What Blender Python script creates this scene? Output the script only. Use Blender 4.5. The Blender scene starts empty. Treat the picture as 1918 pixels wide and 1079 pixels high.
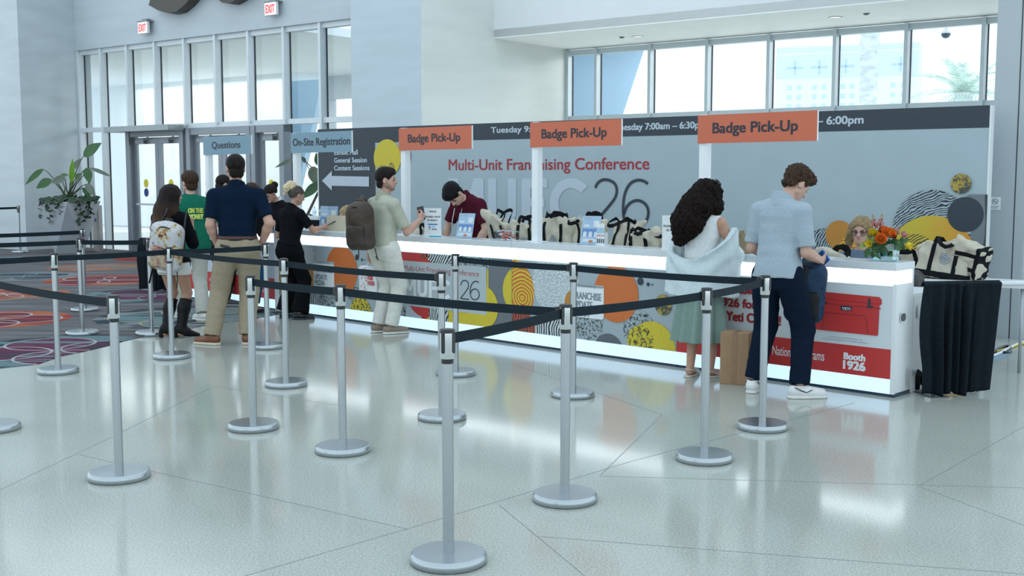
import bpy, bmesh, math, random
import numpy as np
from mathutils import Vector, Matrix, Euler
random.seed(7)
SC = bpy.context.scene
COL = SC.collection
# ---------------------------------------------------------------- camera, sky, light, exposure
FPX, HC = 2150.0, 1.67
PITCH = math.atan(210.5 / FPX)
cam_d = bpy.data.cameras.new('camera')
cam_d.sensor_width = 36.0
cam_d.lens = 36.0 * FPX / 1918.0
cam_d.clip_end = 400
cam = bpy.data.objects.new('camera', cam_d)
cam.location = (0, 0, HC)
cam.rotation_euler = (math.pi / 2 - PITCH, 0, 0)
COL.objects.link(cam)
SC.camera = cam
w = bpy.data.worlds.new('sky')
SC.world = w
w.use_nodes = True
_n = w.node_tree.nodes
_l = w.node_tree.links
_n.clear()
_o = _n.new('ShaderNodeOutputWorld')
_b = _n.new('ShaderNodeBackground')
_t = _n.new('ShaderNodeTexCoord')
_s = _n.new('ShaderNodeSeparateXYZ')
_r = _n.new('ShaderNodeValToRGB')
_r.color_ramp.elements[0].position = 0.36
_r.color_ramp.elements[0].color = (0.52, 0.60, 0.62, 1)
_r.color_ramp.elements[1].position = 0.48
_r.color_ramp.elements[1].color = (1.05, 1.20, 1.27, 1)
_e = _r.color_ramp.elements.new(0.72)
_e.color = (0.785, 0.95, 1.07, 1)
_m = _n.new('ShaderNodeMath')
_m.operation = 'MULTIPLY_ADD'
_m.inputs[1].default_value = 0.5
_m.inputs[2].default_value = 0.5
_l.new(_t.outputs['Generated'], _s.inputs[0])
_l.new(_s.outputs['Z'], _m.inputs[0])
_l.new(_m.outputs[0], _r.inputs[0])
_l.new(_r.outputs[0], _b.inputs[0])
_b.inputs[1].default_value = 1.52
_l.new(_b.outputs[0], _o.inputs[0])
SC.view_settings.view_transform = 'Standard'
SC.view_settings.look = 'None'
SC.view_settings.gamma = 1.0
SC.view_settings.exposure = -0.2
SC.view_settings.use_curve_mapping = False
SC.cycles.max_bounces = 8
SC.cycles.transparent_max_bounces = 24
SC.cycles.sample_clamp_indirect = 4.0
SC.cycles.use_denoising = True
SC.cycles.caustics_reflective = False
SC.cycles.caustics_refractive = False
def fill_lamp(loc, rz, sx, sy, watts):
    d = bpy.data.lights.new('added_fill_light', 'AREA')
    d.shape = 'RECTANGLE'
    d.size, d.size_y, d.energy = sx, sy, watts
    d.color = (1.0, 0.98, 0.95)
    o = bpy.data.objects.new('added_fill_light', d)
    o.location = loc
    o.rotation_euler = (0, 0, rz)
    COL.objects.link(o)
_rz = -math.atan2(0.611, 0.792)
fill_lamp((-8.498 + 0.792 * 13.5 + 0.611 * 10, 25.729 - 0.611 * 13.5 + 0.792 * 10, 5.6), _rz, 12, 6, 2200)   # added area lamp outside the clerestory, brightens the paving and the soffit
fill_lamp((-8.498 - 0.792 * 5 + 0.611 * 4.8, 25.729 + 0.611 * 5 + 0.792 * 4.8, 4.5), _rz, 11, 5, 330)           # added area lamp under the vestibule roof, brightens its floor and walls
# ---------------------------------------------------------------- measuring helpers (camera model)
_c, _sn = math.cos(PITCH), math.sin(PITCH)
def ray(px, py):
    x = (px - 959) / FPX
    y = -(py - 539.5) / FPX
    return Vector((x, _c + y * _sn, -_sn + y * _c))
def onz(px, py, z=0.0):
    r = ray(px, py)
    t = (z - HC) / r.z
    return Vector((0, 0, HC)) + r * t
def onplane(px, py, p0, d):
    r = ray(px, py)
    n = Vector((-d[1], d[0], 0))
    t = n.dot(Vector((p0[0], p0[1], 0))) / n.dot(r)
    return Vector((0, 0, HC)) + r * t
# ---------------------------------------------------------------- materials
MATS = {}
def nodes_of(m):
    m.use_nodes = True
    return m.node_tree.nodes, m.node_tree.links
def M(name, col=(0.5, 0.5, 0.5), rough=0.6, metal=0.0, var=0.06, scale=14.0, bump=0.0, emit=None, estr=1.0, spec=0.5, coat=0.0, stretch=None, bscale=None):
    """procedural principled material: colour broken up by a noise, optional bump"""
    if name in MATS:
        return MATS[name]
    m = bpy.data.materials.new(name)
    N, L = nodes_of(m)
    p = N['Principled BSDF']
    p.inputs['Roughness'].default_value = rough
    p.inputs['Metallic'].default_value = metal
    p.inputs['Specular IOR Level'].default_value = spec
    p.inputs['Coat Weight'].default_value = coat
    tc = N.new('ShaderNodeTexCoord')
    mp = N.new('ShaderNodeMapping')
    L.new(tc.outputs['Object'], mp.inputs[0])
    if stretch:
        mp.inputs['Scale'].default_value = stretch
    nz = N.new('ShaderNodeTexNoise')
    nz.inputs['Scale'].default_value = scale
    nz.inputs['Detail'].default_value = 4
    L.new(mp.outputs[0], nz.inputs['Vector'])
    rp = N.new('ShaderNodeValToRGB')
    rp.color_ramp.elements[0].position = 0.3
    rp.color_ramp.elements[1].position = 0.7
    a = [max(0, c * (1 - var)) for c in col]
    b = [min(1, c * (1 + var)) for c in col]
    rp.color_ramp.elements[0].color = (*a, 1)
    rp.color_ramp.elements[1].color = (*b, 1)
    L.new(nz.outputs['Fac'], rp.inputs[0])
    L.new(rp.outputs[0], p.inputs['Base Color'])
    if bump:
        bp = N.new('ShaderNodeBump')
        bp.inputs['Strength'].default_value = bump
        bp.inputs['Distance'].default_value = 0.01
        if bscale:
            n2 = N.new('ShaderNodeTexNoise')
            n2.inputs['Scale'].default_value = bscale
            L.new(mp.outputs[0], n2.inputs['Vector'])
            L.new(n2.outputs['Fac'], bp.inputs['Height'])
        else:
            L.new(nz.outputs['Fac'], bp.inputs['Height'])
        L.new(bp.outputs[0], p.inputs['Normal'])
    if emit:
        p.inputs['Emission Color'].default_value = (*emit, 1)
        p.inputs['Emission Strength'].default_value = estr
    MATS[name] = m
    return m
def glass(name, tint=(0.97, 0.99, 1.0), refl=0.03):
    if name in MATS:
        return MATS[name]
    m = bpy.data.materials.new(name)
    N, L = nodes_of(m)
    N.clear()
    o = N.new('ShaderNodeOutputMaterial')
    mx = N.new('ShaderNodeMixShader')
    tr = N.new('ShaderNodeBsdfTransparent')
    gl = N.new('ShaderNodeBsdfGlossy')
    lw = N.new('ShaderNodeLayerWeight')
    lw.inputs['Blend'].default_value = 0.12
    ma = N.new('ShaderNodeMath')
    ma.operation = 'MULTIPLY_ADD'
    ma.inputs[1].default_value = 0.5
    ma.inputs[2].default_value = refl
    tr.inputs[0].default_value = (*tint, 1)
    gl.inputs[0].default_value = (0.9, 0.97, 1, 1)
    gl.inputs['Roughness'].default_value = 0.02
    L.new(lw.outputs['Fresnel'], ma.inputs[0])
    L.new(ma.outputs[0], mx.inputs[0])
    L.new(tr.outputs[0], mx.inputs[1])
    L.new(gl.outputs[0], mx.inputs[2])
    L.new(mx.outputs[0], o.inputs[0])
    MATS[name] = m
    return m
def two_tone(name, ca, cb, kind='speckle', scale=60.0, thr=0.5, soft=0.02, rough=0.55, dist=3.0, rot=0.0, drop=0.0, loc=None):
    """printed pattern of two inks. speckle: noise; finger: warped rings; dash: broken bands"""
    if name in MATS:
        return MATS[name]
    m = bpy.data.materials.new(name)
    N, L = nodes_of(m)
    p = N['Principled BSDF']
    p.inputs['Roughness'].default_value = rough
    tc = N.new('ShaderNodeTexCoord')
    mp = N.new('ShaderNodeMapping')
    mp.inputs['Rotation'].default_value = (0, rot, 0)
    if loc:
        mp.inputs['Location'].default_value = loc
    L.new(tc.outputs['Object'], mp.inputs[0])
    if kind == 'speckle':
        t = N.new('ShaderNodeTexNoise')
        t.inputs['Scale'].default_value = scale
        t.inputs['Detail'].default_value = 8
        t.inputs['Roughness'].default_value = 0.75
        L.new(mp.outputs[0], t.inputs['Vector'])
        fac = t.outputs['Fac']
    else:
        t = N.new('ShaderNodeTexWave')
        t.wave_type = 'RINGS' if kind == 'finger' else 'BANDS'
        t.rings_direction = 'Y'
        t.bands_direction = 'Z'
        t.inputs['Scale'].default_value = scale
        t.inputs['Distortion'].default_value = dist
        t.inputs['Detail'].default_value = 1.5
        t.inputs['Detail Scale'].default_value = 0.6
        L.new(mp.outputs[0], t.inputs['Vector'])
        fac = t.outputs['Fac']
        if drop > 0:
            n2 = N.new('ShaderNodeTexNoise')
            n2.inputs['Scale'].default_value = 28
            n2.inputs['Detail'].default_value = 3
            L.new(mp.outputs[0], n2.inputs['Vector'])
            md = N.new('ShaderNodeMath')
            md.operation = 'MULTIPLY_ADD'
            md.inputs[1].default_value = drop
            L.new(n2.outputs['Fac'], md.inputs[0])
            L.new(fac, md.inputs[2])
            sb = N.new('ShaderNodeMath')
            sb.operation = 'SUBTRACT'
            L.new(md.outputs[0], sb.inputs[0])
            sb.inputs[1].default_value = drop * 0.5
            fac = sb.outputs[0]
    rp = N.new('ShaderNodeValToRGB')
    rp.color_ramp.elements[0].position = max(0, thr - soft)
    rp.color_ramp.elements[1].position = min(1, thr + soft)
    rp.color_ramp.elements[0].color = (*ca, 1)
    rp.color_ramp.elements[1].color = (*cb, 1)
    L.new(fac, rp.inputs[0])
    L.new(rp.outputs[0], p.inputs['Base Color'])
    MATS[name] = m
    return m
# ---------------------------------------------------------------- object helpers
def link(o, parent=None):
    COL.objects.link(o)
    if parent is not None:
        o.parent = parent
    return o
def tag(o, label=None, cat=None, group=None, kind=None):
    if label: o['label'] = label
    if cat: o['category'] = cat
    if group: o['group'] = group
    if kind: o['kind'] = kind
    return o
def thing(name, label, cat, loc=(0, 0, 0), rz=0.0, group=None):
    o = bpy.data.objects.new(name, None)
    o.empty_display_size = 0.1
    o.location = loc
    o.rotation_euler = (0, 0, rz)
    link(o)
    return tag(o, label, cat, group)
def mesh_from(name, v, f, mats, midx=None, smooth=False):
    me = bpy.data.meshes.new(name)
    me.from_pydata([tuple(map(float, a)) for a in v] if not isinstance(v, np.ndarray) else v, [], f)
    for m in (mats if isinstance(mats, (list, tuple)) else [mats]):
        me.materials.append(m)
    if midx is not None:
        me.polygons.foreach_set('material_index', np.array(midx, dtype=np.int32))
    if smooth:
        me.polygons.foreach_set('use_smooth', np.ones(len(me.polygons), dtype=bool))
    me.update()
    return me
class MB:
    """collects shapes into one mesh"""
    def __init__(s):
        s.v, s.f, s.m, s.sm = [], [], [], []
    def add(s, v, f, mi=0, smooth=False, xf=None):
        b = len(s.v)
        s.v += [tuple(xf @ Vector(a)) if xf else tuple(a) for a in v]
        s.f += [tuple(i + b for i in q) for q in f]
        s.m += [mi] * len(f)
        s.sm += [smooth] * len(f)
        return s
    def box(s, x0, x1, y0, y1, z0, z1, mi=0, xf=None):
        v = [(x0, y0, z0), (x1, y0, z0), (x1, y1, z0), (x0, y1, z0), (x0, y0, z1), (x1, y0, z1), (x1, y1, z1), (x0, y1, z1)]
        f = [(0, 3, 2, 1), (4, 5, 6, 7), (0, 1, 5, 4), (1, 2, 6, 5), (2, 3, 7, 6), (3, 0, 4, 7)]
        return s.add(v, f, mi, False, xf)
    def lathe(s, prof, n=32, mi=0, xf=None, smooth=True, caps=True):
        v, f = [], []
        for r, z in prof:
            for i in range(n):
                a = 2 * math.pi * i / n
                v.append((r * math.cos(a), r * math.sin(a), z))
        for k in range(len(prof) - 1):
            for i in range(n):
                j = (i + 1) % n
                f.append((k * n + i, k * n + j, (k + 1) * n + j, (k + 1) * n + i))
        s.add(v, f, mi, smooth, xf)
        if caps:
            s.add(v, [tuple(range(n))[::-1], tuple(range((len(prof) - 1) * n, len(prof) * n))], mi, False, xf)
        return s
    def tube(s, pts, r, n=8, mi=0, xf=None, caps=True, flat=1.0):
        pts = [Vector(p) for p in pts]
        rr = r if isinstance(r, (list, tuple)) else [r] * len(pts)
        v, f = [], []
        up = Vector((0.13, 0.21, 0.97))
        for i, p in enumerate(pts):
            t = (pts[min(i + 1, len(pts) - 1)] - pts[max(i - 1, 0)]).normalized()
            a = t.cross(up)
            if a.length < 1e-3:
                a = t.cross(Vector((1, 0, 0)))
            a.normalize()
            b = a.cross(t)
            up = b
            for k in range(n):
                th = 2 * math.pi * k / n
                v.append(p + a * (rr[i] * math.cos(th)) + b * (rr[i] * flat * math.sin(th)))
        for i in range(len(pts) - 1):
            for k in range(n):
                j = (k + 1) % n
                f.append((i * n + k, i * n + j, (i + 1) * n + j, (i + 1) * n + k))
        if caps:
            f += [tuple(range(n))[::-1], tuple(range((len(pts) - 1) * n, len(pts) * n))]
        return s.add(v, f, mi, True, xf)
    def prism(s, poly, y0, y1, mi=0, xf=None):
        """poly in x,z extruded along y"""
        n = len(poly)
        v = [(x, y0, z) for x, z in poly] + [(x, y1, z) for x, z in poly]
        f = [tuple(range(n)), tuple(range(n, 2 * n))[::-1]] + [(i, i + n, (i + 1) % n + n, (i + 1) % n) for i in range(n)]
        return s.add(v, f, mi, False, xf)
    def flat(s, poly, y, mi=0):
        return s.add([(x, y, z) for x, z in poly], [tuple(range(len(poly)))], mi)
    def build(s, name, mats, parent=None, bevel=0.0, loc=None, rz=None):
        me = mesh_from(name, s.v, s.f, mats, s.m)
        me.polygons.foreach_set('use_smooth', np.array(s.sm, dtype=bool))
        o = bpy.data.objects.new(name, me)
        link(o, parent)
        if loc is not None: o.location = loc
        if rz is not None: o.rotation_euler = (0, 0, rz)
        if bevel:
            b = o.modifiers.new('bevel', 'BEVEL')
            b.width = bevel
            b.segments = 2
            b.limit_method = 'ANGLE'
            b.angle_limit = math.radians(50)
        return o
def copy_tree(o, parent=None):
    c = o.copy()
    COL.objects.link(c)
    if parent is not None:
        c.parent = parent
    for ch in list(o.children):
        copy_tree(ch, c)
    return c
# lettering: built-in font turned into flat mesh, fitted into a measured rectangle
_fcache = {}
def font_mesh(txt, weight):
    k = (txt, weight)
    if k not in _fcache:
        cu = bpy.data.curves.new('lettering', 'FONT')
        cu.body = txt
        cu.offset = weight
        cu.resolution_u = 4
        ob = bpy.data.objects.new('lettering', cu)
        COL.objects.link(ob)
        dg = bpy.context.evaluated_depsgraph_get()
        me = bpy.data.meshes.new_from_object(ob.evaluated_get(dg))
        v = np.array([x.co[:] for x in me.vertices]) if len(me.vertices) else np.zeros((1, 3))
        f = [tuple(p.vertices) for p in me.polygons]
        bpy.data.objects.remove(ob)
        bpy.data.curves.remove(cu)
        bpy.data.meshes.remove(me)
        _fcache[k] = (v, f)
    return _fcache[k]
def text_into(mb, txt, x0, x1, zb, cap, y, mi=0, weight=0.0, slope=0.0, slab=False):
    """text from x0 to x1 on base line zb with capital height cap, in the x-z plane facing -y"""
    v, f = font_mesh(txt, 0.0)
    href, _ = font_mesh('H', 0.0)
    hh = href[:, 1].max() - href[:, 1].min()
    base = href[:, 1].min()
    lo, hi = v[:, 0].min(), v[:, 0].max()
    sx = (x1 - x0) / (hi - lo)
    sz = cap / hh
    w = weight * cap
    for k, (dx, dz) in enumerate([(0, 0)] if not weight else [(-w, -w * 0.6), (-w, w * 0.6), (w, w * 0.6), (w, -w * 0.6), (0, 0)]):
        pts = [(x0 + (a - lo) * sx + dx, y - 0.00006 * k, zb + (b - base) * sz + dz) for a, b, _ in v]
        mb.add(pts, f, mi)
def circle(cx, cz, r, n=48, a0=0.0, a1=2 * math.pi):
    return [(cx + r * math.cos(a0 + (a1 - a0) * i / n), cz + r * math.sin(a0 + (a1 - a0) * i / n)) for i in range(n)]
def rrect(x0, x1, z0, z1, r, n=5):
    p = []
    for cx, cz, a in ((x1 - r, z1 - r, 0), (x0 + r, z1 - r, 90), (x0 + r, z0 + r, 180), (x1 - r, z0 + r, 270)):
        for i in range(n + 1):
            t = math.radians(a + 90 * i / n)
            p.append((cx + r * math.cos(t), cz + r * math.sin(t)))
    return p
def clip(poly, x0, x1, z0, z1):
    def cut(p, ins, inter):
        o = []
        for i in range(len(p)):
            a, b = p[i - 1], p[i]
            if ins(b):
                if not ins(a): o.append(inter(a, b))
                o.append(b)
            elif ins(a): o.append(inter(a, b))
        return o
    def ix(x): return lambda a, b: (x, a[1] + (b[1] - a[1]) * (x - a[0]) / (b[0] - a[0]))
    def iz(z): return lambda a, b: (a[0] + (b[0] - a[0]) * (z - a[1]) / (b[1] - a[1]), z)
    for ins, it in ((lambda q: q[0] >= x0, ix(x0)), (lambda q: q[0] <= x1, ix(x1)), (lambda q: q[1] >= z0, iz(z0)), (lambda q: q[1] <= z1, iz(z1))):
        if poly: poly = cut(poly, ins, it)
    return poly
# ================================================================ SETTING
RZ = -math.atan2(0.611, 0.792)                    # walls: local x runs to the right along the hall, y goes outdoors
E0 = Vector((-8.498, 25.729, 0))
XA, YA = Vector((0.792, -0.611, 0)), Vector((0.611, 0.792, 0))
def wp(x, y, z=0): return E0 + XA * x + YA * y + Vector((0, 0, z))
def wall(mb, name, mats, parent=None, bevel=0.0, kind='structure'):
    o = mb.build(name, mats, parent, bevel)
    if parent is None:
        o.location = E0
        o.rotation_euler = (0, 0, RZ)
        o['kind'] = kind
    return o
stone = M('stone_panel', (0.48, 0.54, 0.57), 0.30, 0, 0.07, 1.2, stretch=(0.6, 1, 3.5), spec=0.4)
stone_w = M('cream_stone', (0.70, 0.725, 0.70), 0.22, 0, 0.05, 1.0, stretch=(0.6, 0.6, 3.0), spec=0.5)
paint = M('white_paint', (0.78, 0.80, 0.82), 0.6, 0, 0.02, 3)
frame_m = M('grey_aluminium', (0.38, 0.42, 0.45), 0.4, 0.25, 0.04, 8)
frame_l = M('pale_aluminium', (0.62, 0.66, 0.68), 0.45, 0.1, 0.03, 8)
gasket = M('black_gasket', (0.03, 0.035, 0.04), 0.6)
pane_m = glass('window_glass')
door_m = M('door_frame', (0.26, 0.29, 0.32), 0.4, 0.3, 0.04, 8)
# ---- terrazzo floor
def terrazzo():
    m = bpy.data.materials.new('terrazzo')
    N, L = nodes_of(m)
    p = N['Principled BSDF']
    tc = N.new('ShaderNodeTexCoord')
    def noise(sc, det, ro=0.6):
        t = N.new('ShaderNodeTexNoise')
        t.inputs['Scale'].default_value = sc
        t.inputs['Detail'].default_value = det
        t.inputs['Roughness'].default_value = ro
        L.new(tc.outputs['Object'], t.inputs['Vector'])
        return t.outputs['Fac']
    def ramp(f, a, b, ca, cb):
        r = N.new('ShaderNodeValToRGB')
        r.color_ramp.elements[0].position, r.color_ramp.elements[1].position = a, b
        r.color_ramp.elements[0].color, r.color_ramp.elements[1].color = (*ca, 1), (*cb, 1)
        L.new(f, r.inputs[0])
        return r.outputs[0]
    def mix(f, a, b, mode='MIX'):
        x = N.new('ShaderNodeMix')
        x.data_type = 'RGBA'
        x.blend_type = mode
        if isinstance(f, float): x.inputs[0].default_value = f
        else: L.new(f, x.inputs[0])
        L.new(a, x.inputs[6])
        L.new(b, x.inputs[7])
        return x.outputs[2]
    base = ramp(noise(0.55, 3), 0.3, 0.7, (0.405, 0.425, 0.385), (0.47, 0.485, 0.44))
    grain = ramp(noise(95, 3), 0.36, 0.60, (0.70, 0.73, 0.73), (1.08, 1.08, 1.07))
    c = mix(1.0, base, grain, 'MULTIPLY')
    v = N.new('ShaderNodeTexVoronoi')
    v.inputs['Scale'].default_value = 42
    L.new(tc.outputs['Object'], v.inputs['Vector'])
    sp = ramp(v.outputs['Distance'], 0.10, 0.15, (1, 1, 1), (0, 0, 0))
    pick = N.new('ShaderNodeSeparateColor')
    L.new(v.outputs['Color'], pick.inputs[0])
    chips = ramp(pick.outputs[0], 0.55, 0.56, (0.26, 0.32, 0.33), (0.62, 0.64, 0.60))
    some = ramp(pick.outputs[1], 0.62, 0.64, (0, 0, 0), (1, 1, 1))
    sel = mix(1.0, sp, some, 'MULTIPLY')
    c = mix(sel, c, chips)
    L.new(c, p.inputs['Base Color'])
    rr = N.new('ShaderNodeMapRange')
    rr.inputs[3].default_value, rr.inputs[4].default_value = 0.075, 0.15
    L.new(noise(1.3, 4), rr.inputs[0])
    L.new(rr.outputs[0], p.inputs['Roughness'])
    p.inputs['Specular IOR Level'].default_value = 0.55
    return m
terr = terrazzo()
joint = M('floor_joint', (0.17, 0.22, 0.23), 0.5)
fl = MB()
fl.add([(-16, -4, 0), (9, -4, 0), (9, 26, 0), (-16, 26, 0)], [(0, 1, 2, 3)])
fl.add([(-16, 26, 0), (4, 26, 0), (4, 34, 0), (-16, 34, 0)], [(0, 1, 2, 3)])
def jl(a, b, wd=0.004):
    a, b = onz(*a), onz(*b)
    d = (b - a).normalized()
    q = Vector((-d.y, d.x, 0)) * wd * 0.5
    up = Vector((0, 0, 0.0006))
    fl.add([a - q + up, b - q + up, b + q + up, a + q + up], [(0, 1, 2, 3)], 1)
for a, b in [((-60, 946), (215, 816)), ((215, 816), (400, 724)), ((145, 851), (480, 927)), ((480, 927), (762, 991)), ((400, 1096), (762, 991)), ((762, 991), (1180, 865)),
             ((1180, 865), (1600, 755)), ((935, 946), (1100, 1083)), ((1010, 1005), (1990, 1081)), ((1123, 892), (1990, 916)), ((1720, 911), (1980, 764)), ((1720, 911), (1960, 1000)),
             ((960, 682), (1240, 777)), ((1240, 777), (1123, 892)), ((400, 724), (640, 760)), ((415, 620), (470, 640))]:
    jl(a, b)
fo = fl.build('floor', [terr, joint])
fo['kind'] = 'structure'
# ---- patterned carpet
def carpet_mat(meds):
    m = bpy.data.materials.new('hall_carpet')
    N, L = nodes_of(m)
    p = N['Principled BSDF']
    p.inputs['Roughness'].default_value = 0.95
    p.inputs['Specular IOR Level'].default_value = 0.1
    tc = N.new('ShaderNodeTexCoord')
    P = tc.outputs['Object']
    def noise(sc, det, stretch=None, rz=0):
        t = N.new('ShaderNodeTexNoise')
        t.inputs['Scale'].default_value = sc
        t.inputs['Detail'].default_value = det
        src = P
        if stretch:
            mp = N.new('ShaderNodeMapping')
            mp.inputs['Scale'].default_value = stretch
            mp.inputs['Rotation'].default_value = (0, 0, rz)
            L.new(P, mp.inputs[0])
            src = mp.outputs[0]
        L.new(src, t.inputs['Vector'])
        return t.outputs['Fac']
    def ramp(f, a, b, ca, cb):
        r = N.new('ShaderNodeValToRGB')
        r.color_ramp.elements[0].position, r.color_ramp.elements[1].position = a, b
        r.color_ramp.elements[0].color, r.color_ramp.elements[1].color = (*ca, 1), (*cb, 1)
        L.new(f, r.inputs[0])
        return r.outputs[0]
    def mix(f, a, b):
        x = N.new('ShaderNodeMix')
        x.data_type = 'RGBA'
        L.new(f, x.inputs[0])
        for s, k in ((a, 6), (b, 7)):
            if isinstance(s, tuple): x.inputs[k].default_value = (*s, 1)
            else: L.new(s, x.inputs[k])
        return x.outputs[2]
    def math_(op, a, b=None):
        x = N.new('ShaderNodeMath')
        x.operation = op
        for i, s in enumerate((a, b)):
            if s is None: continue
            if isinstance(s, (int, float)): x.inputs[i].default_value = s
            else: L.new(s, x.inputs[i])
        return x.outputs[0]
    def dist(c):
        x = N.new('ShaderNodeVectorMath')
        x.operation = 'DISTANCE'
        L.new(P, x.inputs[0])
        x.inputs[1].default_value = (c[0], c[1], 0)
        return x.outputs['Value']
    rag = noise(5, 4)
    streak = noise(1.6, 4, (0.35, 5.5, 1), 0.1)
    col = mix(ramp(streak, 0.40, 0.62, (0, 0, 0), (1, 1, 1)), (0.095, 0.094, 0.102), (0.170, 0.166, 0.174))
    thin = noise(2.4, 2, (0.25, 9, 1), 0.1)
    col = mix(ramp(thin, 0.36, 0.40, (1, 1, 1), (0, 0, 0)), col, (0.05, 0.038, 0.042))
    patch = ramp(noise(1.1, 5, (1, 2.2, 1)), 0.46, 0.54, (0, 0, 0), (1, 1, 1))
    for (cx, cy), r, A, B, C, line in meds:
        d = math_('ADD', dist((cx, cy)), math_('MULTIPLY', math_('SUBTRACT', rag, 0.5), 0.12 * r))
        inside = math_('LESS_THAN', d, r)
        inner = mix(patch, A, B)
        ang = random.uniform(0, 1.5)
        lines = None
        for k in range(4):
            a = ang + k * math.pi / 2
            dk = dist((cx + 0.46 * r * math.cos(a), cy + 0.46 * r * math.sin(a)))
            pet = math_('LESS_THAN', dk, 0.40 * r)
            inner = mix(pet, inner, mix(ramp(streak, 0.5, 0.56, (0, 0, 0), (1, 1, 1)), C, B if k % 2 else A))
            ln = math_('LESS_THAN', math_('ABSOLUTE', math_('SUBTRACT', dk, 0.42 * r)), 0.014)
            lines = ln if lines is None else math_('MAXIMUM', lines, ln)
        inner = mix(lines, inner, line)
        col = mix(inside, col, inner)
    fuzz = noise(160, 2)
    hs = N.new('ShaderNodeMix')
    hs.data_type = 'RGBA'
    hs.blend_type = 'MULTIPLY'
    hs.inputs[0].default_value = 1
    L.new(col, hs.inputs[6])
    L.new(ramp(fuzz, 0.3, 0.7, (0.72, 0.72, 0.72), (1.2, 1.2, 1.2)), hs.inputs[7])
    L.new(hs.outputs[2], p.inputs['Base Color'])
    return m
RED, ORG, WINE, TEAL, NAVY, MAG, GRY, PALE, BRN = (0.27, 0.050, 0.042), (0.36, 0.115, 0.055), (0.12, 0.032, 0.05), (0.13, 0.20, 0.215), (0.032, 0.05, 0.065), (0.115, 0.03, 0.065), (0.19, 0.20, 0.21), (0.36, 0.36, 0.37), (0.22, 0.13, 0.08)
def md(px, py, r, *c):
    q = onz(px, py)
    return ((q.x, q.y), r, *c)
meds = [md(105, 657, 1.0, NAVY, TEAL, MAG, PALE), md(-16, 600, 0.87, RED, ORG, WINE, PALE), md(200, 525, 0.95, RED, ORG, WINE, PALE), md(180, 501, 0.85, BRN, ORG, GRY, BRN),
        md(45, 518, 0.85, GRY, TEAL, NAVY, GRY), md(292, 485, 0.8, RED, RED, WINE, RED), md(10, 552, 0.85, ORG, BRN, RED, PALE), md(290, 553, 1.0, TEAL, NAVY, MAG, GRY),
        md(360, 594, 1.1, NAVY, GRY, TEAL, (0.35, 0.32, 0.18)), md(450, 605, 0.8, NAVY, TEAL, GRY, (0.35, 0.32, 0.18)), md(60, 485, 0.9, TEAL, GRY, NAVY, GRY), md(420, 520, 1.0, RED, ORG, WINE, PALE)]
edge = [onz(*q) for q in [(-140, 704), (0, 690), (70, 683), (117, 667), (166, 657), (211, 646), (231, 639.5), (250, 635), (275, 630), (300, 626), (350, 617), (380, 611), (412, 606), (445, 602), (475, 597), (520, 589)]]
back = [Vector((-2.6, 17.5, 0)), wp(7.5, -0.1), wp(-1.85, -0.1), wp(-1.95, -1.5), wp(-6, -1.5), Vector((-15.5, 20, 0)), Vector((-13, 10, 0))]
ca = MB()
pl = [(q.x, q.y) for q in edge + back]
n_ = len(pl)
ca.add([(x, y, 0.006) for x, y in pl] + [(x, y, 0.0003) for x, y in pl], [tuple(range(n_))] + [(i, i + n_, (i + 1) % n_ + n_, (i + 1) % n_) for i in range(n_)])
co = ca.build('carpet', carpet_mat(meds))
co['kind'] = 'structure'
# ---- left stone wall, wall above the entrance, stone pier, soffit and bulkhead
mb = MB().box(-7.5, -1.9, -1.457, 0.3, 0, 6.8)
wall(mb, 'wall_left', [stone])
mb = MB().box(-1.9, 7.61, -0.08, 0.28, 4.53, 6.8)
wall(mb, 'wall_back', [M('entrance_wall_stone', (0.50, 0.56, 0.60), 0.5, 0, 0.05, 1.2, stretch=(0.6, 1, 3))])
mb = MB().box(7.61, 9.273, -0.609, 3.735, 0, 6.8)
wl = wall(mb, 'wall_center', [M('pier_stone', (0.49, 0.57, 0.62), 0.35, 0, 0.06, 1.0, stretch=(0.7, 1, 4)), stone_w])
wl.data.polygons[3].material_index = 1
mb = MB().box(9.273, 19.6, 1.365, 1.565, 4.16, 6.8)
wall(mb, 'wall_right', [paint])
mb = MB().box(9.273, 19.6, 1.365, 4.1, 4.144, 4.30)
wall(mb, 'ceiling', [M('soffit_paint', (0.93, 0.94, 0.93), 0.7, 0, 0.02, 2)])
mb = MB().box(19.10, 19.42, -2.775, 4.1, 0, 6.8)
mb.box(19.335, 19.345, -2.778, -2.775, 0, 6.8, 1)
wall(mb, 'wall_end', [M('grey_pier_panel', (0.40, 0.45, 0.48), 0.5, 0, 0.03, 2), gasket])
# ---- glazed entrance wall
TR = [-1.87, -0.971, 0.033, 1.049, 2.072, 3.097, 4.136, 5.183, 6.203, 7.23]
def glazing(name, xs, y, z0, z1, trans, mw=0.06, md_=0.18, fm=frame_m, lower=None, pane_low=True):
    """mullions with deep fins, head, sill, transom; panes are children"""
    mb = MB()
    for x in xs:
        zb = z0 if (lower is None or lower(x)) else trans
        mb.box(x - mw / 2, x + mw / 2, y - md_, y, zb, z1)
        mb.box(x + mw / 2, x + mw / 2 + 0.012, y - 0.03, y, zb, z1, 2)
    mb.box(xs[0], xs[-1], y - md_ * 0.7, y, z1 - 0.10, z1)
    mb.box(xs[0], xs[-1], y - md_ * 0.7, y, trans - 0.06, trans + 0.04)
    o = wall(mb, name, [fm, frame_l, gasket])
    for i in range(len(xs) - 1):
        a, b = xs[i] + mw / 2 + 0.012, xs[i + 1] - mw / 2
        q = MB().box(a, b, y - 0.012, y - 0.004, trans + 0.04, z1 - 0.10)
        if pane_low and (lower is None or (lower(xs[i]) and lower(xs[i + 1]))):
            q.box(a, b, y - 0.012, y - 0.004, z0 + 0.06, trans - 0.06)
        wall(q, 'pane', [pane_m], o)
    return o
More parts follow.
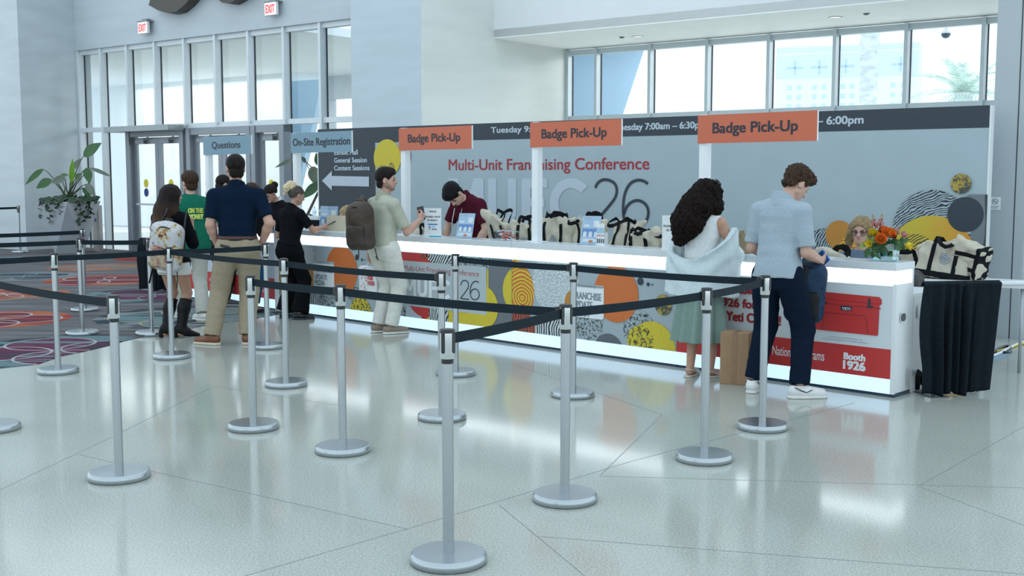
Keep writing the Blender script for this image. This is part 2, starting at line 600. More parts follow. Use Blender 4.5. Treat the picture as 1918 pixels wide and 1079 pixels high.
win1 = glazing('window_1', TR, 0.12, 0.0, 4.53, 2.727, fm=M('mullion_paint', (0.68, 0.74, 0.77), 0.5, 0.1, 0.03, 8), lower=lambda x: x < 0.1 or x > 5.1)
def leaf(mb, gl, x0, x1, y, z1=2.50):
    st = 0.115
    mb.box(x0, x0 + st, y, y + 0.05, 0.01, z1).box(x1 - st, x1, y, y + 0.05, 0.01, z1)
    mb.box(x0 + st, x1 - st, y, y + 0.05, z1 - 0.14, z1).box(x0 + st, x1 - st, y, y + 0.05, 0.01, 0.26)
    gl.box(x0 + st, x1 - st, y + 0.02, y + 0.03, 0.26, z1 - 0.14)
def door(name, x0, x1, leaves, canopy=False):
    mb = MB()
    mb.box(x0, x0 + 0.13, -0.12, 0.12, 0, 2.66).box(x1 - 0.13, x1, -0.12, 0.12, 0, 2.66).box(x0, x1, -0.10, 0.12, 2.52, 2.66)
    o = wall(mb, name, [door_m])
    wdt = (x1 - x0 - 0.26) / leaves
    for k in range(leaves):
        a = x0 + 0.13 + k * wdt
        lm, gl = MB(), MB()
        leaf(lm, gl, a + 0.004, a + wdt - 0.004, 0.0)
        lf = wall(lm, 'door_leaf', [door_m], o)
        wall(gl, 'pane', [pane_m], lf)
        hb = MB().box(a + 0.1, a + wdt - 0.1, -0.045, -0.02, 1.02, 1.06)
        wall(hb, 'push_bar', [frame_l], lf)
        cl = MB().box(a + 0.2, a + 0.5, -0.09, 0.0, 2.36, 2.44).tube([(a + 0.45, -0.05, 2.46), (a + 0.72, -0.12, 2.50)], 0.012)
        wall(cl, 'door_closer', [M('closer_grey', (0.22, 0.25, 0.28), 0.4, 0.5)], lf)
        for zc, cm in ((1.50, M('sticker_yellow', (0.72, 0.60, 0.03), 0.5)), (1.30, M('sticker_blue', (0.02, 0.05, 0.22), 0.5))):
            sm = MB().flat([(x, z) for x, z in [(a + wdt * 0.45 + 0.085 * math.cos(t * math.pi / 12), zc + 0.095 * math.sin(t * math.pi / 12)) for t in range(24)]], 0.012)
            wall(sm, 'door_sticker', [cm], lf)
    if canopy:
        wall(MB().box(x0 - 0.2, x1 + 0.02, -0.50, -0.1, 2.615, 2.735), 'header_box', [M('header_grey', (0.33, 0.37, 0.38), 0.45, 0.3)], o, 0.004)
    return o
door('door_1', 0.0, 2.06, 2, True)
door('door_2', 2.16, 4.22, 2)
door('door_3', 4.24, 5.22, 1)
# ---- clerestory window wall on the right, glazed end bay
WX = [9.273 + 0.03] + [9.273 + 0.70 + 1.2 * k for k in range(8)] + [19.1]
glazing('window_2', WX, 3.80, 0.0, 4.12, 2.80, fm=M('clerestory_frame', (0.58, 0.65, 0.69), 0.5, 0.1, 0.03, 8))
glazing('window_3', [19.47, 21.6, 23.7], -2.55, 0.06, 6.6, 2.63, mw=0.10, md_=0.14, fm=frame_l)
o = wall(MB().box(19.42, 23.7, -2.72, -2.5, 0, 0.07), 'trim_1', [frame_l])
# ---- soffit fittings
def ceiling_fitting(p, name, label, cat, group, small=False):
    t = thing(name, label, cat, (p.x, p.y, 4.144), 0, group)
    if small:
        MB().lathe([(0.05, 0), (0.05, -0.012), (0.02, -0.03)], 16).build('sprinkler_plate', M('chrome_dark', (0.2, 0.22, 0.23), 0.3, 0.8), t)
    else:
        MB().lathe([(0.115, 0.0), (0.115, -0.012), (0.085, -0.012), (0.085, 0)], 24).build('trim_ring', M('white_ring', (0.75, 0.75, 0.75), 0.4), t)
        MB().lathe([(0.084, -0.004), (0.0, -0.004)], 24, caps=False).build('lamp_lens', M('lamp_lens', (0.8, 0.78, 0.7), 0.4, emit=(1, 0.96, 0.85), estr=1.2), t)
ceiling_fitting(onz(1195, 68, 4.144), 'downlight', 'round recessed downlight in the soffit, left one near the stone pier', 'ceiling light', 'downlights in the soffit')
ceiling_fitting(onz(1565, 32, 4.144), 'downlight', 'round recessed downlight in the soffit, right one above the hotel view', 'ceiling light', 'downlights in the soffit')
ceiling_fitting(onz(1165, 69, 4.144), 'sprinkler', 'small round sprinkler beside the left soffit downlight', 'sprinkler', 'sprinklers in the soffit', True)
ceiling_fitting(onz(1623, 25, 4.144), 'sprinkler', 'small round sprinkler beside the right soffit downlight', 'sprinkler', 'sprinklers in the soffit', True)
# ---- outdoors
gm = M('outdoor_paving', (0.78, 0.79, 0.80), 0.8, 0, 0.04, 1)
og = MB().add([(-60, 20, -0.03), (60, 20, -0.03), (160, 330, -0.03), (-160, 330, -0.03)], [(0, 1, 2, 3)]).build('outdoor_paving', [gm])
og['kind'] = 'structure'
pale = M('pale_render_wall', (0.88, 0.93, 0.94), 0.7, 0, 0.02, 1)
mb = MB().box(-14.0, -3.3, 7.4, 7.6, 0, 4.62).box(-14.0, 4.4, 0.35, 9.5, 4.62, 4.8)
wall(mb, 'wall_vestibule', [pale])
mb = MB()
for x in (-3.2, -1.9, -0.4, 1.1, 2.6, 4.1):
    mb.box(x - 0.07, x + 0.07, 9.0, 9.3, 0, 4.0)
mb.box(-3.3, 4.4, 9.0, 9.3, 3.95, 4.62).box(-3.3, 4.4, 9.0, 9.2, 2.6, 2.68)
wall(mb, 'trim_2', [frame_l])
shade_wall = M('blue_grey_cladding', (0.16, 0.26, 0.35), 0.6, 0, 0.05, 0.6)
# slanted clad wall seen through the glazing
def ext_poly(name, pts, Y, depth, m, label, cat):
    q = [onplane(px, py, (0, Y), (1, 0)) for px, py in pts]
    mb = MB().prism([(a.x, a.z) for a in q], 0, depth)
    o = mb.build(name, m)
    o.location = (0, Y, 0)
    return tag(o, label, cat)
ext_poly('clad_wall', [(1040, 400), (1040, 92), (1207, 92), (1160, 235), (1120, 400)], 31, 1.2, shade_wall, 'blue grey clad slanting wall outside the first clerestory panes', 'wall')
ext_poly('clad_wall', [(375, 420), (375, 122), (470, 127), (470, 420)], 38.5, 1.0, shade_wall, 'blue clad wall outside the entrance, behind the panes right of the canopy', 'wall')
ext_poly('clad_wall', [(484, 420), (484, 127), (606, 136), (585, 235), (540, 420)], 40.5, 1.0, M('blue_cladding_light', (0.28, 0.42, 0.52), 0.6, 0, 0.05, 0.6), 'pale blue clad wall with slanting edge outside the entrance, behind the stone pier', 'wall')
# hotel with window grid, palms
hb = thing('hotel_building', 'white hotel block with rows of small windows seen through the clerestory', 'building', tuple(onz(1578, 360, 0).xy.normalized() * 300) + (0,), RZ + 0.25)
hz0, hz1 = -0.03, 34.0
MB().box(-17, 17, 0, 14, hz0, hz1).build('facade', M('hotel_render', (0.92, 0.95, 0.96), 0.7, 0, 0.02, 0.05), hb)
MB().box(-17.1, 17.1, -0.25, 0, 26.1, 31.8).build('upper_band', M('hotel_band', (0.74, 0.84, 0.92), 0.7), hb)
MB().box(-17.1, 17.1, -0.3, 0, 32.6, 33.6).build('cornice', MATS['hotel_band'], hb)
wm = M('hotel_window', (0.62, 0.78, 0.90), 0.3)
for i, x in enumerate((-13.7, -11.3, -7.5, -5.2, -0.6, 1.6, 11.2, 13.7)):
    for k in range(7):
        MB().box(x - 0.6, x + 0.6, -0.06, 0, 9.0 + 2.35 * k, 9.0 + 2.35 * k + 1.2).build('window', wm, hb)
for x in (-12.4, -6.4, 0.0, 12.9):
    MB().box(x - 0.25, x + 0.25, -0.35, -0.2, 26.9, 30.4).box(x - 2, x + 2, -0.35, -0.2, 28.4, 28.9).build('cross_ornament', M('hotel_cross', (0.55, 0.70, 0.86), 0.6), hb)
frond_m = M('palm_frond', (0.66, 0.80, 0.70), 0.7, 0, 0.2, 3)
bark_m = M('palm_bark', (0.78, 0.82, 0.82), 0.9, 0, 0.22, 2.5, bump=0.6, stretch=(1, 1, 2))
def palm(name, px, pytop, Y, rad, skirt, label):
    b = onplane(px, 320, (0, Y), (1, 0))
    z1 = onplane(px, pytop, (0, Y), (1, 0)).z
    t = thing(name, label, 'palm tree', (b.x, b.y, -0.03), 0, 'palms outside the clerestory')
    rr, zz = [], []
    prof = []
    k = 26
    for i in range(k + 1):
        u = i / k
        r = rad * (1.0 + 0.06 * (-1) ** i + (skirt * max(0, u - 0.72) / 0.28))
        prof.append((r, u * z1))
    MB().lathe(prof, 14).build('trunk', bark_m, t)
    fm = MB()
    rnd = random.Random(px)
    for i in range(38):
        a = rnd.uniform(0, 6.28)
        el = rnd.uniform(-0.5, 1.1)
        L = rnd.uniform(1.9, 2.8)
        d = Vector((math.cos(a) * math.cos(el), math.sin(a) * math.cos(el), math.sin(el)))
        side = d.cross(Vector((0, 0, 1))).normalized()
        prev = Vector((0, 0, z1))
        for s in range(6):
            u = (s + 1) / 6
            p_ = Vector((0, 0, z1)) + d * L * u + Vector((0, 0, -0.9 * u * u))
            for sd in (-1, 1):
                for q in range(3):
                    o_ = prev.lerp(p_, q / 3)
                    tip = o_ + side * sd * 0.5 * (1 - 0.6 * u) + d * 0.3 + Vector((0, 0, -0.12))
                    wv = d * 0.03
                    fm.add([o_ - wv, o_ + wv, tip], [(0, 1, 2)])
            prev = p_
    fm.build('fronds', frond_m, t)
palm('palm_tree', 1622, -20, 48, 0.36, 0.35, 'tall palm with shaggy trunk in front of the hotel, outside the clerestory')
palm('palm_tree', 1800, 172, 42, 0.28, 0.1, 'low palm crown outside the rightmost clerestory pane')
q = onplane(1772, 57, (0, 19.2), (1, 0))
dc = thing('dome_camera', 'dark dome security camera hanging in the rightmost clerestory pane', 'camera', (q.x, q.y, q.z - 0.01))
MB().lathe([(0.03, 0.16), (0.03, 0.03), (0.075, 0.0), (0.085, -0.04)], 20).build('camera_housing', M('white_housing', (0.8, 0.8, 0.8), 0.4), dc)
MB().lathe([(0.075, -0.04), (0.07, -0.075), (0.045, -0.11), (0.0, -0.125)], 20, caps=False).build('dome_cover', M('smoked_dome', (0.05, 0.12, 0.18), 0.15), dc)
# ---- exit signs and wall sculpture
exit_red = M('exit_red', (0.8, 0.03, 0.03), 0.4, emit=(1, 0.05, 0.04), estr=0.9)
exit_face = M('exit_face', (0.9, 0.8, 0.8), 0.4, emit=(1, 0.55, 0.52), estr=0.6)
def exit_sign(px, py, label):
    q = onplane(px, py, E0.xy, (-0.792, 0.611))
    lp = ((q - E0).dot(XA), q.z)
    t = thing('exit_sign', label, 'exit sign', tuple(wp(lp[0], -0.08, lp[1])), RZ, 'exit signs above the entrance')
    MB().box(-0.17, 0.17, -0.16, -0.10, -0.125, 0.125).build('housing', M('sign_housing', (0.8, 0.8, 0.8), 0.4), t, 0.006)
    MB().box(-0.16, 0.16, -0.164, -0.16, -0.115, 0.115).build('lit_face', exit_face, t)
    m = MB()
    text_into(m, 'EXIT', -0.125, 0.125, -0.075, 0.15, -0.166, 0, 0.03)
    m.build('lettering', exit_red, t)
    MB().box(-0.18, 0.18, -0.17, 0.0, 0.126, 0.15).box(-0.08, 0.08, -0.12, 0.0, 0.15, 0.19).build('bracket', M('bracket_grey', (0.25, 0.28, 0.3), 0.4, 0.4), t)
exit_sign(285, 54, 'red lit EXIT sign above the canopy doors, left of the two')
exit_sign(524, 19, 'red lit EXIT sign right of the dark wave sculpture')
def sculpture():
    t = MB()
    top = [(-2.42, 5.30), (-2.20, 4.99)]
    pts = []
    def q(px, py):
        a = onplane(px, py, E0.xy, (-0.792, 0.611))
        return ((a - E0).dot(XA), a.z)
    low = [q(*p) for p in [(304, 13), (322, 23), (340, 28), (356, 25), (372, 12), (392, -12), (408, -22), (420, -12), (430, 0), (442, 9), (455, 10), (470, 2), (488, -14), (505, -30)]]
    up = [q(*p) for p in [(505, -62), (480, -48), (462, -34), (448, -36), (432, -50), (410, -62), (392, -55), (376, -40), (360, -22), (345, -20), (330, -30), (318, -36)]]
    n = len(low)
    t.prism(low + up, -0.34, -0.09)
    o = t.build('wall_sculpture', M('dark_bronze', (0.075, 0.068, 0.060), 0.5, 0.2))
    o.location = E0
    o.rotation_euler = (0, 0, RZ)
    return tag(o, 'dark bronze wave sculpture on the wall above the entrance', 'sculpture')
sculpture()
# ================================================================ STANCHIONS AND BELTS
steel = M('brushed_steel', (0.42, 0.455, 0.475), 0.24, 0.92, 0.05, 30, stretch=(6, 6, 0.6))
chrome = M('chrome_head', (0.78, 0.80, 0.82), 0.12, 1.0, 0.02, 10)
disc_m = M('steel_base', (0.43, 0.475, 0.50), 0.24, 0.85, 0.03, 4)
blackp = M('black_plastic', (0.010, 0.013, 0.016), 0.35)
belt_m = M('belt_webbing', (0.010, 0.019, 0.027), 0.62, 0, 0.25, 60, stretch=(0.4, 0.4, 6), spec=0.12)
def stanchion_parts(t):
    MB().lathe([(0.160, 0.0), (0.168, 0.004), (0.168, 0.026), (0.165, 0.036), (0.160, 0.042), (0.156, 0.044)], 64, caps=False).lathe([(0.156, 0.044), (0.020, 0.0455)], 64, smooth=False, caps=False).build('base', disc_m, t)
    MB().lathe([(0.0248, 0.040), (0.0248, 0.885)], 24).build('pole', steel, t)
    MB().lathe([(0.0262, 0.872), (0.0262, 0.896)], 24).build('collar', blackp, t)
    h = MB().lathe([(0.030, 0.893), (0.0325, 0.897), (0.0325, 1.006)], 28).build('belt_head', chrome, t)
    MB().lathe([(0.0335, 1.004), (0.0335, 1.016), (0.029, 1.020)], 28).build('cap', blackp, h)
    sl = MB()
    for k in range(4):
        xf = Matrix.Rotation(k * math.pi / 2, 4, 'Z')
        sl.box(0.020, 0.0350, -0.0085, 0.0085, 0.925, 1.006, 0, xf)
        sl.tube([xf @ Vector((0.034, 0, 0.926)), xf @ Vector((0.026, 0, 0.924))], 0.0085, 10)
    sl.build('belt_slots', blackp, h)
proto_st = None
ST = {}
def stanchion(key, p, label, rot):
    global proto_st
    if proto_st is None:
        proto_st = thing('stanchion', label, 'stanchion', (p[0], p[1], 0), rot, 'belt barrier posts of the queue')
        stanchion_parts(proto_st)
        o = proto_st
    else:
        o = copy_tree(proto_st)
        o.location = (p[0], p[1], 0)
        o.rotation_euler = (0, 0, rot)
        o['label'] = label
    ST[key] = o
    return o
BASES = dict(A=(840, 1033), B=(1058, 921), C=(223, 880), D=(642, 832), E=(1319, 847), F=(1428, 790), G=(475, 790), H=(828, 772), I=(1073, 731), J=(536, 712), K=(854, 692), L=(322, 661), M=(109, 688), N=(501, 643), O=(154, 619), P=(159, 576), Q=(-12, 792))
POS = {k: onz(x, y, 0.045).xy for k, (x, y) in BASES.items()}
POS['X'] = onz(279, 446, 1.02).xy + Vector((0.0, 0.0))
POS['Z'] = onz(38, 471, 0.03).xy
POS['Y'] = onz(-150, 716, 0.045).xy
POS['V'] = onz(-190, 640, 0.045).xy
POS['W'] = onz(-210, 600, 0.045).xy
POS['U'] = onz(-120, 476, 0.045).xy
LAB = dict(A='steel stanchion nearest the camera, one grey belt running right from it', B='steel stanchion where three belts meet, right of the nearest one',
           C='steel stanchion at lower left, belt leaving the frame to the left', D='steel stanchion left of the nearest one, in the second row',
           E='steel stanchion in front of the woman in the sage skirt', F='steel stanchion in front of the man in navy trousers, rightmost of the queue',
           G='steel stanchion in front of the man in khaki trousers', H='steel stanchion between the nearest stanchion and the man with the brown backpack',
           I='steel stanchion in front of the white media card on the counter', J='steel stanchion in front of the woman dressed in black',
           K='steel stanchion standing close to the counter panel reading 26', L='steel stanchion in front of the woman in knee boots',
           M='steel stanchion at the edge of the carpet on the left', N='steel stanchion just right of the man in khaki trousers',
           O='steel stanchion on the carpet in front of the large planter', P='chrome stanchion on the carpet, rear one of the pair before the planter',
           Q='steel stanchion at the left frame edge, only its base edge showing', X='steel stanchion beside the black drape behind the woman in knee boots',
           Z='thin dark stanchion far away against the left stone wall', Y='steel stanchion past the left frame edge, holding the carpet edge belt',
           V='steel stanchion past the left frame edge, holding the planter front belt', W='steel stanchion past the left frame edge, holding the rear carpet belt', U='dark stanchion past the left frame edge near the stone wall')
BELTS = ['AB', 'BE', 'EF', 'DB', 'GD', 'JH', 'LJ', 'LN', 'ML', 'MY', 'OX', 'OV', 'PW', 'CQ', 'KI', 'IF', 'ZU']
rotof = {}
for b_ in BELTS:
    d = POS[b_[1]] - POS[b_[0]]
    rotof.setdefault(b_[0], math.atan2(d.y, d.x))
    rotof.setdefault(b_[1], math.atan2(d.y, d.x))
for k in LAB:
    stanchion(k, POS[k], LAB[k], rotof.get(k, 0))
SHORT = dict(A='nearest stanchion', B='three-belt stanchion', C='lower left stanchion', D='second row stanchion', E='sage skirt stanchion', F='navy trousers stanchion', G='khaki trousers stanchion',
             H='stanchion behind the nearest', I='media card stanchion', J='black outfit stanchion', K='26 panel stanchion', L='knee boots stanchion', M='carpet edge stanchion', N='stanchion right of khaki trousers',
             O='planter stanchion', P='chrome rear stanchion', Q='left frame edge', X='black drape stanchion', Y='left frame side', V='left frame side', W='left frame side', Z='far stone wall stanchion', U='left frame side')
def belt(a, b):
    """webbing pulled from post a's head and clipped on post b"""
    A, B = POS[a], POS[b]
    d = (B - A)
    L = d.length
    d = d / L
    ra = 0.0
    zt, hgt = 0.999, 0.047
    n = 16
    v, f = [], []
    sag = 0.006 * L
    lat = Vector((-d.y, d.x)) * 0.0012
    R = Matrix.Rotation(-ra, 2)
    for i in range(n + 1):
        u = i / n
        s = 0.0365 + (L - 0.073) * u
        q = d * s
        dz = -sag * 4 * u * (1 - u)
        for sg in (-1, 1):
            c = R @ (q + lat * sg)
            v += [(c.x, c.y, zt - hgt + dz), (c.x, c.y, zt + dz)]
    for i in range(n):
        a0, b0 = i * 4, i * 4 + 4
        f += [(a0, b0, b0 + 1, a0 + 1), (a0 + 2, a0 + 3, b0 + 3, b0 + 2), (a0 + 1, b0 + 1, b0 + 3, a0 + 3), (a0, a0 + 2, b0 + 2, b0)]
    o = link(bpy.data.objects.new('retractable_belt', mesh_from('retractable_belt', v, f, belt_m)))
    o.location = (A.x, A.y, 0)
    tag(o, 'black webbing belt between the ' + SHORT[a] + ' and the ' + SHORT[b], 'belt', 'webbing belts of the queue')
    e = d * (L - 0.048)
    c = R @ e
    MB().box(-0.012, 0.010, -0.011, 0.011, 0.948, 1.003, 0, Matrix.Translation((c.x, c.y, 0)) @ Matrix.Rotation(math.atan2(d.y, d.x) - ra, 4, 'Z')).build('belt_clip', blackp, o, 0.002)
for b_ in BELTS:
    belt(*b_)
# ================================================================ REGISTRATION COUNTER
C0 = Vector((2.873, 8.529, 0))
CU, CN = Vector((-0.718, 0.696, 0)), Vector((0.696, 0.718, 0))
CR = math.atan2(-0.696, 0.718)
def cp(s, t, z=0.0): return C0 + CU * s + CN * t + Vector((0, 0, z))
white_lam = M('white_laminate', (0.72, 0.75, 0.76), 0.35, 0, 0.02, 4)
top_m = M('counter_top_laminate', (0.58, 0.63, 0.66), 0.22, 0, 0.02, 4, spec=0.6)
lit_band = M('lit_band', (0.9, 0.95, 1.0), 0.4, emit=(0.88, 0.96, 1.0), estr=2.6)
lit_base = M('lit_base', (0.25, 0.32, 0.40), 0.35, emit=(0.56, 0.79, 1.0), estr=1.25)
kick_m = M('dark_kick', (0.01, 0.03, 0.06), 0.4)
pan_grey = M('panel_grey_print', (0.33, 0.40, 0.44), 0.45, 0, 0.02, 5)
pan_white = M('panel_white_print', (0.60, 0.66, 0.69), 0.45, 0, 0.02, 5)
P_ = dict(orange=M('print_orange', (0.55, 0.145, 0.03), 0.5, 0, 0.05, 50), yellow=M('print_yellow', (0.58, 0.47, 0.03), 0.5, 0, 0.05, 40), red=M('print_red', (0.50, 0.03, 0.03), 0.5, 0, 0.03, 20),
          dark=M('print_dark', (0.022, 0.035, 0.05), 0.5), ochre=M('print_ochre', (0.45, 0.20, 0.03), 0.5, 0, 0.05, 40), grey=M('print_slate', (0.10, 0.12, 0.14), 0.5, 0, 0.08, 30),
          white=M('print_white', (0.72, 0.77, 0.80), 0.5, 0, 0.02, 9), pale=M('print_pale', (0.45, 0.53, 0.60), 0.5, 0, 0.02, 9), txtred=M('print_text_red', (0.33, 0.02, 0.03), 0.5),
          card=M('print_card', (0.40, 0.47, 0.50), 0.5, 0, 0.02, 9), txtgrey=M('print_text_grey', (0.20, 0.25, 0.29), 0.5),
          sp_grey=two_tone('speckle_grey', (0.02, 0.03, 0.035), (0.33, 0.40, 0.43), 'speckle', 34, 0.47), sp_yel=two_tone('speckle_yellow', (0.05, 0.06, 0.02), (0.58, 0.47, 0.03), 'speckle', 30, 0.47),
          sp_pale=two_tone('speckle_pale', (0.33, 0.40, 0.43), (0.62, 0.68, 0.70), 'speckle', 55, 0.5), sp_slate=two_tone('speckle_slate', (0.015, 0.02, 0.025), (0.13, 0.15, 0.17), 'speckle', 20, 0.38),
          sp_yg=two_tone('speckle_yellow_fine', (0.30, 0.26, 0.03), (0.58, 0.47, 0.03), 'speckle', 60, 0.42),
          f_black=two_tone('whorl_black', (0.015, 0.022, 0.03), (0.62, 0.68, 0.70), 'finger', 10, 0.5, 0.06, dist=9, drop=0.5), f_red=two_tone('whorl_red_yellow', (0.52, 0.09, 0.03), (0.60, 0.48, 0.03), 'finger', 9, 0.40, 0.05, dist=6, loc=(1.86, 0, -0.47)),
          f_orange=two_tone('whorl_orange_black', (0.03, 0.025, 0.03), (0.50, 0.08, 0.03), 'finger', 11, 0.5, 0.08, dist=9, drop=0.8), f_yb=two_tone('whorl_yellow_black', (0.04, 0.04, 0.03), (0.55, 0.42, 0.04), 'finger', 11, 0.36, 0.06, dist=8, drop=0.9),
          f_grey=two_tone('whorl_grey_black', (0.02, 0.028, 0.038), (0.345, 0.43, 0.475), 'finger', 12, 0.47, 0.05, dist=12, drop=1.3),
          gold=two_tone('speckle_gold', (0.05, 0.06, 0.05), (0.40, 0.29, 0.05), 'speckle', 11, 0.5), slate=two_tone('lined_slate', (0.03, 0.04, 0.05), (0.15, 0.18, 0.20), 'band', 1.2, 0.12, 0.04, dist=9, rot=1.57))
def grad_mat():
    m = bpy.data.materials.new('print_yellow_to_orange')
    N, L = nodes_of(m)
    tc, sx, mr, rp = N.new('ShaderNodeTexCoord'), N.new('ShaderNodeSeparateXYZ'), N.new('ShaderNodeMapRange'), N.new('ShaderNodeValToRGB')
    mr.inputs[1].default_value, mr.inputs[2].default_value = -0.72, -0.12
    rp.color_ramp.elements[0].color, rp.color_ramp.elements[1].color = (0.52, 0.42, 0.035, 1), (0.60, 0.25, 0.03, 1)
    L.new(tc.outputs['Object'], sx.inputs[0]); L.new(sx.outputs[0], mr.inputs[0]); L.new(mr.outputs[0], rp.inputs[0])
    L.new(rp.outputs[0], N['Principled BSDF'].inputs['Base Color'])
    N['Principled BSDF'].inputs['Roughness'].default_value = 0.5
    return m
P_['yel_or'] = grad_mat()
P_['f_red2'] = two_tone('whorl_red_yellow_banner', (0.52, 0.09, 0.03), (0.60, 0.48, 0.03), 'finger', 12, 0.42, 0.05, dist=8, loc=(1.35, 0, -0.75))
PK = list(P_)
PM = list(P_.values())
class Art:
    """print layers on a vertical plane; pixel pairs are measured off the photo onto that plane"""
    def __init__(s, p0, d, x0, x1, z0, z1, step=0.0004):
        s.p0, s.d, s.lim = Vector(p0), d, (x0, x1, z0, z1)
        s.mb, s.tx, s.y, s.step = MB(), [], -0.001, step
    def at(s, px, py):
        q = onplane(px, py, s.p0.xy, s.d)
        return (-(q - s.p0).xy.dot(Vector(s.d[:2])), q.z)
    def poly(s, ink, pts, raw=False):
        p = clip(pts if raw else [s.at(*q) for q in pts], *s.lim)
        s.y -= s.step
        if len(p) > 2: s.mb.flat(p, s.y, PK.index(ink))
    def circ(s, ink, px, py, rpx, a0=0, a1=2 * math.pi):
        c, e = s.at(px, py), s.at(px, py + rpx)
        s.poly(ink, circle(c[0], c[1], abs(c[1] - e[1]), 56, a0, a1), True)
    def rect(s, ink, x0, y0, x1, y1, r=0.0):
        a, b = s.at(x0, y0), s.at(x1, y1)
        s.poly(ink, rrect(a[0], b[0], b[1], a[1], r) if r else [(a[0], b[1]), (b[0], b[1]), (b[0], a[1]), (a[0], a[1])], True)
    def text(s, ink, txt, x0, y0, x1, y1, cap, weight=0.0):
        a, b, c = s.at(x0, y0), s.at(x1, y1), s.at(x0, y0 - cap)
        s.y -= s.step
        s.tx.append(MB())
        text_into(s.tx[-1], txt, a[0], b[0], a[1], c[1] - a[1], s.y, PK.index(ink), weight)
    def stroke(s, ink, pts, wd):
        q = [Vector((*s.at(*p), 0)) for p in pts]
        # smooth
        for _ in range(3):
            n = [q[0]]
            for i in range(len(q) - 1):
                n += [q[i].lerp(q[i + 1], 0.25), q[i].lerp(q[i + 1], 0.75)]
            q = n + [q[-1]]
        s.y -= s.step
        v = []
        for i, p in enumerate(q):
            t = (q[min(i + 1, len(q) - 1)] - q[max(i - 1, 0)]).normalized()
            nn = Vector((-t.y, t.x, 0)) * wd / 2
            for e in (p + nn, p - nn):
                v.append((e.x, s.y, e.y))
        s.mb.add(v, [(2 * i, 2 * i + 1, 2 * i + 3, 2 * i + 2) for i in range(len(q) - 1)], PK.index(ink))
    def mufc(s, ink, x0, y0, x1, y1, cap):
        a, b, c = s.at(x0, y0), s.at(x1, y1), s.at(x0, y0 - cap)
        W, H = b[0] - a[0], c[1] - a[1]
        w = 0.062 * W
        s.y -= s.step
        X = lambda u: a[0] + u * W
        Z = lambda v: a[1] + v * H
        def q(p):
            s.y -= 0.00004
            s.mb.flat([(X(u), Z(v)) for u, v in p], s.y, PK.index(ink))
        k = 0.062
        q([(0, 0), (k, 0), (k, 1), (0, 1)]); q([(0.205, 0), (0.267, 0), (0.267, 1), (0.205, 1)])
        q([(0.0, 1), (0.072, 1), (0.155, 0.24), (0.112, 0.24)]); q([(0.267, 1), (0.195, 1), (0.112, 0.24), (0.155, 0.24)])
        def arc(cx, cz, ru, rv, ti, a0, a1, n=24):
            o, i_ = [], []
            for t in range(n + 1):
                th = math.radians(a0 + (a1 - a0) * t / n)
                o.append((cx + ru * math.cos(th), cz + rv * math.sin(th)))
                i_.append((cx + (ru - k) * math.cos(th), cz + (rv - ti) * math.sin(th)))
            for t in range(n): q([o[t], o[t + 1], i_[t + 1], i_[t]])
        q([(0.298, 0.33), (0.36, 0.33), (0.36, 1), (0.298, 1)]); q([(0.443, 0.33), (0.505, 0.33), (0.505, 1), (0.443, 1)])
        arc(0.4015, 0.33, 0.1035, 0.34, 0.19, 180, 360)
        e = 0.542
        q([(e, 0), (e + k, 0), (e + k, 1), (e, 1)]); q([(e + k, 0.81), (e + 0.178, 0.81), (e + 0.178, 1), (e + k, 1)]); q([(e + k, 0.42), (e + 0.160, 0.42), (e + 0.160, 0.60), (e + k, 0.60)])
        arc(0.880, 0.5, 0.145, 0.51, 0.20, 42, 318)
    def finish(s, parent, an='printed_artwork', tn='lettering'):
        o = s.mb.build(an, PM, parent) if s.mb.f else None
        for t_ in s.tx: t_.build(tn, PM, parent)
        return o
def module(k, label, base_m, end=False):
    s0 = 2.0 * k
    t = thing('registration_counter', label, 'counter', tuple(cp(s0, 0)), CR, 'white registration counter units')
    g = 0.003
    bd = MB().box(-2 + g, -g, 0.03, 0.29, 0.03, 0.86).box(-2 + g, -g, 0.26, 0.29, 0.86, 0.96)
    bd.box(-2 + g, -2 + 0.02, 0.03, 0.29, 0.86, 0.96)
    bd.build('body', white_lam, t, 0.002)
    MB().box(-2 + g, -g, 0.02, 0.28, 0, 0.03).build('kick_plate', kick_m, t)
    MB().box(-2 + g, -0.003 if not end else -0.03, 0.003, 0.03, 0.026, 0.135).build('base_light', lit_base, t)
    MB().box(-2 + g, -g if not end else -0.03, 0.0, 0.03, 0.14, 0.845).build('front_panel', base_m, t)
    if end:
        MB().box(-0.03, -0.002, 0.0, 0.03, 0.026, 0.86).build('corner_post', white_lam, t)
    MB().box(-2 + 0.02, -g, 0.0, 0.25, 0.862, 0.958).build('light_band', lit_band, t)
    MB().box(-2 + g, -g, -0.012, 0.30, 0.96, 1.02).build('countertop', top_m, t, 0.003)
    MB().box(-2 + g, -g, 0.29, 0.85, 0.735, 0.77).box(-0.04, -g, 0.30, 0.82, 0, 0.735).box(-2 + g, -2 + 0.04, 0.30, 0.82, 0, 0.735).build('desk', white_lam, t, 0.003)
    if end:
        m_ = M('slot_dark', (0.06, 0.07, 0.08), 0.5)
        for (y0, y1, z0, z1, mm) in ((0.075, 0.155, 0.575, 0.635, m_), (0.36, 0.52, 0.585, 0.665, white_lam), (0.215, 0.245, 0.07, 0.20, white_lam)):
            fr = MB()
            fr.add([(0.004, y, z) for y, z in rrect(y0 - 0.01, y1 + 0.01, z0 - 0.012, z1 + 0.012, 0.03)], [tuple(range(24))])
            fr.add([(0.0062, y, z) for y, z in rrect(y0, y1, z0, z1, 0.024)], [tuple(range(24))], 1)
            fr.build('hand_hole', [white_lam, mm], t)
    return t, Art(cp(s0, 0), CU, -1.997, -0.003 if not end else -0.03, 0.14, 0.845)
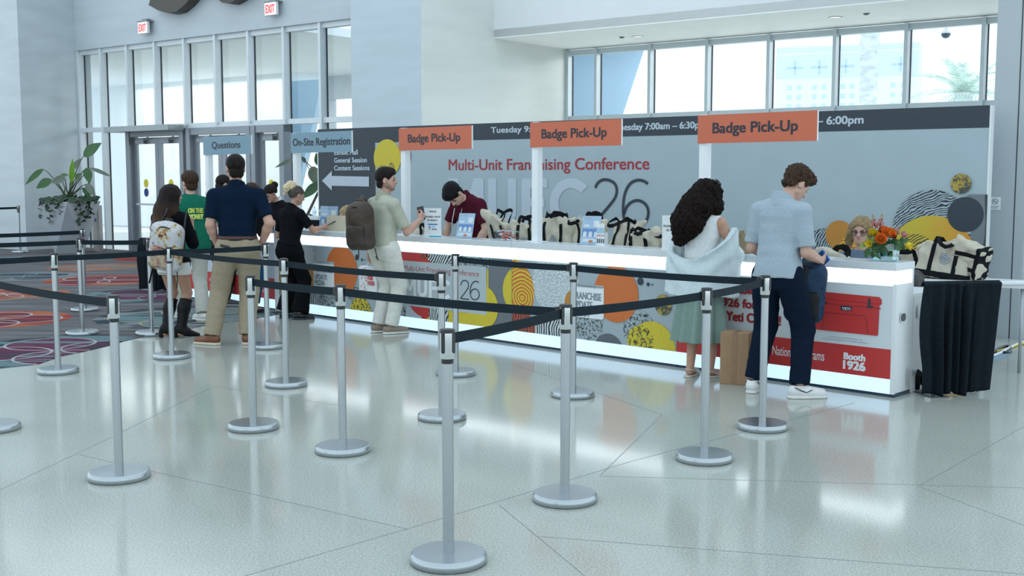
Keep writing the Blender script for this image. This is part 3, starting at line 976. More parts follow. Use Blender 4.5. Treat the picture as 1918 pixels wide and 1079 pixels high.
# right end unit: cooler advert
t, a = module(0, 'white lit counter unit at the right end, with the red cooler advert', pan_white, True)
zr = a.at(1668, 655)[1]
a.poly('red', [(-1.997, 0.14), (-0.03, 0.14), (-0.03, zr), (-1.997, zr)], True)
a.text('white', 'Booth', 1581, 672, 1620, 675, 11.5, 0.085)
a.text('white', '1926', 1580, 690, 1620, 694, 15, 0.085)
a.text('white', 'National Programs', 1447, 664, 1544, 675, 17, 0.008)
a.rect('white', 1439.3, 646, 1440.6, 666)
a.text('txtred', 'w', 1356, 545, 1375, 548, 11, 0.07)
a.text('txtred', 'toke', 1383, 549, 1420, 553, 17, 0.07)
a.text('txtred', '1926 for', 1347, 572, 1417, 580, 15, 0.07)
a.text('txtred', 'Yeti Cooler!', 1361, 599, 1462, 607, 16, 0.07)
a.text('txtgrey', 'For the Sweepstakes Official Rules, visit', 1551, 631, 1616, 637.5, 2.2)
a.text('txtgrey', 'https://shop.alphagraphics.com/multisweepstakes', 1542, 634.5, 1626, 642.5, 2.2)
a.poly('red', [(1534, 548), (1538, 546), (1648, 556.5), (1652, 562), (1652, 570), (1648, 572), (1645, 628), (1642, 629), (1530, 617), (1525, 612), (1526, 600), (1533, 566)])
for ink, pts in (('txtred', [(1534, 566), (1650, 577), (1650, 579.5), (1534, 568)]), ('txtred', [(1537, 558), (1648, 569), (1648, 570.5), (1537, 559.5)]),
                 ('txtred', [(1546, 584), (1620, 590.5), (1624, 597), (1627, 625), (1625, 625), (1622, 598), (1618, 592.5), (1547, 586), (1544, 590), (1542, 616), (1540, 616), (1543, 587)])):
    a.poly(ink, pts)
for x, y in ((1541, 551), (1627, 559)):
    a.rect('dark', x, y, x + 4, y + 17)
    a.rect('dark', x - 2, y + 13, x + 9, y + 18)
a.rect('dark', 1575.5, 572.5, 1596, 582.5, 0.004)
a.text('white', 'YETI', 1578, 579.8, 1593.5, 581, 4.6, 0.03)
a.finish(t)
# second unit: media card and circles
t, a = module(1, 'white lit counter unit with orange circle and media card, right of the 26 panel', pan_grey)
a.circ('sp_pale', 1040, 530, 58)
a.circ('f_red', 955, 545, 62)
a.circ('ochre', 1080, 570, 30)
a.circ('sp_grey', 1103, 606, 34)
a.circ('f_black', 1035, 628, 44)
a.circ('grey', 1140, 662, 37)
a.circ('f_orange', 975, 618, 38)
a.circ('sp_grey', 1197, 618, 37)
a.circ('yellow', 1222, 656, 54)
a.circ('sp_yel', 1200, 640, 31)
a.circ('orange', 1154, 551, 53)
a.circ('dark', 1200, 527, 7.2)
a.circ('dark', 1214.5, 532.5, 3.6)
a.circ('dark', 1222, 533, 1.8)
a.circ('gold', 1243, 571, 19.5)
a.rect('white', 1078, 531, 1131.5, 599, 0.02)
a.rect('card', 1078, 531, 1131.5, 541.5, 0.018)
a.text('txtgrey', 'Presented by', 1083.5, 536.5, 1118, 540.5, 5.5, 0.03)
a.text('txtgrey', 'FRANCHISE', 1075, 558.5, 1127, 563, 12.5, 0.05)
a.text('txtgrey', 'UPDATE', 1075, 575, 1110, 578, 12.5, 0.05)
a.text('txtgrey', 'MEDIA', 1075, 590, 1104, 592, 12.5, 0.05)
a.finish(t)
# third unit: conference card
t, a = module(2, 'white lit counter unit with the grey conference card reading 26', pan_grey)
a.poly('yellow', [(-1.997, 0.14), (-0.003, 0.14), (-0.003, 0.845), (-1.997, 0.845)], True)
a.rect('sp_slate', 915, 470, 960, 640)
a.circ('yellow', 975, 545, 46)
a.poly('red', [(690, 440), (800, 455), (800, 640), (690, 600)])
a.circ('f_orange', 803, 482, 22)
a.poly('f_black', [(806, 460), (850, 466), (850, 500), (800, 495)])
a.poly('sp_grey', [(850, 466), (925, 474), (914, 505), (850, 500)])
a.poly('sp_grey', [(715, 560), (760, 560), (762, 595), (715, 590)])
a.poly('pale', [(760, 560), (790, 575), (790, 610), (762, 605)])
a.circ('red', 795, 540, 54)
a.circ('f_black', 822, 590, 27)
a.circ('yellow', 905, 575, 40)
a.rect('card', 751, 487.5, 912, 590, 0.02)
a.text('txtred', 'Multi-Unit Franchising Conference', 757.5, 506, 898, 518.5, 9.5)
a.mufc('white', 757.5, 552, 846, 561, 35)
wd = 0.011
a.stroke('dark', [(864, 534), (866, 527), (872, 524.5), (878, 528), (879, 536), (876, 543), (864, 558), (864, 559), (880, 561)], wd)
a.stroke('dark', [(898, 529), (893, 526.5), (887, 528), (882, 538), (881.5, 550), (884, 559), (891, 562), (897, 559), (899.5, 551), (896, 543), (890, 540.5), (884, 544), (882.5, 550)], wd)
a.finish(t)
# fourth unit
t, a = module(3, 'white lit counter unit with orange oval and media card, behind the woman dressed in black', pan_grey)
a.circ('f_yb', 508, 515, 42)
a.circ('sp_pale', 565, 478, 40)
a.circ('f_black', 570, 552, 34)
a.circ('ochre', 590, 518, 23)
a.circ('sp_grey', 612, 566, 27)
a.circ('sp_grey', 662, 545, 22)
a.circ('sp_yel', 676, 588, 32)
a.circ('orange', 640, 507, 47)
a.circ('dark', 669, 482, 5.4)
a.circ('dark', 678.3, 486.5, 2.6)
a.circ('dark', 683.5, 487, 1.3)
a.rect('white', 587.5, 487.5, 627, 545, 0.02)
a.rect('card', 587.5, 487.5, 627, 496, 0.018)
a.text('txtgrey', 'Presented by', 595, 492, 618, 494.5, 4.5, 0.01)
a.text('txtgrey', 'FRANCHISE', 590, 508.5, 623, 511.5, 8.5, 0.05)
a.text('txtgrey', 'UPDATE', 590, 522, 613, 524, 9, 0.05)
a.text('txtgrey', 'MEDIA', 590, 533, 609, 535, 9, 0.05)
a.finish(t)
for k, lab in ((4, 'white lit counter unit at the far left, behind the man in khaki trousers'),):
    MB().box(-8.098, -8.002, 0.0, 0.29, 0.0, 1.018).build('corner_post', white_lam, t).location = (6.0, 0, 0)
    t, a = module(4.05, lab, M('panel_blue_white', (0.50, 0.58, 0.66), 0.45, 0, 0.02, 5))
    a.poly('red', [(-1.997, 0.14), (-0.003, 0.14), (-0.003, 0.40), (-1.997, 0.40)], True)
    if True:
        a.text('white', 'l Pr', 426.5, 531, 439, 532.5, 8, 0.01)
        a.text('white', 'print', 427, 541, 440, 542.5, 6.5, 0.01)
        a.text('white', 'tion', 486.5, 546, 496, 547, 6, 0.01)
        a.text('white', 'ph', 393, 524.5, 399.5, 525.5, 6, 0.01)
    a.finish(t)
# ================================================================ BANNER WALL
BR = Vector((4.716, 11.41, 0))
BD = Vector((-0.789, 0.615, 0)).normalized()
BRZ = math.atan2(-BD.y, -BD.x)
BH = 2.36
bt = thing('banner_wall', 'long grey conference banner wall behind the registration counter', 'banner', tuple(BR), BRZ)
ban = Art(BR, BD, -20, 0, 0, BH, 0.0005)
BL = -ban.at(597, 340)[0]
ban.lim = (-BL, 0, 0.02, BH)
MB().box(-BL, 0, 0, 0.10, 0.0, BH).build('panel', [M('banner_print', (0.345, 0.43, 0.475), 0.5, 0, 0.025, 3)], bt)
MB().box(-0.012, 0.004, -0.004, 0.10, 0, BH).build('end_trim', white_lam, bt)
MB().box(-BL - 0.02, -BL, -0.002, 0.10, 0, BH).build('end_trim', white_lam, bt)
zd = ban.at(1852, 239)[1]
xs_ = ban.at(703, 300)[0]
navy_b = 'dark'
ban.poly('dark', [(-BL, zd), (0, zd), (0, BH), (-BL, BH)], True)
ban.poly('dark', [(-BL, 0.02), (xs_, 0.02), (xs_, BH), (-BL, BH)], True)
ban.text('pale', 'Tuesday 9:00am – 6:00pm', 920, 249, 1108, 244.5, 10.5, 0.05)
ban.text('pale', 'Wednesday 7:00am – 6:30pm', 1130, 245, 1322, 239, 11.5, 0.05)
ban.text('pale', 'Thursday 7:00am – 6:00pm', 1372, 238, 1617, 232, 13.5, 0.05)
ban.text('txtred', 'Multi-Unit Franchising Conference', 841, 318.5, 1216, 320.5, 19.5, 0.02)
ban.mufc('pale', 841, 420, 1104, 427, 86)
ban.stroke('dark', [(1115.5, 352), (1119, 343), (1129, 336), (1142, 337), (1153, 344), (1156.5, 356), (1154, 368), (1148, 378), (1112, 420), (1112, 422), (1162, 424)], 0.036)
ban.stroke('dark', [(1214, 344), (1206, 338.5), (1194, 336.5), (1180, 343), (1170, 362), (1167, 390), (1169, 412), (1180, 424), (1194, 426), (1208, 420), (1216, 402), (1213, 385), (1200, 375), (1186, 376), (1174, 386), (1169, 402)], 0.036)
ban.text('pale', 'Exhibit Hall', 627, 290, 671, 290, 8.5, 0.05)
ban.text('pale', 'General Session', 627, 304.5, 688, 304.5, 8.5, 0.05)
ban.text('pale', 'Content Sessions', 627, 319, 693, 319, 8.5, 0.05)
ban.poly('pale', [(604, 338.5), (622.5, 320), (622.5, 329.5), (692, 331), (692, 349.5), (622.5, 348), (622.5, 357)])
ban.circ('orange', 757, 292, 18)
ban.circ('yellow', 726, 296, 35)
ban.circ('sp_grey', 717, 328, 19)
ban.circ('sp_yel', 717, 322, 13)
ban.circ('gold', 734.5, 312, 7)
ban.circ('red', 732, 340, 11)
for i, r in enumerate((15, 10.5, 6)):
    ban.stroke('pale', [(612 + r * math.cos(math.radians(d)), 404 - r * math.sin(math.radians(d))) for d in range(150, 80, -10)], 0.03)
# round artwork at the right end
ban.rect('slate', 1811, 364, 1850, 560, 0.04)
ban.circ('f_grey', 1745, 428, 72)
ban.circ('f_grey', 1548, 485, 57)
ban.circ('ochre', 1573, 440, 27)
ban.circ('f_yb', 1590, 470, 22)
ban.circ('f_red2', 1612, 470, 40)
ban.circ('yel_or', 1745, 485, 81)
ban.circ('f_yb', 1712, 486, 48)
ban.circ('dark', 1809, 402, 33)
ban.circ('gold', 1801, 344, 18.7)
o = ban.finish(bt)
# ================================================================ POST SIGNS ON THE COUNTER
sign_or = M('sign_orange', (0.53, 0.125, 0.06), 0.5, 0, 0.02, 5)
sign_bl = M('sign_blue_grey', (0.17, 0.29, 0.37), 0.5, 0, 0.02, 5)
sign_tx = M('sign_lettering', (0.010, 0.016, 0.032), 0.5)
post_m = M('white_post', (0.74, 0.78, 0.80), 0.4, 0, 0.02, 4)
def post_sign(s_r, wdt, m, txt, label, margin):
    t = thing('post_sign', label, 'sign', tuple(cp(s_r + wdt - 0.04, 0.20, 1.02)), CR, 'signs on posts along the counter')
    MB().box(-0.0375, 0.0375, -0.0375, 0.0375, 0.006, 1.17).build('post', post_m, t, 0.002)
    MB().box(-0.075, 0.075, -0.075, 0.075, 0, 0.006).build('base_plate', post_m, t)
    p = MB().box(-0.04, wdt - 0.04, -0.060, -0.040, 0.925, 1.165).build('sign_panel', [m, white_lam], t)
    for q in p.data.polygons:
        if abs(q.normal.y) < 0.5: q.material_index = 1
    x = MB()
    text_into(x, txt, -0.04 + margin[0], wdt - 0.04 - margin[1], 0.925 + 0.085, 0.085, -0.0615, 0, 0.042)
    x.build('lettering', sign_tx, t)
post_sign(0.772, 1.14, sign_or, 'Badge Pick-Up', 'orange Badge Pick-Up sign, largest and rightmost, above the curly haired woman', (0.155, 0.175))
post_sign(2.75, 1.14, sign_or, 'Badge Pick-Up', 'orange Badge Pick-Up sign in the middle, above the red conference lettering', (0.155, 0.175))
post_sign(4.715, 1.155, sign_or, 'Badge Pick-Up', 'orange Badge Pick-Up sign on the left, above the man with the brown backpack', (0.155, 0.175))
post_sign(6.705, 1.20, sign_bl, 'On-Site Registration', 'blue grey On-Site Registration sign above the woman dressed in black', (0.05, 0.03))
post_sign(8.765, 1.15, sign_bl, 'Questions', 'blue grey Questions sign above the man in the navy shirt', (0.22, 0.25))
# ================================================================ SOFT SHAPES: distance fields meshed with surface nets
class Soft:
    def __init__(s): s.ops = []
    def add(s, fn, lo, hi, k=0.02): s.ops.append(('add', fn, np.array(lo, float), np.array(hi, float), k)); return s
    def sub(s, fn, lo, hi, k=0.01): s.ops.append(('sub', fn, np.array(lo, float), np.array(hi, float), k)); return s
    def cut(s, p, n, k=0.0):
        """keep the side the normal points away from"""
        p, n = np.array(p, float), np.array(n, float)
        n = n / np.linalg.norm(n)
        s.ops.append(('cut', lambda x, y, z: (x - p[0]) * n[0] + (y - p[1]) * n[1] + (z - p[2]) * n[2], None, None, k)); return s
    def disp(s, fn): s.ops.append(('disp', fn, None, None, 0)); return s
    # primitives
    def cap(s, a, b, r1, r2, k=0.02, sub=False):
        a, b = np.array(a, float), np.array(b, float)
        ba = b - a
        L2 = max(ba @ ba, 1e-9)
        def fn(x, y, z):
            px, py, pz = x - a[0], y - a[1], z - a[2]
            t = np.clip((px * ba[0] + py * ba[1] + pz * ba[2]) / L2, 0, 1)
            return np.sqrt((px - t * ba[0]) ** 2 + (py - t * ba[1]) ** 2 + (pz - t * ba[2]) ** 2) - (r1 + (r2 - r1) * t)
        r = max(r1, r2)
        return (s.sub if sub else s.add)(fn, np.minimum(a, b) - r, np.maximum(a, b) + r, k)
    def chain(s, pts, rs, k=0.02):
        for i in range(len(pts) - 1): s.cap(pts[i], pts[i + 1], rs[i], rs[i + 1], k)
        return s
    def ell(s, c, r, R=None, k=0.02, sub=False):
        c, r = np.array(c, float), np.array(r, float)
        R = np.eye(3) if R is None else np.array(R, float)
        def fn(x, y, z):
            px, py, pz = x - c[0], y - c[1], z - c[2]
            q = [(px * R[0][i] + py * R[1][i] + pz * R[2][i]) for i in range(3)]
            k0 = np.sqrt((q[0] / r[0]) ** 2 + (q[1] / r[1]) ** 2 + (q[2] / r[2]) ** 2)
            k1 = np.sqrt((q[0] / r[0] ** 2) ** 2 + (q[1] / r[1] ** 2) ** 2 + (q[2] / r[2] ** 2) ** 2) + 1e-9
            return k0 * (k0 - 1) / k1
        m = r.max()
        return (s.sub if sub else s.add)(fn, c - m, c + m, k)
    def rbox(s, c, h, rad, R=None, k=0.01, sub=False):
        c, h = np.array(c, float), np.array(h, float)
        R = np.eye(3) if R is None else np.array(R, float)
        def fn(x, y, z):
            px, py, pz = x - c[0], y - c[1], z - c[2]
            q = [np.abs(px * R[0][i] + py * R[1][i] + pz * R[2][i]) - h[i] + rad for i in range(3)]
            return np.sqrt(sum(np.maximum(a, 0) ** 2 for a in q)) + np.minimum(np.maximum(q[0], np.maximum(q[1], q[2])), 0) - rad
        m = np.linalg.norm(h)
        return (s.sub if sub else s.add)(fn, c - m, c + m, k)
    def field(s, res):
        lo = np.min([o[2] for o in s.ops if o[0] == 'add'], axis=0) - 3 * res - 0.012
        hi = np.max([o[3] for o in s.ops if o[0] == 'add'], axis=0) + 3 * res + 0.012
        n = np.ceil((hi - lo) / res).astype(int) + 1
        ax = [lo[i] + res * np.arange(n[i]) for i in range(3)]
        X, Y, Z = ax[0][:, None, None], ax[1][None, :, None], ax[2][None, None, :]
        f = np.full(tuple(n), 0.12, dtype=np.float64)
        for op, fn, a, b, k in s.ops:
            if op in ('add', 'sub'):
                pad = k + 3 * res
                i0 = np.clip(np.floor((a - pad - lo) / res).astype(int), 0, n)
                i1 = np.clip(np.ceil((b + pad - lo) / res).astype(int) + 1, 0, n)
                if np.any(i1 <= i0): continue
                sl = tuple(slice(i0[i], i1[i]) for i in range(3))
                d = fn(X[sl[0]], Y[:, sl[1]], Z[:, :, sl[2]])
                g = f[sl]
                if op == 'add':
                    h = np.clip(0.5 + 0.5 * (d - g) / k, 0, 1)
                    f[sl] = d + (g - d) * h - k * h * (1 - h)
                else:
                    d = -d
                    h = np.clip(0.5 - 0.5 * (d - g) / k, 0, 1)
                    f[sl] = d + (g - d) * h + k * h * (1 - h)
            elif op == 'cut':
                d = np.broadcast_to(fn(X, Y, Z), f.shape)
                f = np.maximum(f, d)
            else:
                f = f + fn(X, Y, Z)
        f[0], f[-1], f[:, 0], f[:, -1], f[:, :, 0], f[:, :, -1] = (0.1,) * 6
        return f, lo
    def mesh(s, name, res, mats):
        f, lo = s.field(res)
        v, q = nets(f, lo, res)
        me = bpy.data.meshes.new(name)
        nv, nq = len(v), len(q)
        me.vertices.add(nv)
        me.vertices.foreach_set('co', v.astype(np.float32).ravel())
        me.loops.add(nq * 4)
        me.loops.foreach_set('vertex_index', q.astype(np.int32).ravel())
        me.polygons.add(nq)
        me.polygons.foreach_set('loop_start', np.arange(0, nq * 4, 4, dtype=np.int32))
        me.polygons.foreach_set('use_smooth', np.ones(nq, dtype=bool))
        for m in (mats if isinstance(mats, (list, tuple)) else [mats]): me.materials.append(m)
        me.update(calc_edges=True)
        return me
    def build(s, name, res, mats, parent=None):
        return link(bpy.data.objects.new(name, s.mesh(name, res, mats)), parent)
def nets(f, lo, h):
    ins = f < 0
    c = np.zeros(tuple(n - 1 for n in f.shape), dtype=np.int8)
    offs = [(i, j, k) for i in (0, 1) for j in (0, 1) for k in (0, 1)]
    nx, ny, nz = c.shape
    for i, j, k in offs: c += ins[i:i + nx, j:j + ny, k:k + nz]
    act = (c > 0) & (c < 8)
    ids = np.argwhere(act)
    idx = np.full(c.shape, -1, dtype=np.int64)
    idx[act] = np.arange(len(ids))
    val = np.stack([f[ids[:, 0] + i, ids[:, 1] + j, ids[:, 2] + k] for i, j, k in offs], 1)
    acc = np.zeros((len(ids), 3))
    cnt = np.zeros(len(ids))
    for a in range(8):
        for b in range(a + 1, 8):
            if sum(abs(offs[a][m] - offs[b][m]) for m in range(3)) != 1: continue
            x = (val[:, a] < 0) != (val[:, b] < 0)
            t = np.where(x, val[:, a] / np.where(x, val[:, a] - val[:, b], 1), 0)
            for m in range(3): acc[:, m] += np.where(x, offs[a][m] + t * (offs[b][m] - offs[a][m]), 0)
            cnt += x
    v = lo + h * (ids + acc / cnt[:, None])
    Q = []
    for ax in range(3):
        o1, o2 = (ax + 1) % 3, (ax + 2) % 3
        sa, sb = [slice(None)] * 3, [slice(None)] * 3
        sa[ax], sb[ax] = slice(0, -1), slice(1, None)
        A, B = ins[tuple(sa)], ins[tuple(sb)]
        e = np.argwhere(A != B)
        e = e[(e[:, o1] > 0) & (e[:, o2] > 0) & (e[:, o1] < f.shape[o1] - 1) & (e[:, o2] < f.shape[o2] - 1)]
        if not len(e): continue
        def cell(d1, d2):
            q = e.copy()
            q[:, o1] -= d1
            q[:, o2] -= d2
            return idx[q[:, 0], q[:, 1], q[:, 2]]
        quad = np.stack([cell(1, 1), cell(0, 1), cell(0, 0), cell(1, 0)], 1)
        fl_ = ~A[e[:, 0], e[:, 1], e[:, 2]]
        quad[fl_] = quad[fl_][:, ::-1]
        Q.append(quad)
    q = np.concatenate(Q)
    return v, q[(q >= 0).all(1)]
def wob(sx, sy, sz, amp, ph=0.0):
    """soft crumple / strand displacement"""
    def fn(x, y, z):
        return amp * (np.sin(sx * x + 1.7 * np.sin(sy * 0.6 * y + ph) + ph) * np.sin(sy * y + 1.3 * np.sin(sz * 0.7 * z + 2 * ph)) * np.sin(sz * z + 1.1 * np.sin(sx * 0.5 * x + ph))
                      + 0.5 * np.sin(2.1 * sx * x + sz * z * 0.8 + ph) * np.sin(1.9 * sy * y - 0.6 * sz * z))
    return fn
def rotm(yaw=0, pitch=0, roll=0):
    """columns: right, forward, up after pitch (nod down positive) then yaw (left positive)"""
    return np.array((Matrix.Rotation(yaw, 3, 'Z') @ Matrix.Rotation(-pitch, 3, 'X') @ Matrix.Rotation(roll, 3, 'Y')))
V3 = lambda *a: np.array(a, float)
# ================================================================ PEOPLE
PZ = np.array([0.455, 0.48, 0.51, 0.55, 0.595, 0.65, 0.71, 0.765, 0.80, 0.825, 0.85])
PROF = {'m': (np.array([0.078, 0.092, 0.097, 0.094, 0.087, 0.090, 0.101, 0.105, 0.088, 0.058, 0.036]), np.array([0.055, 0.066, 0.068, 0.062, 0.058, 0.062, 0.068, 0.066, 0.056, 0.045, 0.035])),
        'f': (np.array([0.082, 0.099, 0.105, 0.096, 0.076, 0.078, 0.088, 0.091, 0.078, 0.052, 0.031]), np.array([0.058, 0.068, 0.070, 0.060, 0.050, 0.054, 0.062, 0.058, 0.050, 0.040, 0.031]))}
class Person:
    def __init__(s, label, loc, yaw, H, sex='m', lean=0.0, twist=0.0, head=(0, 0), L=None, R=None, feet=None, build=1.0, skin=(0.50, 0.30, 0.22), pelvis=None, res=0.0075, sit=False, tilt=0.0):
        s.H, s.sex, s.b, s.res = H, sex, build, res
        s.root = thing('person', label, 'person', (loc[0], loc[1], loc[2] if len(loc) > 2 else 0), math.radians(yaw))
        s.skin = M('skin_%02x%02x%02x' % tuple(int(c * 255) for c in skin), skin, 0.5, 0, 0.05, 25, spec=0.35)
        s.pel = V3(0, 0, 0.515 * H) if pelvis is None else V3(*pelvis)
        s.T = rotm(math.radians(twist), math.radians(lean), math.radians(tilt))
        sx = 0.112 if sex == 'm' else 0.098
        s.sh = {-1: s.tt(-sx * H * build, -0.004 * H, 0.787 * H), 1: s.tt(sx * H * build, -0.004 * H, 0.787 * H)}
        s.hip = {-1: s.pel + V3(-0.052 * H, 0, -0.005 * H), 1: s.pel + V3(0.052 * H, 0, -0.005 * H)}
        df = {-1: (-0.06 * H, 0.0, 0.0), 1: (0.06 * H, 0.0, 0.0)}
        s.feet = feet or {-1: (*df[-1], 8), 1: (*df[1], -8)}
        s.ank, s.knee, s.fyaw = {}, {}, {}
        for k in (-1, 1):
            fx, fy, fz, fw = s.feet[k][:4]
            s.fyaw[k] = math.radians(fw)
            s.ank[k] = V3(fx, fy, fz + 0.047 * H)
            if len(s.feet[k]) > 4: s.knee[k] = V3(*s.feet[k][4])
            else:
                m = (s.hip[k] + s.ank[k]) / 2
                l = (0.245 + 0.238) * H
                d = np.linalg.norm(s.hip[k] - s.ank[k])
                bow = math.sqrt(max(0.0, (l / 2) ** 2 - (d / 2) ** 2))
                s.knee[k] = m + V3(0.2 * math.sin(-s.fyaw[k]), 1, 0) * min(bow, 0.12 * H) + V3(0, 0, 0.012 * H)
        s.arm = {}
        for k, a in ((-1, L), (1, R)):
            a = a or {}
            el = V3(*a['el']) if 'el' in a else s.sh[k] + V3(k * 0.045 * H, -0.01, -0.172 * H)
            wr = V3(*a['wr']) if 'wr' in a else el + V3(k * 0.0, 0.035 * H, -0.145 * H)
            hd = V3(*a.get('dir', wr - el))
            s.arm[k] = (s.sh[k], el, wr, hd / np.linalg.norm(hd), V3(*a.get('palm', (-k, 0.2, 0))), a.get('curl', 0.45))
        # head frame
        nb = s.tt(0, -0.004 * H, 0.835 * H)
        s.HR = s.T @ rotm(math.radians(head[0]), math.radians(head[1])) if not sit else rotm(math.radians(head[0]), math.radians(head[1]))
        s.nb = nb
        s.neck_top = nb + s.HR @ V3(0, 0.012 * H, 0.045 * H)
        s.hc = nb + s.HR @ V3(0, 0.016 * H, 0.100 * H)
    def tt(s, x, y, z):
        return s.pel + s.T @ (V3(x, y, z) - V3(0, 0, 0.515 * s.H))
    def hp(s, x, y, z): return s.hc + s.HR @ (V3(x, y, z) * s.H)
    def torso(s, S, off=0.0, z0=0.455, z1=0.85, k=0.03, wide=1.0, flare=0.0, belly=0.0):
        H = s.H
        A, B = PROF[s.sex]
        A, B, Zp = A * H * s.b * wide + off, B * H * (0.5 + 0.5 * s.b) + off, PZ * H
        T, pel = s.T, s.pel
        zlo, zhi = z0 * H, z1 * H
        def fn(x, y, z):
            px, py, pz = x - pel[0], y - pel[1], z - pel[2]
            lx = px * T[0][0] + py * T[1][0] + pz * T[2][0]
            ly = px * T[0][1] + py * T[1][1] + pz * T[2][1]
            lz = px * T[0][2] + py * T[1][2] + pz * T[2][2] + 0.515 * H
            a, b = np.interp(lz, Zp, A), np.interp(lz, Zp, B)
            if flare:
                w_ = np.clip((0.66 * H - lz) / (0.2 * H), 0, 1) * flare
                a, b = a + w_, b + w_
            yo = -0.008 * H * np.sin(np.clip((lz / H - 0.50) / 0.30, 0, 1) * np.pi * 2) + belly * np.exp(-((lz / H - 0.60) / 0.07) ** 2)
            r = np.sqrt((lx / a) ** 2 + ((ly - yo) / b) ** 2)
            r4 = ((np.abs(lx) / a) ** 2.6 + (np.abs(ly - yo) / b) ** 2.6) ** (1 / 2.6)
            d = (r4 - 1) * b * np.clip(0.6 + 0.4 * r / np.maximum(r4, 1e-6), 0.5, 1)
            return np.maximum(d, np.maximum(lz - zhi, zlo - lz))
        c0, c1 = s.tt(0, 0, zlo), s.tt(0, 0, zhi)
        m = A.max() + abs(flare) + 0.03
        return S.add(fn, np.minimum(c0, c1) - m, np.maximum(c0, c1) + m, k)
    def hand(s, S, k):
        wr, d, p, curl = s.arm[k][2], s.arm[k][3], s.arm[k][4], s.arm[k][5]
        H = s.H
        sc = H / 1.75 * (0.93 if s.sex == 'f' else 1.0)
        p = p - d * (p @ d)
        p = p / np.linalg.norm(p)
        lat = np.cross(d, p) * (1 if k > 0 else -1)          # towards the thumb side
        R = np.stack([lat, p, d], 1)
        S.rbox(wr + d * 0.052 * sc, V3(0.040, 0.014, 0.048) * sc, 0.013 * sc, R, 0.015)
        for i, (o, ln) in enumerate(((0.029, 0.072), (0.010, 0.080), (-0.010, 0.074), (-0.029, 0.060))):
            b0 = wr + d * 0.094 * sc + lat * o * sc
            c1, c2 = curl * 0.9, curl * 2.0
            m = b0 + (d * math.cos(c1) + p * math.sin(c1) + lat * o * 1.5) * ln * 0.5 * sc
            e = m + (d * math.cos(c2) + p * math.sin(c2)) * ln * 0.48 * sc
            S.cap(b0, m, 0.0092 * sc, 0.0084 * sc, 0.004)
            S.cap(m, e, 0.0084 * sc, 0.0070 * sc, 0.004)
        t0 = wr + d * 0.028 * sc + lat * 0.032 * sc + p * 0.004
        t1 = t0 + (d * 0.62 + lat * 0.62 + p * 0.45) * 0.042 * sc
        t2 = t1 + (d * 0.85 + lat * 0.18 + p * (0.35 + 0.5 * curl)) * 0.032 * sc
        S.cap(t0, t1, 0.0125 * sc, 0.0100 * sc, 0.010)
        S.cap(t1, t2, 0.0100 * sc, 0.0082 * sc, 0.004)
    def body(s, leg=0.84):
        H, S = s.H, Soft()
        f = s.sex == 'f'
        q = 0.88 if f else 1.0
        s.torso(S)
        for k in (-1, 1):
            sh, el, wr = s.arm[k][:3]
            S.cap(s.tt(0, -0.003 * H, 0.815 * H), sh, 0.034 * H * q, 0.033 * H * q, 0.03)
            S.cap(sh, el, 0.031 * H * q, 0.024 * H * q, 0.02)
            fm = el + (wr - el) * 0.3
            S.cap(el, fm, 0.0245 * H * q, 0.0255 * H * q, 0.012)
            S.cap(fm, wr, 0.0255 * H * q, 0.0165 * H * q, 0.012)
            s.hand(S, k)
            hp_, kn, an = s.hip[k], s.knee[k], s.ank[k]
            S.cap(hp_, kn, 0.052 * H * leg, 0.033 * H * leg, 0.03)
            ca = kn + (an - kn) * 0.3 + V3(0, -0.010 * H, 0)
            S.cap(kn, ca, 0.031 * H * leg, 0.034 * H * q * leg, 0.02)
            S.cap(ca, an, 0.034 * H * q * leg, 0.0205 * H * leg, 0.02)
            fd = V3(-math.sin(s.fyaw[k]), math.cos(s.fyaw[k]), 0)
            S.cap(an + V3(0, 0, -0.018 * H) - fd * 0.01 * H, an + fd * 0.085 * H + V3(0, 0, -0.030 * H), 0.021 * H, 0.015 * H, 0.015)
        S.cap(s.nb - s.T @ V3(0, 0, 0.03 * H), s.neck_top, 0.036 * H * (0.82 if f else 1), 0.031 * H * (0.86 if f else 1), 0.02)
        s.head_shape(S)
        return S.build('body', s.res, s.skin, s.root)
    def head_shape(s, S):
        H, R, hp = s.H, s.HR, s.hp
        j = 0.92 if s.sex == 'f' else 1.0
        S.ell(hp(0, -0.008, 0.016), V3(0.0445, 0.056, 0.050) * H, R, 0.02)
        S.ell(hp(0, 0.012, -0.012), V3(0.040 * j, 0.042, 0.052) * H, R, 0.02)
        S.ell(hp(0, 0.026, -0.046), V3(0.026 * j, 0.026, 0.021) * H, R, 0.02)          # chin
        S.cap(hp(-0.030 * j, 0.0, -0.036), hp(0, 0.030, -0.048), 0.014 * H, 0.014 * H, 0.012)
        S.cap(hp(0.030 * j, 0.0, -0.036), hp(0, 0.030, -0.048), 0.014 * H, 0.014 * H, 0.012)
        S.ell(hp(-0.018, 0.046, -0.002), V3(0.012, 0.006, 0.008) * H, R, 0.008, True)   # eye sockets
        S.ell(hp(0.018, 0.046, -0.002), V3(0.012, 0.006, 0.008) * H, R, 0.008, True)
        S.cap(hp(-0.024, 0.043, 0.010), hp(0.024, 0.043, 0.010), 0.0055 * H, 0.0055 * H, 0.01)   # brow
        S.cap(hp(0, 0.050, 0.004), hp(0, 0.062, -0.014), 0.0048 * H, 0.0075 * H, 0.006)
        S.cap(hp(-0.007, 0.054, -0.017), hp(0.007, 0.054, -0.017), 0.005 * H, 0.005 * H, 0.004)
        S.cap(hp(-0.011, 0.048, -0.0295), hp(0.011, 0.048, -0.0295), 0.0042 * H, 0.0042 * H, 0.005)
        S.cap(hp(-0.009, 0.0475, -0.0355), hp(0.009, 0.0475, -0.0355), 0.0045 * H, 0.0045 * H, 0.004)
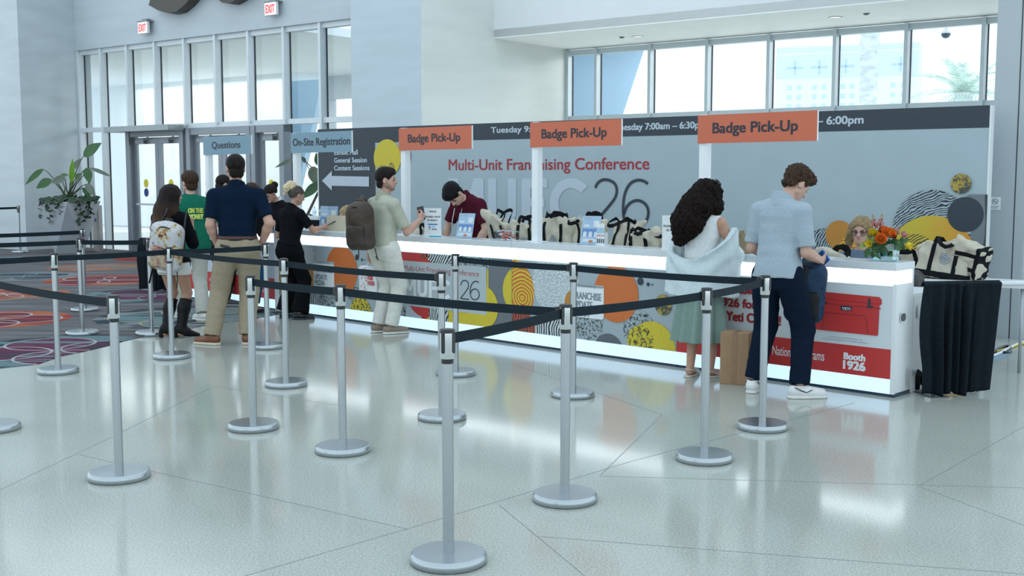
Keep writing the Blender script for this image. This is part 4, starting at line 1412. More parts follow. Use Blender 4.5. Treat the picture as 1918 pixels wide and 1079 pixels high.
        for k in (-1, 1):
            S.ell(hp(0.0455 * k, -0.008, -0.006), V3(0.006, 0.013, 0.019) * H, R @ rotm(-0.35 * k, 0, 0), 0.006)
            S.ell(hp(0.052 * k, -0.004, -0.004), V3(0.004, 0.006, 0.010) * H, R, 0.004, True)
    def face(s, eye=(0.03, 0.025, 0.02), brow=(0.04, 0.03, 0.025), lips=(0.36, 0.14, 0.12), closed=False):
        H, R, hp = s.H, s.HR, s.hp
        for k in (-1, 1):
            S = Soft().ell(hp(0.018 * k, 0.0445, -0.002), V3(0.0085, 0.005, 0.0028 if closed else 0.0045) * H, R, 0.003)
            S.build('eye', 0.0022, M('eye_dark' if closed else 'eye_white', eye if closed else (0.10, 0.09, 0.085), 0.25), s.root)
            S = Soft().chain([hp(0.009 * k, 0.0495, 0.0105), hp(0.020 * k, 0.0475, 0.0135), hp(0.029 * k, 0.040, 0.010)], [0.003 * H, 0.003 * H, 0.0018 * H], 0.004)
            S.build('eyebrow', 0.003, M('brow_%02x' % int(brow[0] * 255), brow, 0.8), s.root)
        S = Soft().chain([hp(-0.013, 0.046, -0.0325), hp(0, 0.0515, -0.032), hp(0.013, 0.046, -0.0325)], [0.002 * H, 0.0042 * H, 0.002 * H], 0.004)
        S.build('lips', 0.0025, M('lips_%02x' % int(lips[0] * 255), lips, 0.45), s.root)
    # ---------------- clothes
    def sleeve(s, S, k, frac, off, r0=0.033, r1=0.030, fore=None):
        H, q = s.H, (0.9 if s.sex == 'f' else 1.0)
        sh, el, wr = s.arm[k][:3]
        S.cap(s.tt(0, -0.003 * H, 0.815 * H), sh, 0.034 * H * q + off, 0.033 * H * q + off * 0.7, 0.03)
        e = sh + (el - sh) * min(frac, 1.0)
        d = (el - sh) / np.linalg.norm(el - sh)
        a, b = np.array(sh, float), np.array(e, float)
        ra, rb = r0 * H * q + off, r1 * H * q + off
        ba = b - a
        L2 = ba @ ba
        def fn(x, y, z):
            px, py, pz = x - a[0], y - a[1], z - a[2]
            tr = (px * ba[0] + py * ba[1] + pz * ba[2]) / L2
            t = np.clip(tr, 0, 1)
            dd = np.sqrt((px - t * ba[0]) ** 2 + (py - t * ba[1]) ** 2 + (pz - t * ba[2]) ** 2) - (ra + (rb - ra) * t)
            return np.maximum(dd, (tr - 1) * math.sqrt(L2)) if fore is None else dd
        S.add(fn, np.minimum(a, b) - ra - rb, np.maximum(a, b) + ra + rb, 0.022)
        if fore is not None:
            w_ = el + (wr - el) * fore
            S.cap(el, w_, rb, 0.022 * H * q + off, 0.015)
    def top(s, name, mat, hem=0.50, sleeve=0.62, off=0.012, collar=True, fore=None, wide=1.0, flare=0.012, neck=0.838, wr=0.0035, sleeveless=False, collar_mat=None, belly=0.0, res=None):
        S, H = Soft(), s.H
        s.torso(S, off, z0=hem, z1=neck, wide=wide, flare=flare, belly=belly)
        if not sleeveless:
            for k in (-1, 1): s.sleeve(S, k, sleeve, off, fore=fore)
        else:
            for k in (-1, 1): S.cap(s.tt(0, -0.003 * H, 0.815 * H), s.tt(k * 0.075 * H, -0.003 * H, 0.795 * H), 0.034 * H + off * 0.5, 0.030 * H + off * 0.5, 0.03)
        S.disp(wob(17, 15, 11, wr, H))
        S.disp(wob(6, 34, 40, wr * 0.5, 2 * H))
        o = S.build(name, res or s.res, mat, s.root)
        if collar:
            c = Soft()
            p0, p1 = s.nb + s.T @ V3(0, -0.002 * H, -0.020 * H), s.nb + s.T @ V3(0, 0.002 * H, 0.022 * H)
            r = 0.043 * H * (0.86 if s.sex == 'f' else 1)
            c.cap(p0, p1 + (p1 - p0) * 0.4, r + 0.014, r - 0.002, 0.01)
            c.cut(p1, s.T @ V3(0, 0.45, 1))
            c.build('collar', 0.006, collar_mat or mat, s.root)
        return o
    def trousers(s, name, mat, waist=0.585, off=0.010, hem=0.050, hip=None, r=(0.056, 0.043, 0.036), wr=0.004, zk=None, flare_w=1.0):
        S, H = Soft(), s.H
        s.torso(S, off, z0=0.455, z1=waist)
        for k in (-1, 1):
            hp_, kn, an = s.hip[k], s.knee[k], s.ank[k]
            S.cap(hp_ + V3(0, -0.006 * H, 0), kn, r[0] * H + off * 0.4, r[1] * H + off * 0.3, 0.03)
            low = an + (kn - an) * ((hem - 0.047) / 0.24)
            a, b = np.array(kn), np.array(low)
            ba = b - a
            L2 = ba @ ba
            ra, rb = r[1] * H + off * 0.3, r[2] * H + off * 0.3
            def fn(x, y, z, a=a, ba=ba, L2=L2, ra=ra, rb=rb):
                px, py, pz = x - a[0], y - a[1], z - a[2]
                tr = (px * ba[0] + py * ba[1] + pz * ba[2]) / L2
                t = np.clip(tr, 0, 1)
                d = np.sqrt((px - t * ba[0]) ** 2 + (py - t * ba[1]) ** 2 + (pz - t * ba[2]) ** 2) - (ra + (rb - ra) * t)
                return np.maximum(d, (tr - 1) * math.sqrt(L2))
            S.add(fn, np.minimum(a, b) - max(ra, rb), np.maximum(a, b) + max(ra, rb), 0.02)
        S.disp(wob(13, 14, 19, wr, H + 1))
        S.disp(wob(5, 6, 52, wr * 0.45, H))
        return S.build(name, s.res, mat, s.root)
    def shoe(s, k, mat, sole_mat, ln=0.155, w=0.028, hgt=0.045, heel=0.0, name='shoe', collar=0.0, toe=1.0):
        H = s.H
        an, yw = s.ank[k], s.fyaw[k]
        R = rotm(yw, 0, 0)
        z0 = s.feet[k][2]
        P = lambda x, y, z: np.array([an[0], an[1], z0]) + R @ (V3(x, y, z) * H)
        S = Soft()
        S.cap(P(0, -0.026, 0.030), P(0, 0.020, 0.030), 0.024 * H, 0.027 * H, 0.02)
        S.cap(P(0, 0.020, 0.026), P(0, ln - 0.062, 0.017), w * H, w * 0.78 * toe * H, 0.02)
        S.cap(P(0, -0.018, 0.03), P(0, -0.008, hgt + collar), 0.024 * H, 0.026 * H, 0.02)
        S.cut(P(0, 0, 0.008), V3(0, 0, -1))
        S.cut(P(0, 0, hgt + 0.006 + collar), V3(0, 0, 1))
        o = S.build(name, 0.005, mat, s.root)
        B = Soft()
        B.cap(P(0, -0.027, 0.0), P(0, 0.02, 0.0), 0.026 * H, 0.029 * H, 0.015)
        B.cap(P(0, 0.02, 0.0), P(0, ln - 0.060, 0.0), (w + 0.002) * H, (w * 0.8 * toe + 0.002) * H, 0.015)
        B.cut(P(0, 0, 0.014), V3(0, 0, 1))
        B.cut(P(0, 0, 0.001), V3(0, 0, -1))
        B.build('sole', 0.005, sole_mat, o)
        return o
    def hair_short(s, mat, vol=0.009, front=0.030, back=-0.055, strands=0.004, top=0.0, tuft=0.0):
        """cropped hair: a shell over the skull whose thickness grows away from the hairline"""
        H, R, hc = s.H, s.HR, s.hc
        S = Soft()
        ly = np.array([-0.080, -0.030, -0.016, -0.006, 0.004, 0.016, 0.022, 0.036, 0.050, 0.09])
        lz = np.array([back, back, -0.012, 0.012, 0.010, -0.010, 0.004, front - 0.010, front, front])
        def fn(x, y, z):
            q = [(x - hc[0]) * R[0][i] + (y - hc[1]) * R[1][i] + (z - hc[2]) * R[2][i] for i in range(3)]
            u, v, w_ = q[0] / H, q[1] / H, q[2] / H
            def el(c, r):
                a = [(u - c[0]) / r[0], (v - c[1]) / r[1], (w_ - c[2]) / r[2]]
                k0 = np.sqrt(a[0] ** 2 + a[1] ** 2 + a[2] ** 2)
                k1 = np.sqrt((a[0] / r[0]) ** 2 + (a[1] / r[1]) ** 2 + (a[2] / r[2]) ** 2) + 1e-9
                return k0 * (k0 - 1) / k1
            e = np.minimum(el((0, -0.008, 0.016), (0.0445, 0.056, 0.050)), el((0, -0.022, -0.022), (0.037, 0.036, 0.046)))
            hgt = w_ - np.interp(v, ly, lz) + 0.0025 * np.sin(150 * u + 60 * v)
            t = vol * (0.30 + 0.70 * np.clip((w_ + 0.010) / 0.055, 0, 1)) * np.clip(hgt / 0.030, 0, 1) ** 0.6 + top * np.clip((w_ - 0.03) / 0.04, 0, 1) + tuft * 0.012 * np.clip((v - 0.015) / 0.03, 0, 1) * np.clip((w_ - 0.030) / 0.01, 0, 1) + 0.0015
            return np.maximum(e - t, -hgt) * H
        m = 0.10 * H
        S.add(fn, hc - m, hc + m, 0.004)
        S.disp(wob(120, 95, 70, strands, H))
        return S.build('hair', 0.0045, mat, s.root)
    def dress_up(s): pass
# ---------------------------------------------------------------- each person
def cloth(name, col, rough=0.85, var=0.07, scale=40, bump=0.15):
    return M(name, col, rough, 0, var, scale, bump=bump, spec=0.06, bscale=90)
SK1, SK2, SK3 = (0.50, 0.30, 0.23), (0.46, 0.27, 0.20), (0.36, 0.20, 0.14)
dark_hair = M('dark_hair', (0.012, 0.009, 0.008), 0.55, 0, 0.5, 60, spec=0.12, bump=0.6, stretch=(1, 1, 0.25))
black_hair = M('black_hair', (0.006, 0.006, 0.007), 0.5, 0, 0.4, 60, spec=0.12, bump=0.6)
brown_hair = M('brown_hair', (0.045, 0.026, 0.016), 0.6, 0, 0.5, 70, spec=0.12, bump=0.7)
blonde_hair = M('blonde_hair', (0.34, 0.25, 0.13), 0.55, 0, 0.35, 60, spec=0.12, bump=0.5)
rubber_w = M('white_rubber', (0.62, 0.62, 0.60), 0.6)
def wing(o, c=None): return o
# man in navy polo, hands on hips, khaki trousers
p = onz(450, 645)
nv = Person('man seen from behind in navy polo and khaki trousers with hands in pockets', (p.x, p.y), 4, 1.87, 'm', build=1.02, head=(22, 2),
            L=dict(el=(-0.255, -0.06, 1.19), wr=(-0.215, 0.05, 1.00), dir=(0.35, 0.35, -0.8), curl=0.3), R=dict(el=(0.325, -0.10, 1.21), wr=(0.225, 0.05, 1.00), dir=(-0.35, 0.35, -0.8), curl=0.3),
            feet={-1: (-0.275, 0.0, 0, 62), 1: (0.065, 0.03, 0, 2)}, skin=SK1)
nv.body()
navy_c = cloth('navy_knit', (0.004, 0.012, 0.029))
khaki = cloth('khaki_twill', (0.33, 0.28, 0.20))
nv.top('polo_shirt', navy_c, hem=0.555, sleeve=0.78, off=0.013, flare=0.004)
nv.trousers('trousers', khaki, waist=0.580, off=0.014, r=(0.064, 0.050, 0.042))
b = Soft()
nv.torso(b, 0.0185, z0=0.560, z1=0.578)
b.build('belt', 0.006, M('brown_leather_belt', (0.06, 0.025, 0.018), 0.5), nv.root)
wal = MB().box(-0.05, 0.05, -0.006, 0.006, -0.012, 0.012).build('wallet', M('black_leather', (0.012, 0.014, 0.018), 0.5), nv.root, 0.004)
wal.location = (-0.10, -0.150, 0.985)
wal.rotation_euler = (0, 0.2, -0.3)
brl = M('brown_shoe_leather', (0.16, 0.055, 0.022), 0.4)
for k in (-1, 1): nv.shoe(k, brl, M('cream_sole', (0.55, 0.50, 0.40), 0.7), hgt=0.046)
nv.hair_short(dark_hair, 0.006, 0.040, -0.052, 0.0015)
# young man in green shirt, mid stride
p = onz(364, 598)
gr = Person('man walking in green T-shirt printed ON THE MONEY and light trousers', (p.x, p.y), 22, 1.70, 'm', build=1.0, head=(20, 0),
            L=dict(el=(-0.27, 0.10, 1.10), wr=(-0.18, 0.32, 1.12)), R=dict(el=(0.27, 0.08, 1.10), wr=(0.18, 0.30, 1.10)),
            feet={-1: (-0.13, 0.20, 0.0, 20), 1: (0.08, -0.16, 0.0, 25)}, skin=(0.55, 0.35, 0.27))
gr.body()
green_c = cloth('green_jersey', (0.010, 0.135, 0.085))
o = gr.top('t_shirt', green_c, hem=0.475, sleeve=0.85, off=0.026, flare=0.034, collar=False, wr=0.006)
tm = MB()
text_into(tm, 'ON THE', -0.050, 0.115, 1.245, 0.052, 0, 0, 0.09)
text_into(tm, 'MONEY', -0.045, 0.115, 1.175, 0.052, 0, 0, 0.09)
# lay the letters on the back of the shirt
def wrap_back(mb, shirt, eps=0.004):
    me = shirt.data
    from mathutils.bvhtree import BVHTree
    bv = BVHTree.FromPolygons([v.co for v in me.vertices], [tuple(q.vertices) for q in me.polygons])
    nv_ = []
    for x, y, z in mb.v:
        h = bv.ray_cast(Vector((x, -1, z)), Vector((0, 1, 0)))
        nv_.append((x, (h[0].y if h[0] else -0.15) - eps - (y if abs(y) < 0.01 else 0) * -1, z))
    mb.v = nv_
def subdivided(mb):
    return mb
wrap_back(tm, o, 0.010)
tm.build('lettering', M('lime_print', (0.55, 0.68, 0.14), 0.6), gr.root)
gr.trousers('trousers', cloth('pale_trousers', (0.48, 0.49, 0.44)), waist=0.56, off=0.010, r=(0.058, 0.047, 0.042))
for k in (-1, 1): gr.shoe(k, M('white_canvas', (0.62, 0.63, 0.62), 0.7), rubber_w)
gr.hair_short(brown_hair, 0.013, 0.032, -0.050, 0.004, 0.004)
# man at the counter, white shirt
p = onz(410, 572)
wm_ = Person('man in white collared shirt at the counter, mostly hidden behind the navy polo', (p.x, p.y), -38, 1.68, 'm', lean=5, head=(-15, 12), build=0.98,
             L=dict(el=(-0.26, 0.10, 1.06), wr=(-0.16, 0.33, 1.08)), R=dict(el=(0.26, 0.10, 1.06), wr=(0.14, 0.33, 1.08)), feet={-1: (-0.1, 0.0, 0, 5), 1: (0.1, 0.02, 0, -45)}, skin=SK2)
wm_.body()
wm_.top('dress_shirt', cloth('white_shirting', (0.60, 0.62, 0.63)), hem=0.50, sleeve=1.0, fore=0.9, off=0.014)
wm_.trousers('trousers', cloth('dark_olive_twill', (0.022, 0.030, 0.024)))
for k in (-1, 1): wm_.shoe(k, M('grey_suede', (0.07, 0.07, 0.075), 0.8), M('grey_sole', (0.30, 0.29, 0.27), 0.7))
wm_.hair_short(dark_hair, 0.008, 0.036, -0.050, 0.002)
# woman in jeans
p = onz(466, 585)
jw = Person('woman in blue jeans and black top at the counter, mostly hidden by the navy polo', (p.x, p.y), -44, 1.58, 'f', head=(0, 10), lean=4,
            L=dict(el=(-0.25, 0.05, 0.98), wr=(-0.14, 0.26, 1.06)), R=dict(el=(0.25, 0.05, 0.98), wr=(0.15, 0.26, 1.06)), feet={-1: (-0.14, 0.02, 0, 20), 1: (0.14, -0.02, 0, -20)}, skin=SK2)
jw.body()
blk = cloth('black_jersey', (0.006, 0.007, 0.009))
jw.top('blouse', blk, hem=0.50, sleeve=1.0, fore=0.85, off=0.012, collar=False)
jw.trousers('jeans', cloth('blue_denim', (0.018, 0.085, 0.19), bump=0.3), waist=0.57, off=0.006, r=(0.055, 0.040, 0.036), hem=0.085)
for k in (-1, 1): jw.shoe(k, M('black_flat', (0.01, 0.01, 0.012), 0.5), MATS['black_flat'], hgt=0.028, w=0.025)
h = Soft()
h.ell(jw.hp(0, -0.012, 0.014), V3(0.054, 0.066, 0.062) * 1.58, jw.HR, 0.02).cap(jw.hp(0, -0.035, 0), jw.hp(0, -0.055, -0.13), 0.075, 0.06, 0.03)
h.cut(jw.hp(0, 0.040, 0.02), jw.HR @ V3(0, 1, -0.3)).disp(wob(60, 60, 12, 0.003))
h.build('hair', 0.006, brown_hair, jw.root)
# woman in black with blonde updo
p = onz(545, 597)
bw = Person('woman in black polo and black flared trousers with blonde hair tied up', (p.x, p.y), -42, 1.56, 'f', build=1.08, head=(-12, 14), lean=5,
            L=dict(el=(-0.27, 0.05, 0.96), wr=(-0.20, 0.28, 1.05)), R=dict(el=(0.27, 0.14, 1.04), wr=(0.21, 0.34, 1.07), dir=(-0.3, 0.9, 0), curl=0.8),
            feet={-1: (-0.115, 0, 0, 10), 1: (0.125, 0.03, 0, -30)}, skin=(0.44, 0.25, 0.18))
bw.body()
bw.top('polo_shirt', blk, hem=0.555, sleeve=0.75, off=0.012)
bw.trousers('trousers', cloth('black_crepe', (0.005, 0.006, 0.007)), waist=0.60, off=0.010, r=(0.060, 0.048, 0.066), hem=0.052)
for k in (-1, 1): bw.shoe(k, M('black_boot', (0.008, 0.012, 0.02), 0.35), MATS['black_boot'], hgt=0.04, w=0.024)
bl = Soft()
bw.torso(bl, 0.0135, z0=0.585, z1=0.605)
bl.build('belt', 0.006, M('shiny_black_belt', (0.01, 0.02, 0.035), 0.15), bw.root)
h = Soft().ell(bw.hp(0, -0.010, 0.014), V3(0.050, 0.062, 0.058) * 1.56, bw.HR, 0.02).cut(bw.hp(0, 0.048, 0.036), bw.HR @ V3(0, 0.75, -1.0)).disp(wob(90, 80, 40, 0.003))
for k in (-1, 1): h.ell(bw.hp(0.058 * k, 0.006, -0.012), V3(0.02, 0.03, 0.03) * 1.56, bw.HR, 0.008, True)
ho = h.build('hair', 0.005, M('grey_brown_hair', (0.075, 0.065, 0.055), 0.6, 0, 0.5, 60, spec=0.12, bump=0.5), bw.root)
h = Soft().ell(bw.hp(-0.008, -0.055, 0.050), V3(0.034, 0.030, 0.040) * 1.56, bw.HR, 0.02).chain([bw.hp(-0.012, -0.068, 0.06), bw.hp(-0.02, -0.088, 0.03), bw.hp(-0.028, -0.085, -0.02)], [0.05, 0.042, 0.018], 0.02).disp(wob(85, 70, 30, 0.005))
h.build('hair_bun', 0.005, M('pale_blonde_hair', (0.62, 0.52, 0.34), 0.55, 0, 0.35, 70, spec=0.12, bump=0.6), ho)
er = MB()
er.tube([tuple(bw.hp(0.050, -0.006, -0.028) + V3(0, 0.012 * math.cos(t * math.pi / 8), 0.012 * math.sin(t * math.pi / 8))) for t in range(17)], 0.0018, 6)
er.build('earring', M('silver', (0.7, 0.7, 0.7), 0.2, 1.0), bw.root)
# woman with the printed backpack
p = onz(326, 632)
pw = Person('woman with long brown hair, printed backpack, white shorts and black knee boots', (p.x, p.y), -16, 1.57, 'f', head=(-28, 4), build=0.98,
            L=dict(el=(-0.22, 0.06, 1.00), wr=(-0.10, 0.26, 1.10)), R=dict(el=(0.215, 0.06, 0.98), wr=(0.135, 0.17, 1.15), dir=(-0.1, 0.2, 1), palm=(-1, 0.2, 0), curl=0.9),
            feet={-1: (-0.075, -0.02, 0.0, -55), 1: (0.075, 0.02, 0.0, -60)}, skin=(0.42, 0.24, 0.165))
pw.body(1.0)
pw.top('cardigan', blk, hem=0.50, sleeve=1.0, fore=0.55, off=0.016, collar=False, flare=0.02)
S = Soft()
pw.torso(S, 0.014, z0=0.43, z1=0.57)
for k in (-1, 1):
    S.cap(pw.hip[k], pw.hip[k] + (pw.knee[k] - pw.hip[k]) * 0.36, 0.062 * 1.57, 0.062 * 1.57, 0.02)
S.cut((0, 0, 0.415 * 1.57), (0, 0, -1))
S.disp(wob(20, 20, 14, 0.003))
S.build('shorts', 0.007, two_tone('white_printed_cotton', (0.35, 0.05, 0.04), (0.66, 0.67, 0.66), 'speckle', 22, 0.33), pw.root)
boot_m = M('black_boot_leather', (0.005, 0.006, 0.008), 0.45, spec=0.2)
for k in (-1, 1):
    an, kn = pw.ank[k], pw.knee[k]
    R_ = rotm(pw.fyaw[k])
    H = 1.57
    P = lambda x, y, z: np.array([an[0], an[1], 0]) + R_ @ (V3(x, y, z) * H)
    S = Soft()
    t_ = kn + (an - kn) * 0.16
    S.cap(t_, kn + (an - kn) * 0.4 + V3(0, -0.010 * H, 0), 0.040 * H, 0.041 * H, 0.02)
    S.cap(kn + (an - kn) * 0.4 + V3(0, -0.010 * H, 0), an + V3(0, 0, 0.0), 0.041 * H, 0.029 * H, 0.02)
    S.cap(P(0, -0.012, 0.058), P(0, 0.030, 0.042), 0.032 * H, 0.028 * H, 0.02)
    S.cap(P(0, 0.030, 0.034), P(0, 0.105, 0.012), 0.028 * H, 0.016 * H, 0.02)
    S.cut(t_, (kn - an))
    S.cut(P(0, 0, 0.004), V3(0, 0, -1))
    o = S.build('boot', 0.006, boot_m, pw.root)
    hl = Soft().cap(P(0, -0.030, 0.045), P(0, -0.034, 0.002), 0.019 * H, 0.015 * H, 0.01)
    hl.cut(P(0, 0, 0.001), V3(0, 0, -1))
    hl.build('heel', 0.005, boot_m, o)
h = Soft()
Hh = 1.57
h.ell(pw.hp(0, -0.014, 0.014), V3(0.056, 0.066, 0.062) * Hh, pw.HR, 0.02)
h.chain([pw.hp(0, -0.035, 0.0), pw.hp(0, -0.060, -0.10), pw.hp(0.0, -0.078, -0.22), pw.hp(0, -0.070, -0.30)], [0.088, 0.098, 0.095, 0.045], 0.04)
h.chain([pw.hp(0.042, 0.0, 0.0), pw.hp(0.05, -0.008, -0.1), pw.hp(0.052, -0.022, -0.22)], [0.03, 0.035, 0.02], 0.03)
h.cut(pw.hp(0, 0.042, 0.02), pw.HR @ V3(0, 1, -0.25))
h.disp(wob(75, 70, 6, 0.004))
def hair_grad():
    m = bpy.data.materials.new('dark_to_brown_hair')
    N, L = nodes_of(m)
    tc, sx, mr, rp = N.new('ShaderNodeTexCoord'), N.new('ShaderNodeSeparateXYZ'), N.new('ShaderNodeMapRange'), N.new('ShaderNodeValToRGB')
    mr.inputs[1].default_value, mr.inputs[2].default_value = 1.05, 1.42
    rp.color_ramp.elements[0].color, rp.color_ramp.elements[1].color = (0.10, 0.055, 0.035, 1), (0.014, 0.010, 0.010, 1)
    L.new(tc.outputs['Object'], sx.inputs[0]); L.new(sx.outputs[2], mr.inputs[0]); L.new(mr.outputs[0], rp.inputs[0])
    L.new(rp.outputs[0], N['Principled BSDF'].inputs['Base Color'])
    N['Principled BSDF'].inputs['Roughness'].default_value = 0.55
    N['Principled BSDF'].inputs['Specular IOR Level'].default_value = 0.12
    return m
h.build('hair', 0.006, hair_grad(), pw.root)
# man with the brown leather backpack
p = onz(722, 624)
bg = Person('man in beige polo and white trousers holding up a phone, brown backpack on one shoulder', (p.x, p.y), -40, 1.74, 'm', head=(-40, 2), twist=-8, build=0.94,
            L=dict(el=(-0.245, -0.02, 1.08), wr=(-0.25, 0.02, 0.86), dir=(0, 0.05, -1), palm=(1, 0, 0), curl=0.8), R=dict(el=(0.235, 0.10, 1.08), wr=(0.19, 0.345, 1.20), dir=(-0.15, 0.55, 0.55), palm=(-0.9, 0.2, 0.2), curl=0.9),
            feet={-1: (-0.105, 0.0, 0, -18), 1: (0.085, 0.0, 0, -22)}, skin=SK1)
bg.body()
beige = cloth('beige_pique', (0.42, 0.44, 0.36))
bg.top('polo_shirt', beige, hem=0.535, sleeve=0.80, off=0.012, flare=0.008, collar_mat=cloth('beige_collar', (0.34, 0.35, 0.27)))
bg.trousers('trousers', cloth('off_white_twill', (0.60, 0.61, 0.56)), waist=0.565, off=0.010, r=(0.060, 0.046, 0.039))
for k in (-1, 1): bg.shoe(k, M('beige_suede', (0.25, 0.20, 0.16), 0.85), rubber_w, hgt=0.040)
bg.hair_short(dark_hair, 0.008, 0.034, -0.050, 0.002, 0.006, 0.6)
bg.face(brow=(0.02, 0.015, 0.012))
bd_ = Soft().cap(bg.hp(0.034, 0.004, -0.030), bg.hp(0.010, 0.036, -0.051), 0.0165 * 1.74, 0.0155 * 1.74, 0.01).cap(bg.hp(-0.034, 0.004, -0.030), bg.hp(-0.010, 0.036, -0.051), 0.0165 * 1.74, 0.0155 * 1.74, 0.01)
bd_.build('stubble', 0.005, M('stubble', (0.28, 0.17, 0.13), 0.8, 0, 0.3, 120), bg.root)
# curly haired woman
p = onz(1309, 706)
cw = Person('woman with long curly dark hair, white sleeveless top, draped cardigan and sage skirt', (p.x, p.y), -32, 1.63, 'f', head=(-14, 16), lean=4, build=1.0,
            L=dict(el=(-0.235, 0.05, 1.02), wr=(-0.17, 0.27, 1.05)), R=dict(el=(0.27, 0.07, 1.03), wr=(0.23, 0.25, 0.99), dir=(-0.1, 0.9, -0.4), curl=0.6),
            feet={-1: (-0.075, -0.01, 0, 2), 1: (0.085, 0.03, 0, -25)}, skin=(0.47, 0.27, 0.19))
cw.body(1.0)
cw.top('sleeveless_top', cloth('white_crepe', (0.68, 0.71, 0.72)), hem=0.52, off=0.010, sleeveless=True, collar=False, wr=0.002)
H = 1.63
def skirt_fn(x, y, z):
    zz = np.clip((0.60 * H - z) / (0.42 * H), 0, 1)
    th = np.arctan2(y, x)
    R_ = 0.138 + 0.068 * zz + (0.004 + 0.018 * zz) * np.sin(9 * th + 2.0 * zz) + 0.010 * zz * np.sin(4 * th + 1)
    r = np.sqrt((x / 1.08) ** 2 + (y / 0.86) ** 2)
    return np.maximum((r - R_) * 0.75, np.maximum(z - 0.60 * H, 0.185 * H - z))
S = Soft().add(skirt_fn, (-0.3, -0.26, 0.18 * H), (0.3, 0.26, 0.61 * H))
S.build('skirt', 0.007, cloth('sage_satin', (0.20, 0.29, 0.26), 0.5), cw.root)
# cardigan slipped off the shoulders: band across the back, sleeves over the forearms
def shawl_fn(x, y, z):
    th = np.arctan2(x, -y)                     # 0 straight behind, right side positive
    top = 0.99 + 0.15 * np.abs(th / 1.45) ** 1.8 + 0.035 * th
    bot = 0.70 + 0.02 * np.sin(3 * th)
    zz = np.clip((top - z) / 0.40, 0, 1)
    fold = 0.012 * np.sin(38 * (z - 0.11 * th * th) + 1.2 * th) * np.clip(1 - zz * 1.3, 0, 1) + 0.010 * np.sin(7 * th + 3) * zz
    R_ = 0.175 + 0.05 * np.abs(th / 1.5) + 0.018 * zz + fold
    r = np.sqrt((x / 1.18) ** 2 + (y / 0.86) ** 2)
    d = np.abs(r - R_) - 0.020
    return np.maximum(np.maximum(d * 0.75, (z - top) * 0.8), np.maximum(bot - z, (np.abs(th) - 1.9) * 0.15))
S = Soft().add(shawl_fn, (-0.33, -0.28, 0.66), (0.33, 0.24, 1.22))
for k in (-1, 1):
    a_, e_, w_ = cw.arm[k][:3]
    m_ = a_ + (e_ - a_) * 0.80
    S.cap(m_, e_, 0.058, 0.062, 0.03)
    S.cap(e_, e_ + (w_ - e_) * 0.75, 0.062, 0.050, 0.03)
    S.cap(e_ + V3(0, 0.02, -0.02), e_ + V3(-0.02 * k, 0.02, -0.24), 0.055, 0.035, 0.04)
S.disp(wob(30, 26, 22, 0.004))
S.build('cardigan', 0.0075, cloth('pale_knit', (0.56, 0.65, 0.68), bump=0.5, scale=80), cw.root)
cream = M('cream_leather', (0.60, 0.58, 0.52), 0.5)
for k in (-1, 1):
    an, yw = cw.ank[k], cw.fyaw[k]
    R_ = rotm(yw)
    P = lambda x, y, z: np.array([an[0], an[1], 0]) + R_ @ (V3(x, y, z) * H)
    S = Soft().cap(P(0, -0.03, 0.004), P(0, 0.02, 0.004), 0.022 * H, 0.024 * H, 0.01).cap(P(0, 0.02, 0.004), P(0, 0.085, 0.004), 0.026 * H, 0.020 * H, 0.01)
    S.cut(P(0, 0, 0.009), V3(0, 0, 1)).cut(P(0, 0, 0.0), V3(0, 0, -1))
    S.cap(P(0, 0.058, 0.012), P(0, 0.092, 0.010), 0.023 * H, 0.017 * H, 0.01)
    S.cut(P(0, 0, 0.0), V3(0, 0, -1))
    o = S.build('sandal', 0.005, cream, cw.root)
    m = MB().tube([P(0.024, 0.045, 0.012), P(0.026, 0.0, 0.030), P(0.016, -0.030, 0.040), P(-0.016, -0.030, 0.040), P(-0.026, 0.0, 0.030), P(-0.024, 0.045, 0.012)], 0.0045, 8)
    m.build('ankle_strap', cream, o)
h = Soft()
h.ell(cw.hp(0, -0.016, 0.014), V3(0.060, 0.070, 0.064) * H, cw.HR, 0.03)
h.chain([cw.hp(0.0, -0.045, 0.0), cw.hp(-0.005, -0.070, -0.08), cw.hp(-0.03, -0.085, -0.17), cw.hp(-0.055, -0.080, -0.255)], [0.105, 0.130, 0.130, 0.065], 0.05)
h.chain([cw.hp(0.040, 0.0, 0.02), cw.hp(0.062, 0.002, -0.06), cw.hp(0.070, 0.010, -0.13)], [0.05, 0.05, 0.022], 0.04)
h.chain([cw.hp(-0.042, -0.01, 0.0), cw.hp(-0.070, -0.03, -0.1), cw.hp(-0.10, -0.05, -0.2)], [0.05, 0.07, 0.04], 0.04)
h.cut(cw.hp(0, 0.046, 0.02), cw.HR @ V3(0, 1, -0.3))
h.disp(wob(95, 90, 70, 0.009)).disp(wob(210, 200, 150, 0.004, 1.0))
h.build('hair', 0.006, M('curly_dark_hair', (0.012, 0.008, 0.007), 0.6, 0, 0.6, 60, spec=0.05, bump=0.8), cw.root)
S = Soft().cap(cw.hp(0.055, -0.005, 0.058), cw.hp(0.05, -0.03, 0.068), 0.016, 0.016, 0.01).disp(wob(140, 120, 130, 0.004))
S.build('hair_clip', 0.004, blackp, cw.root)
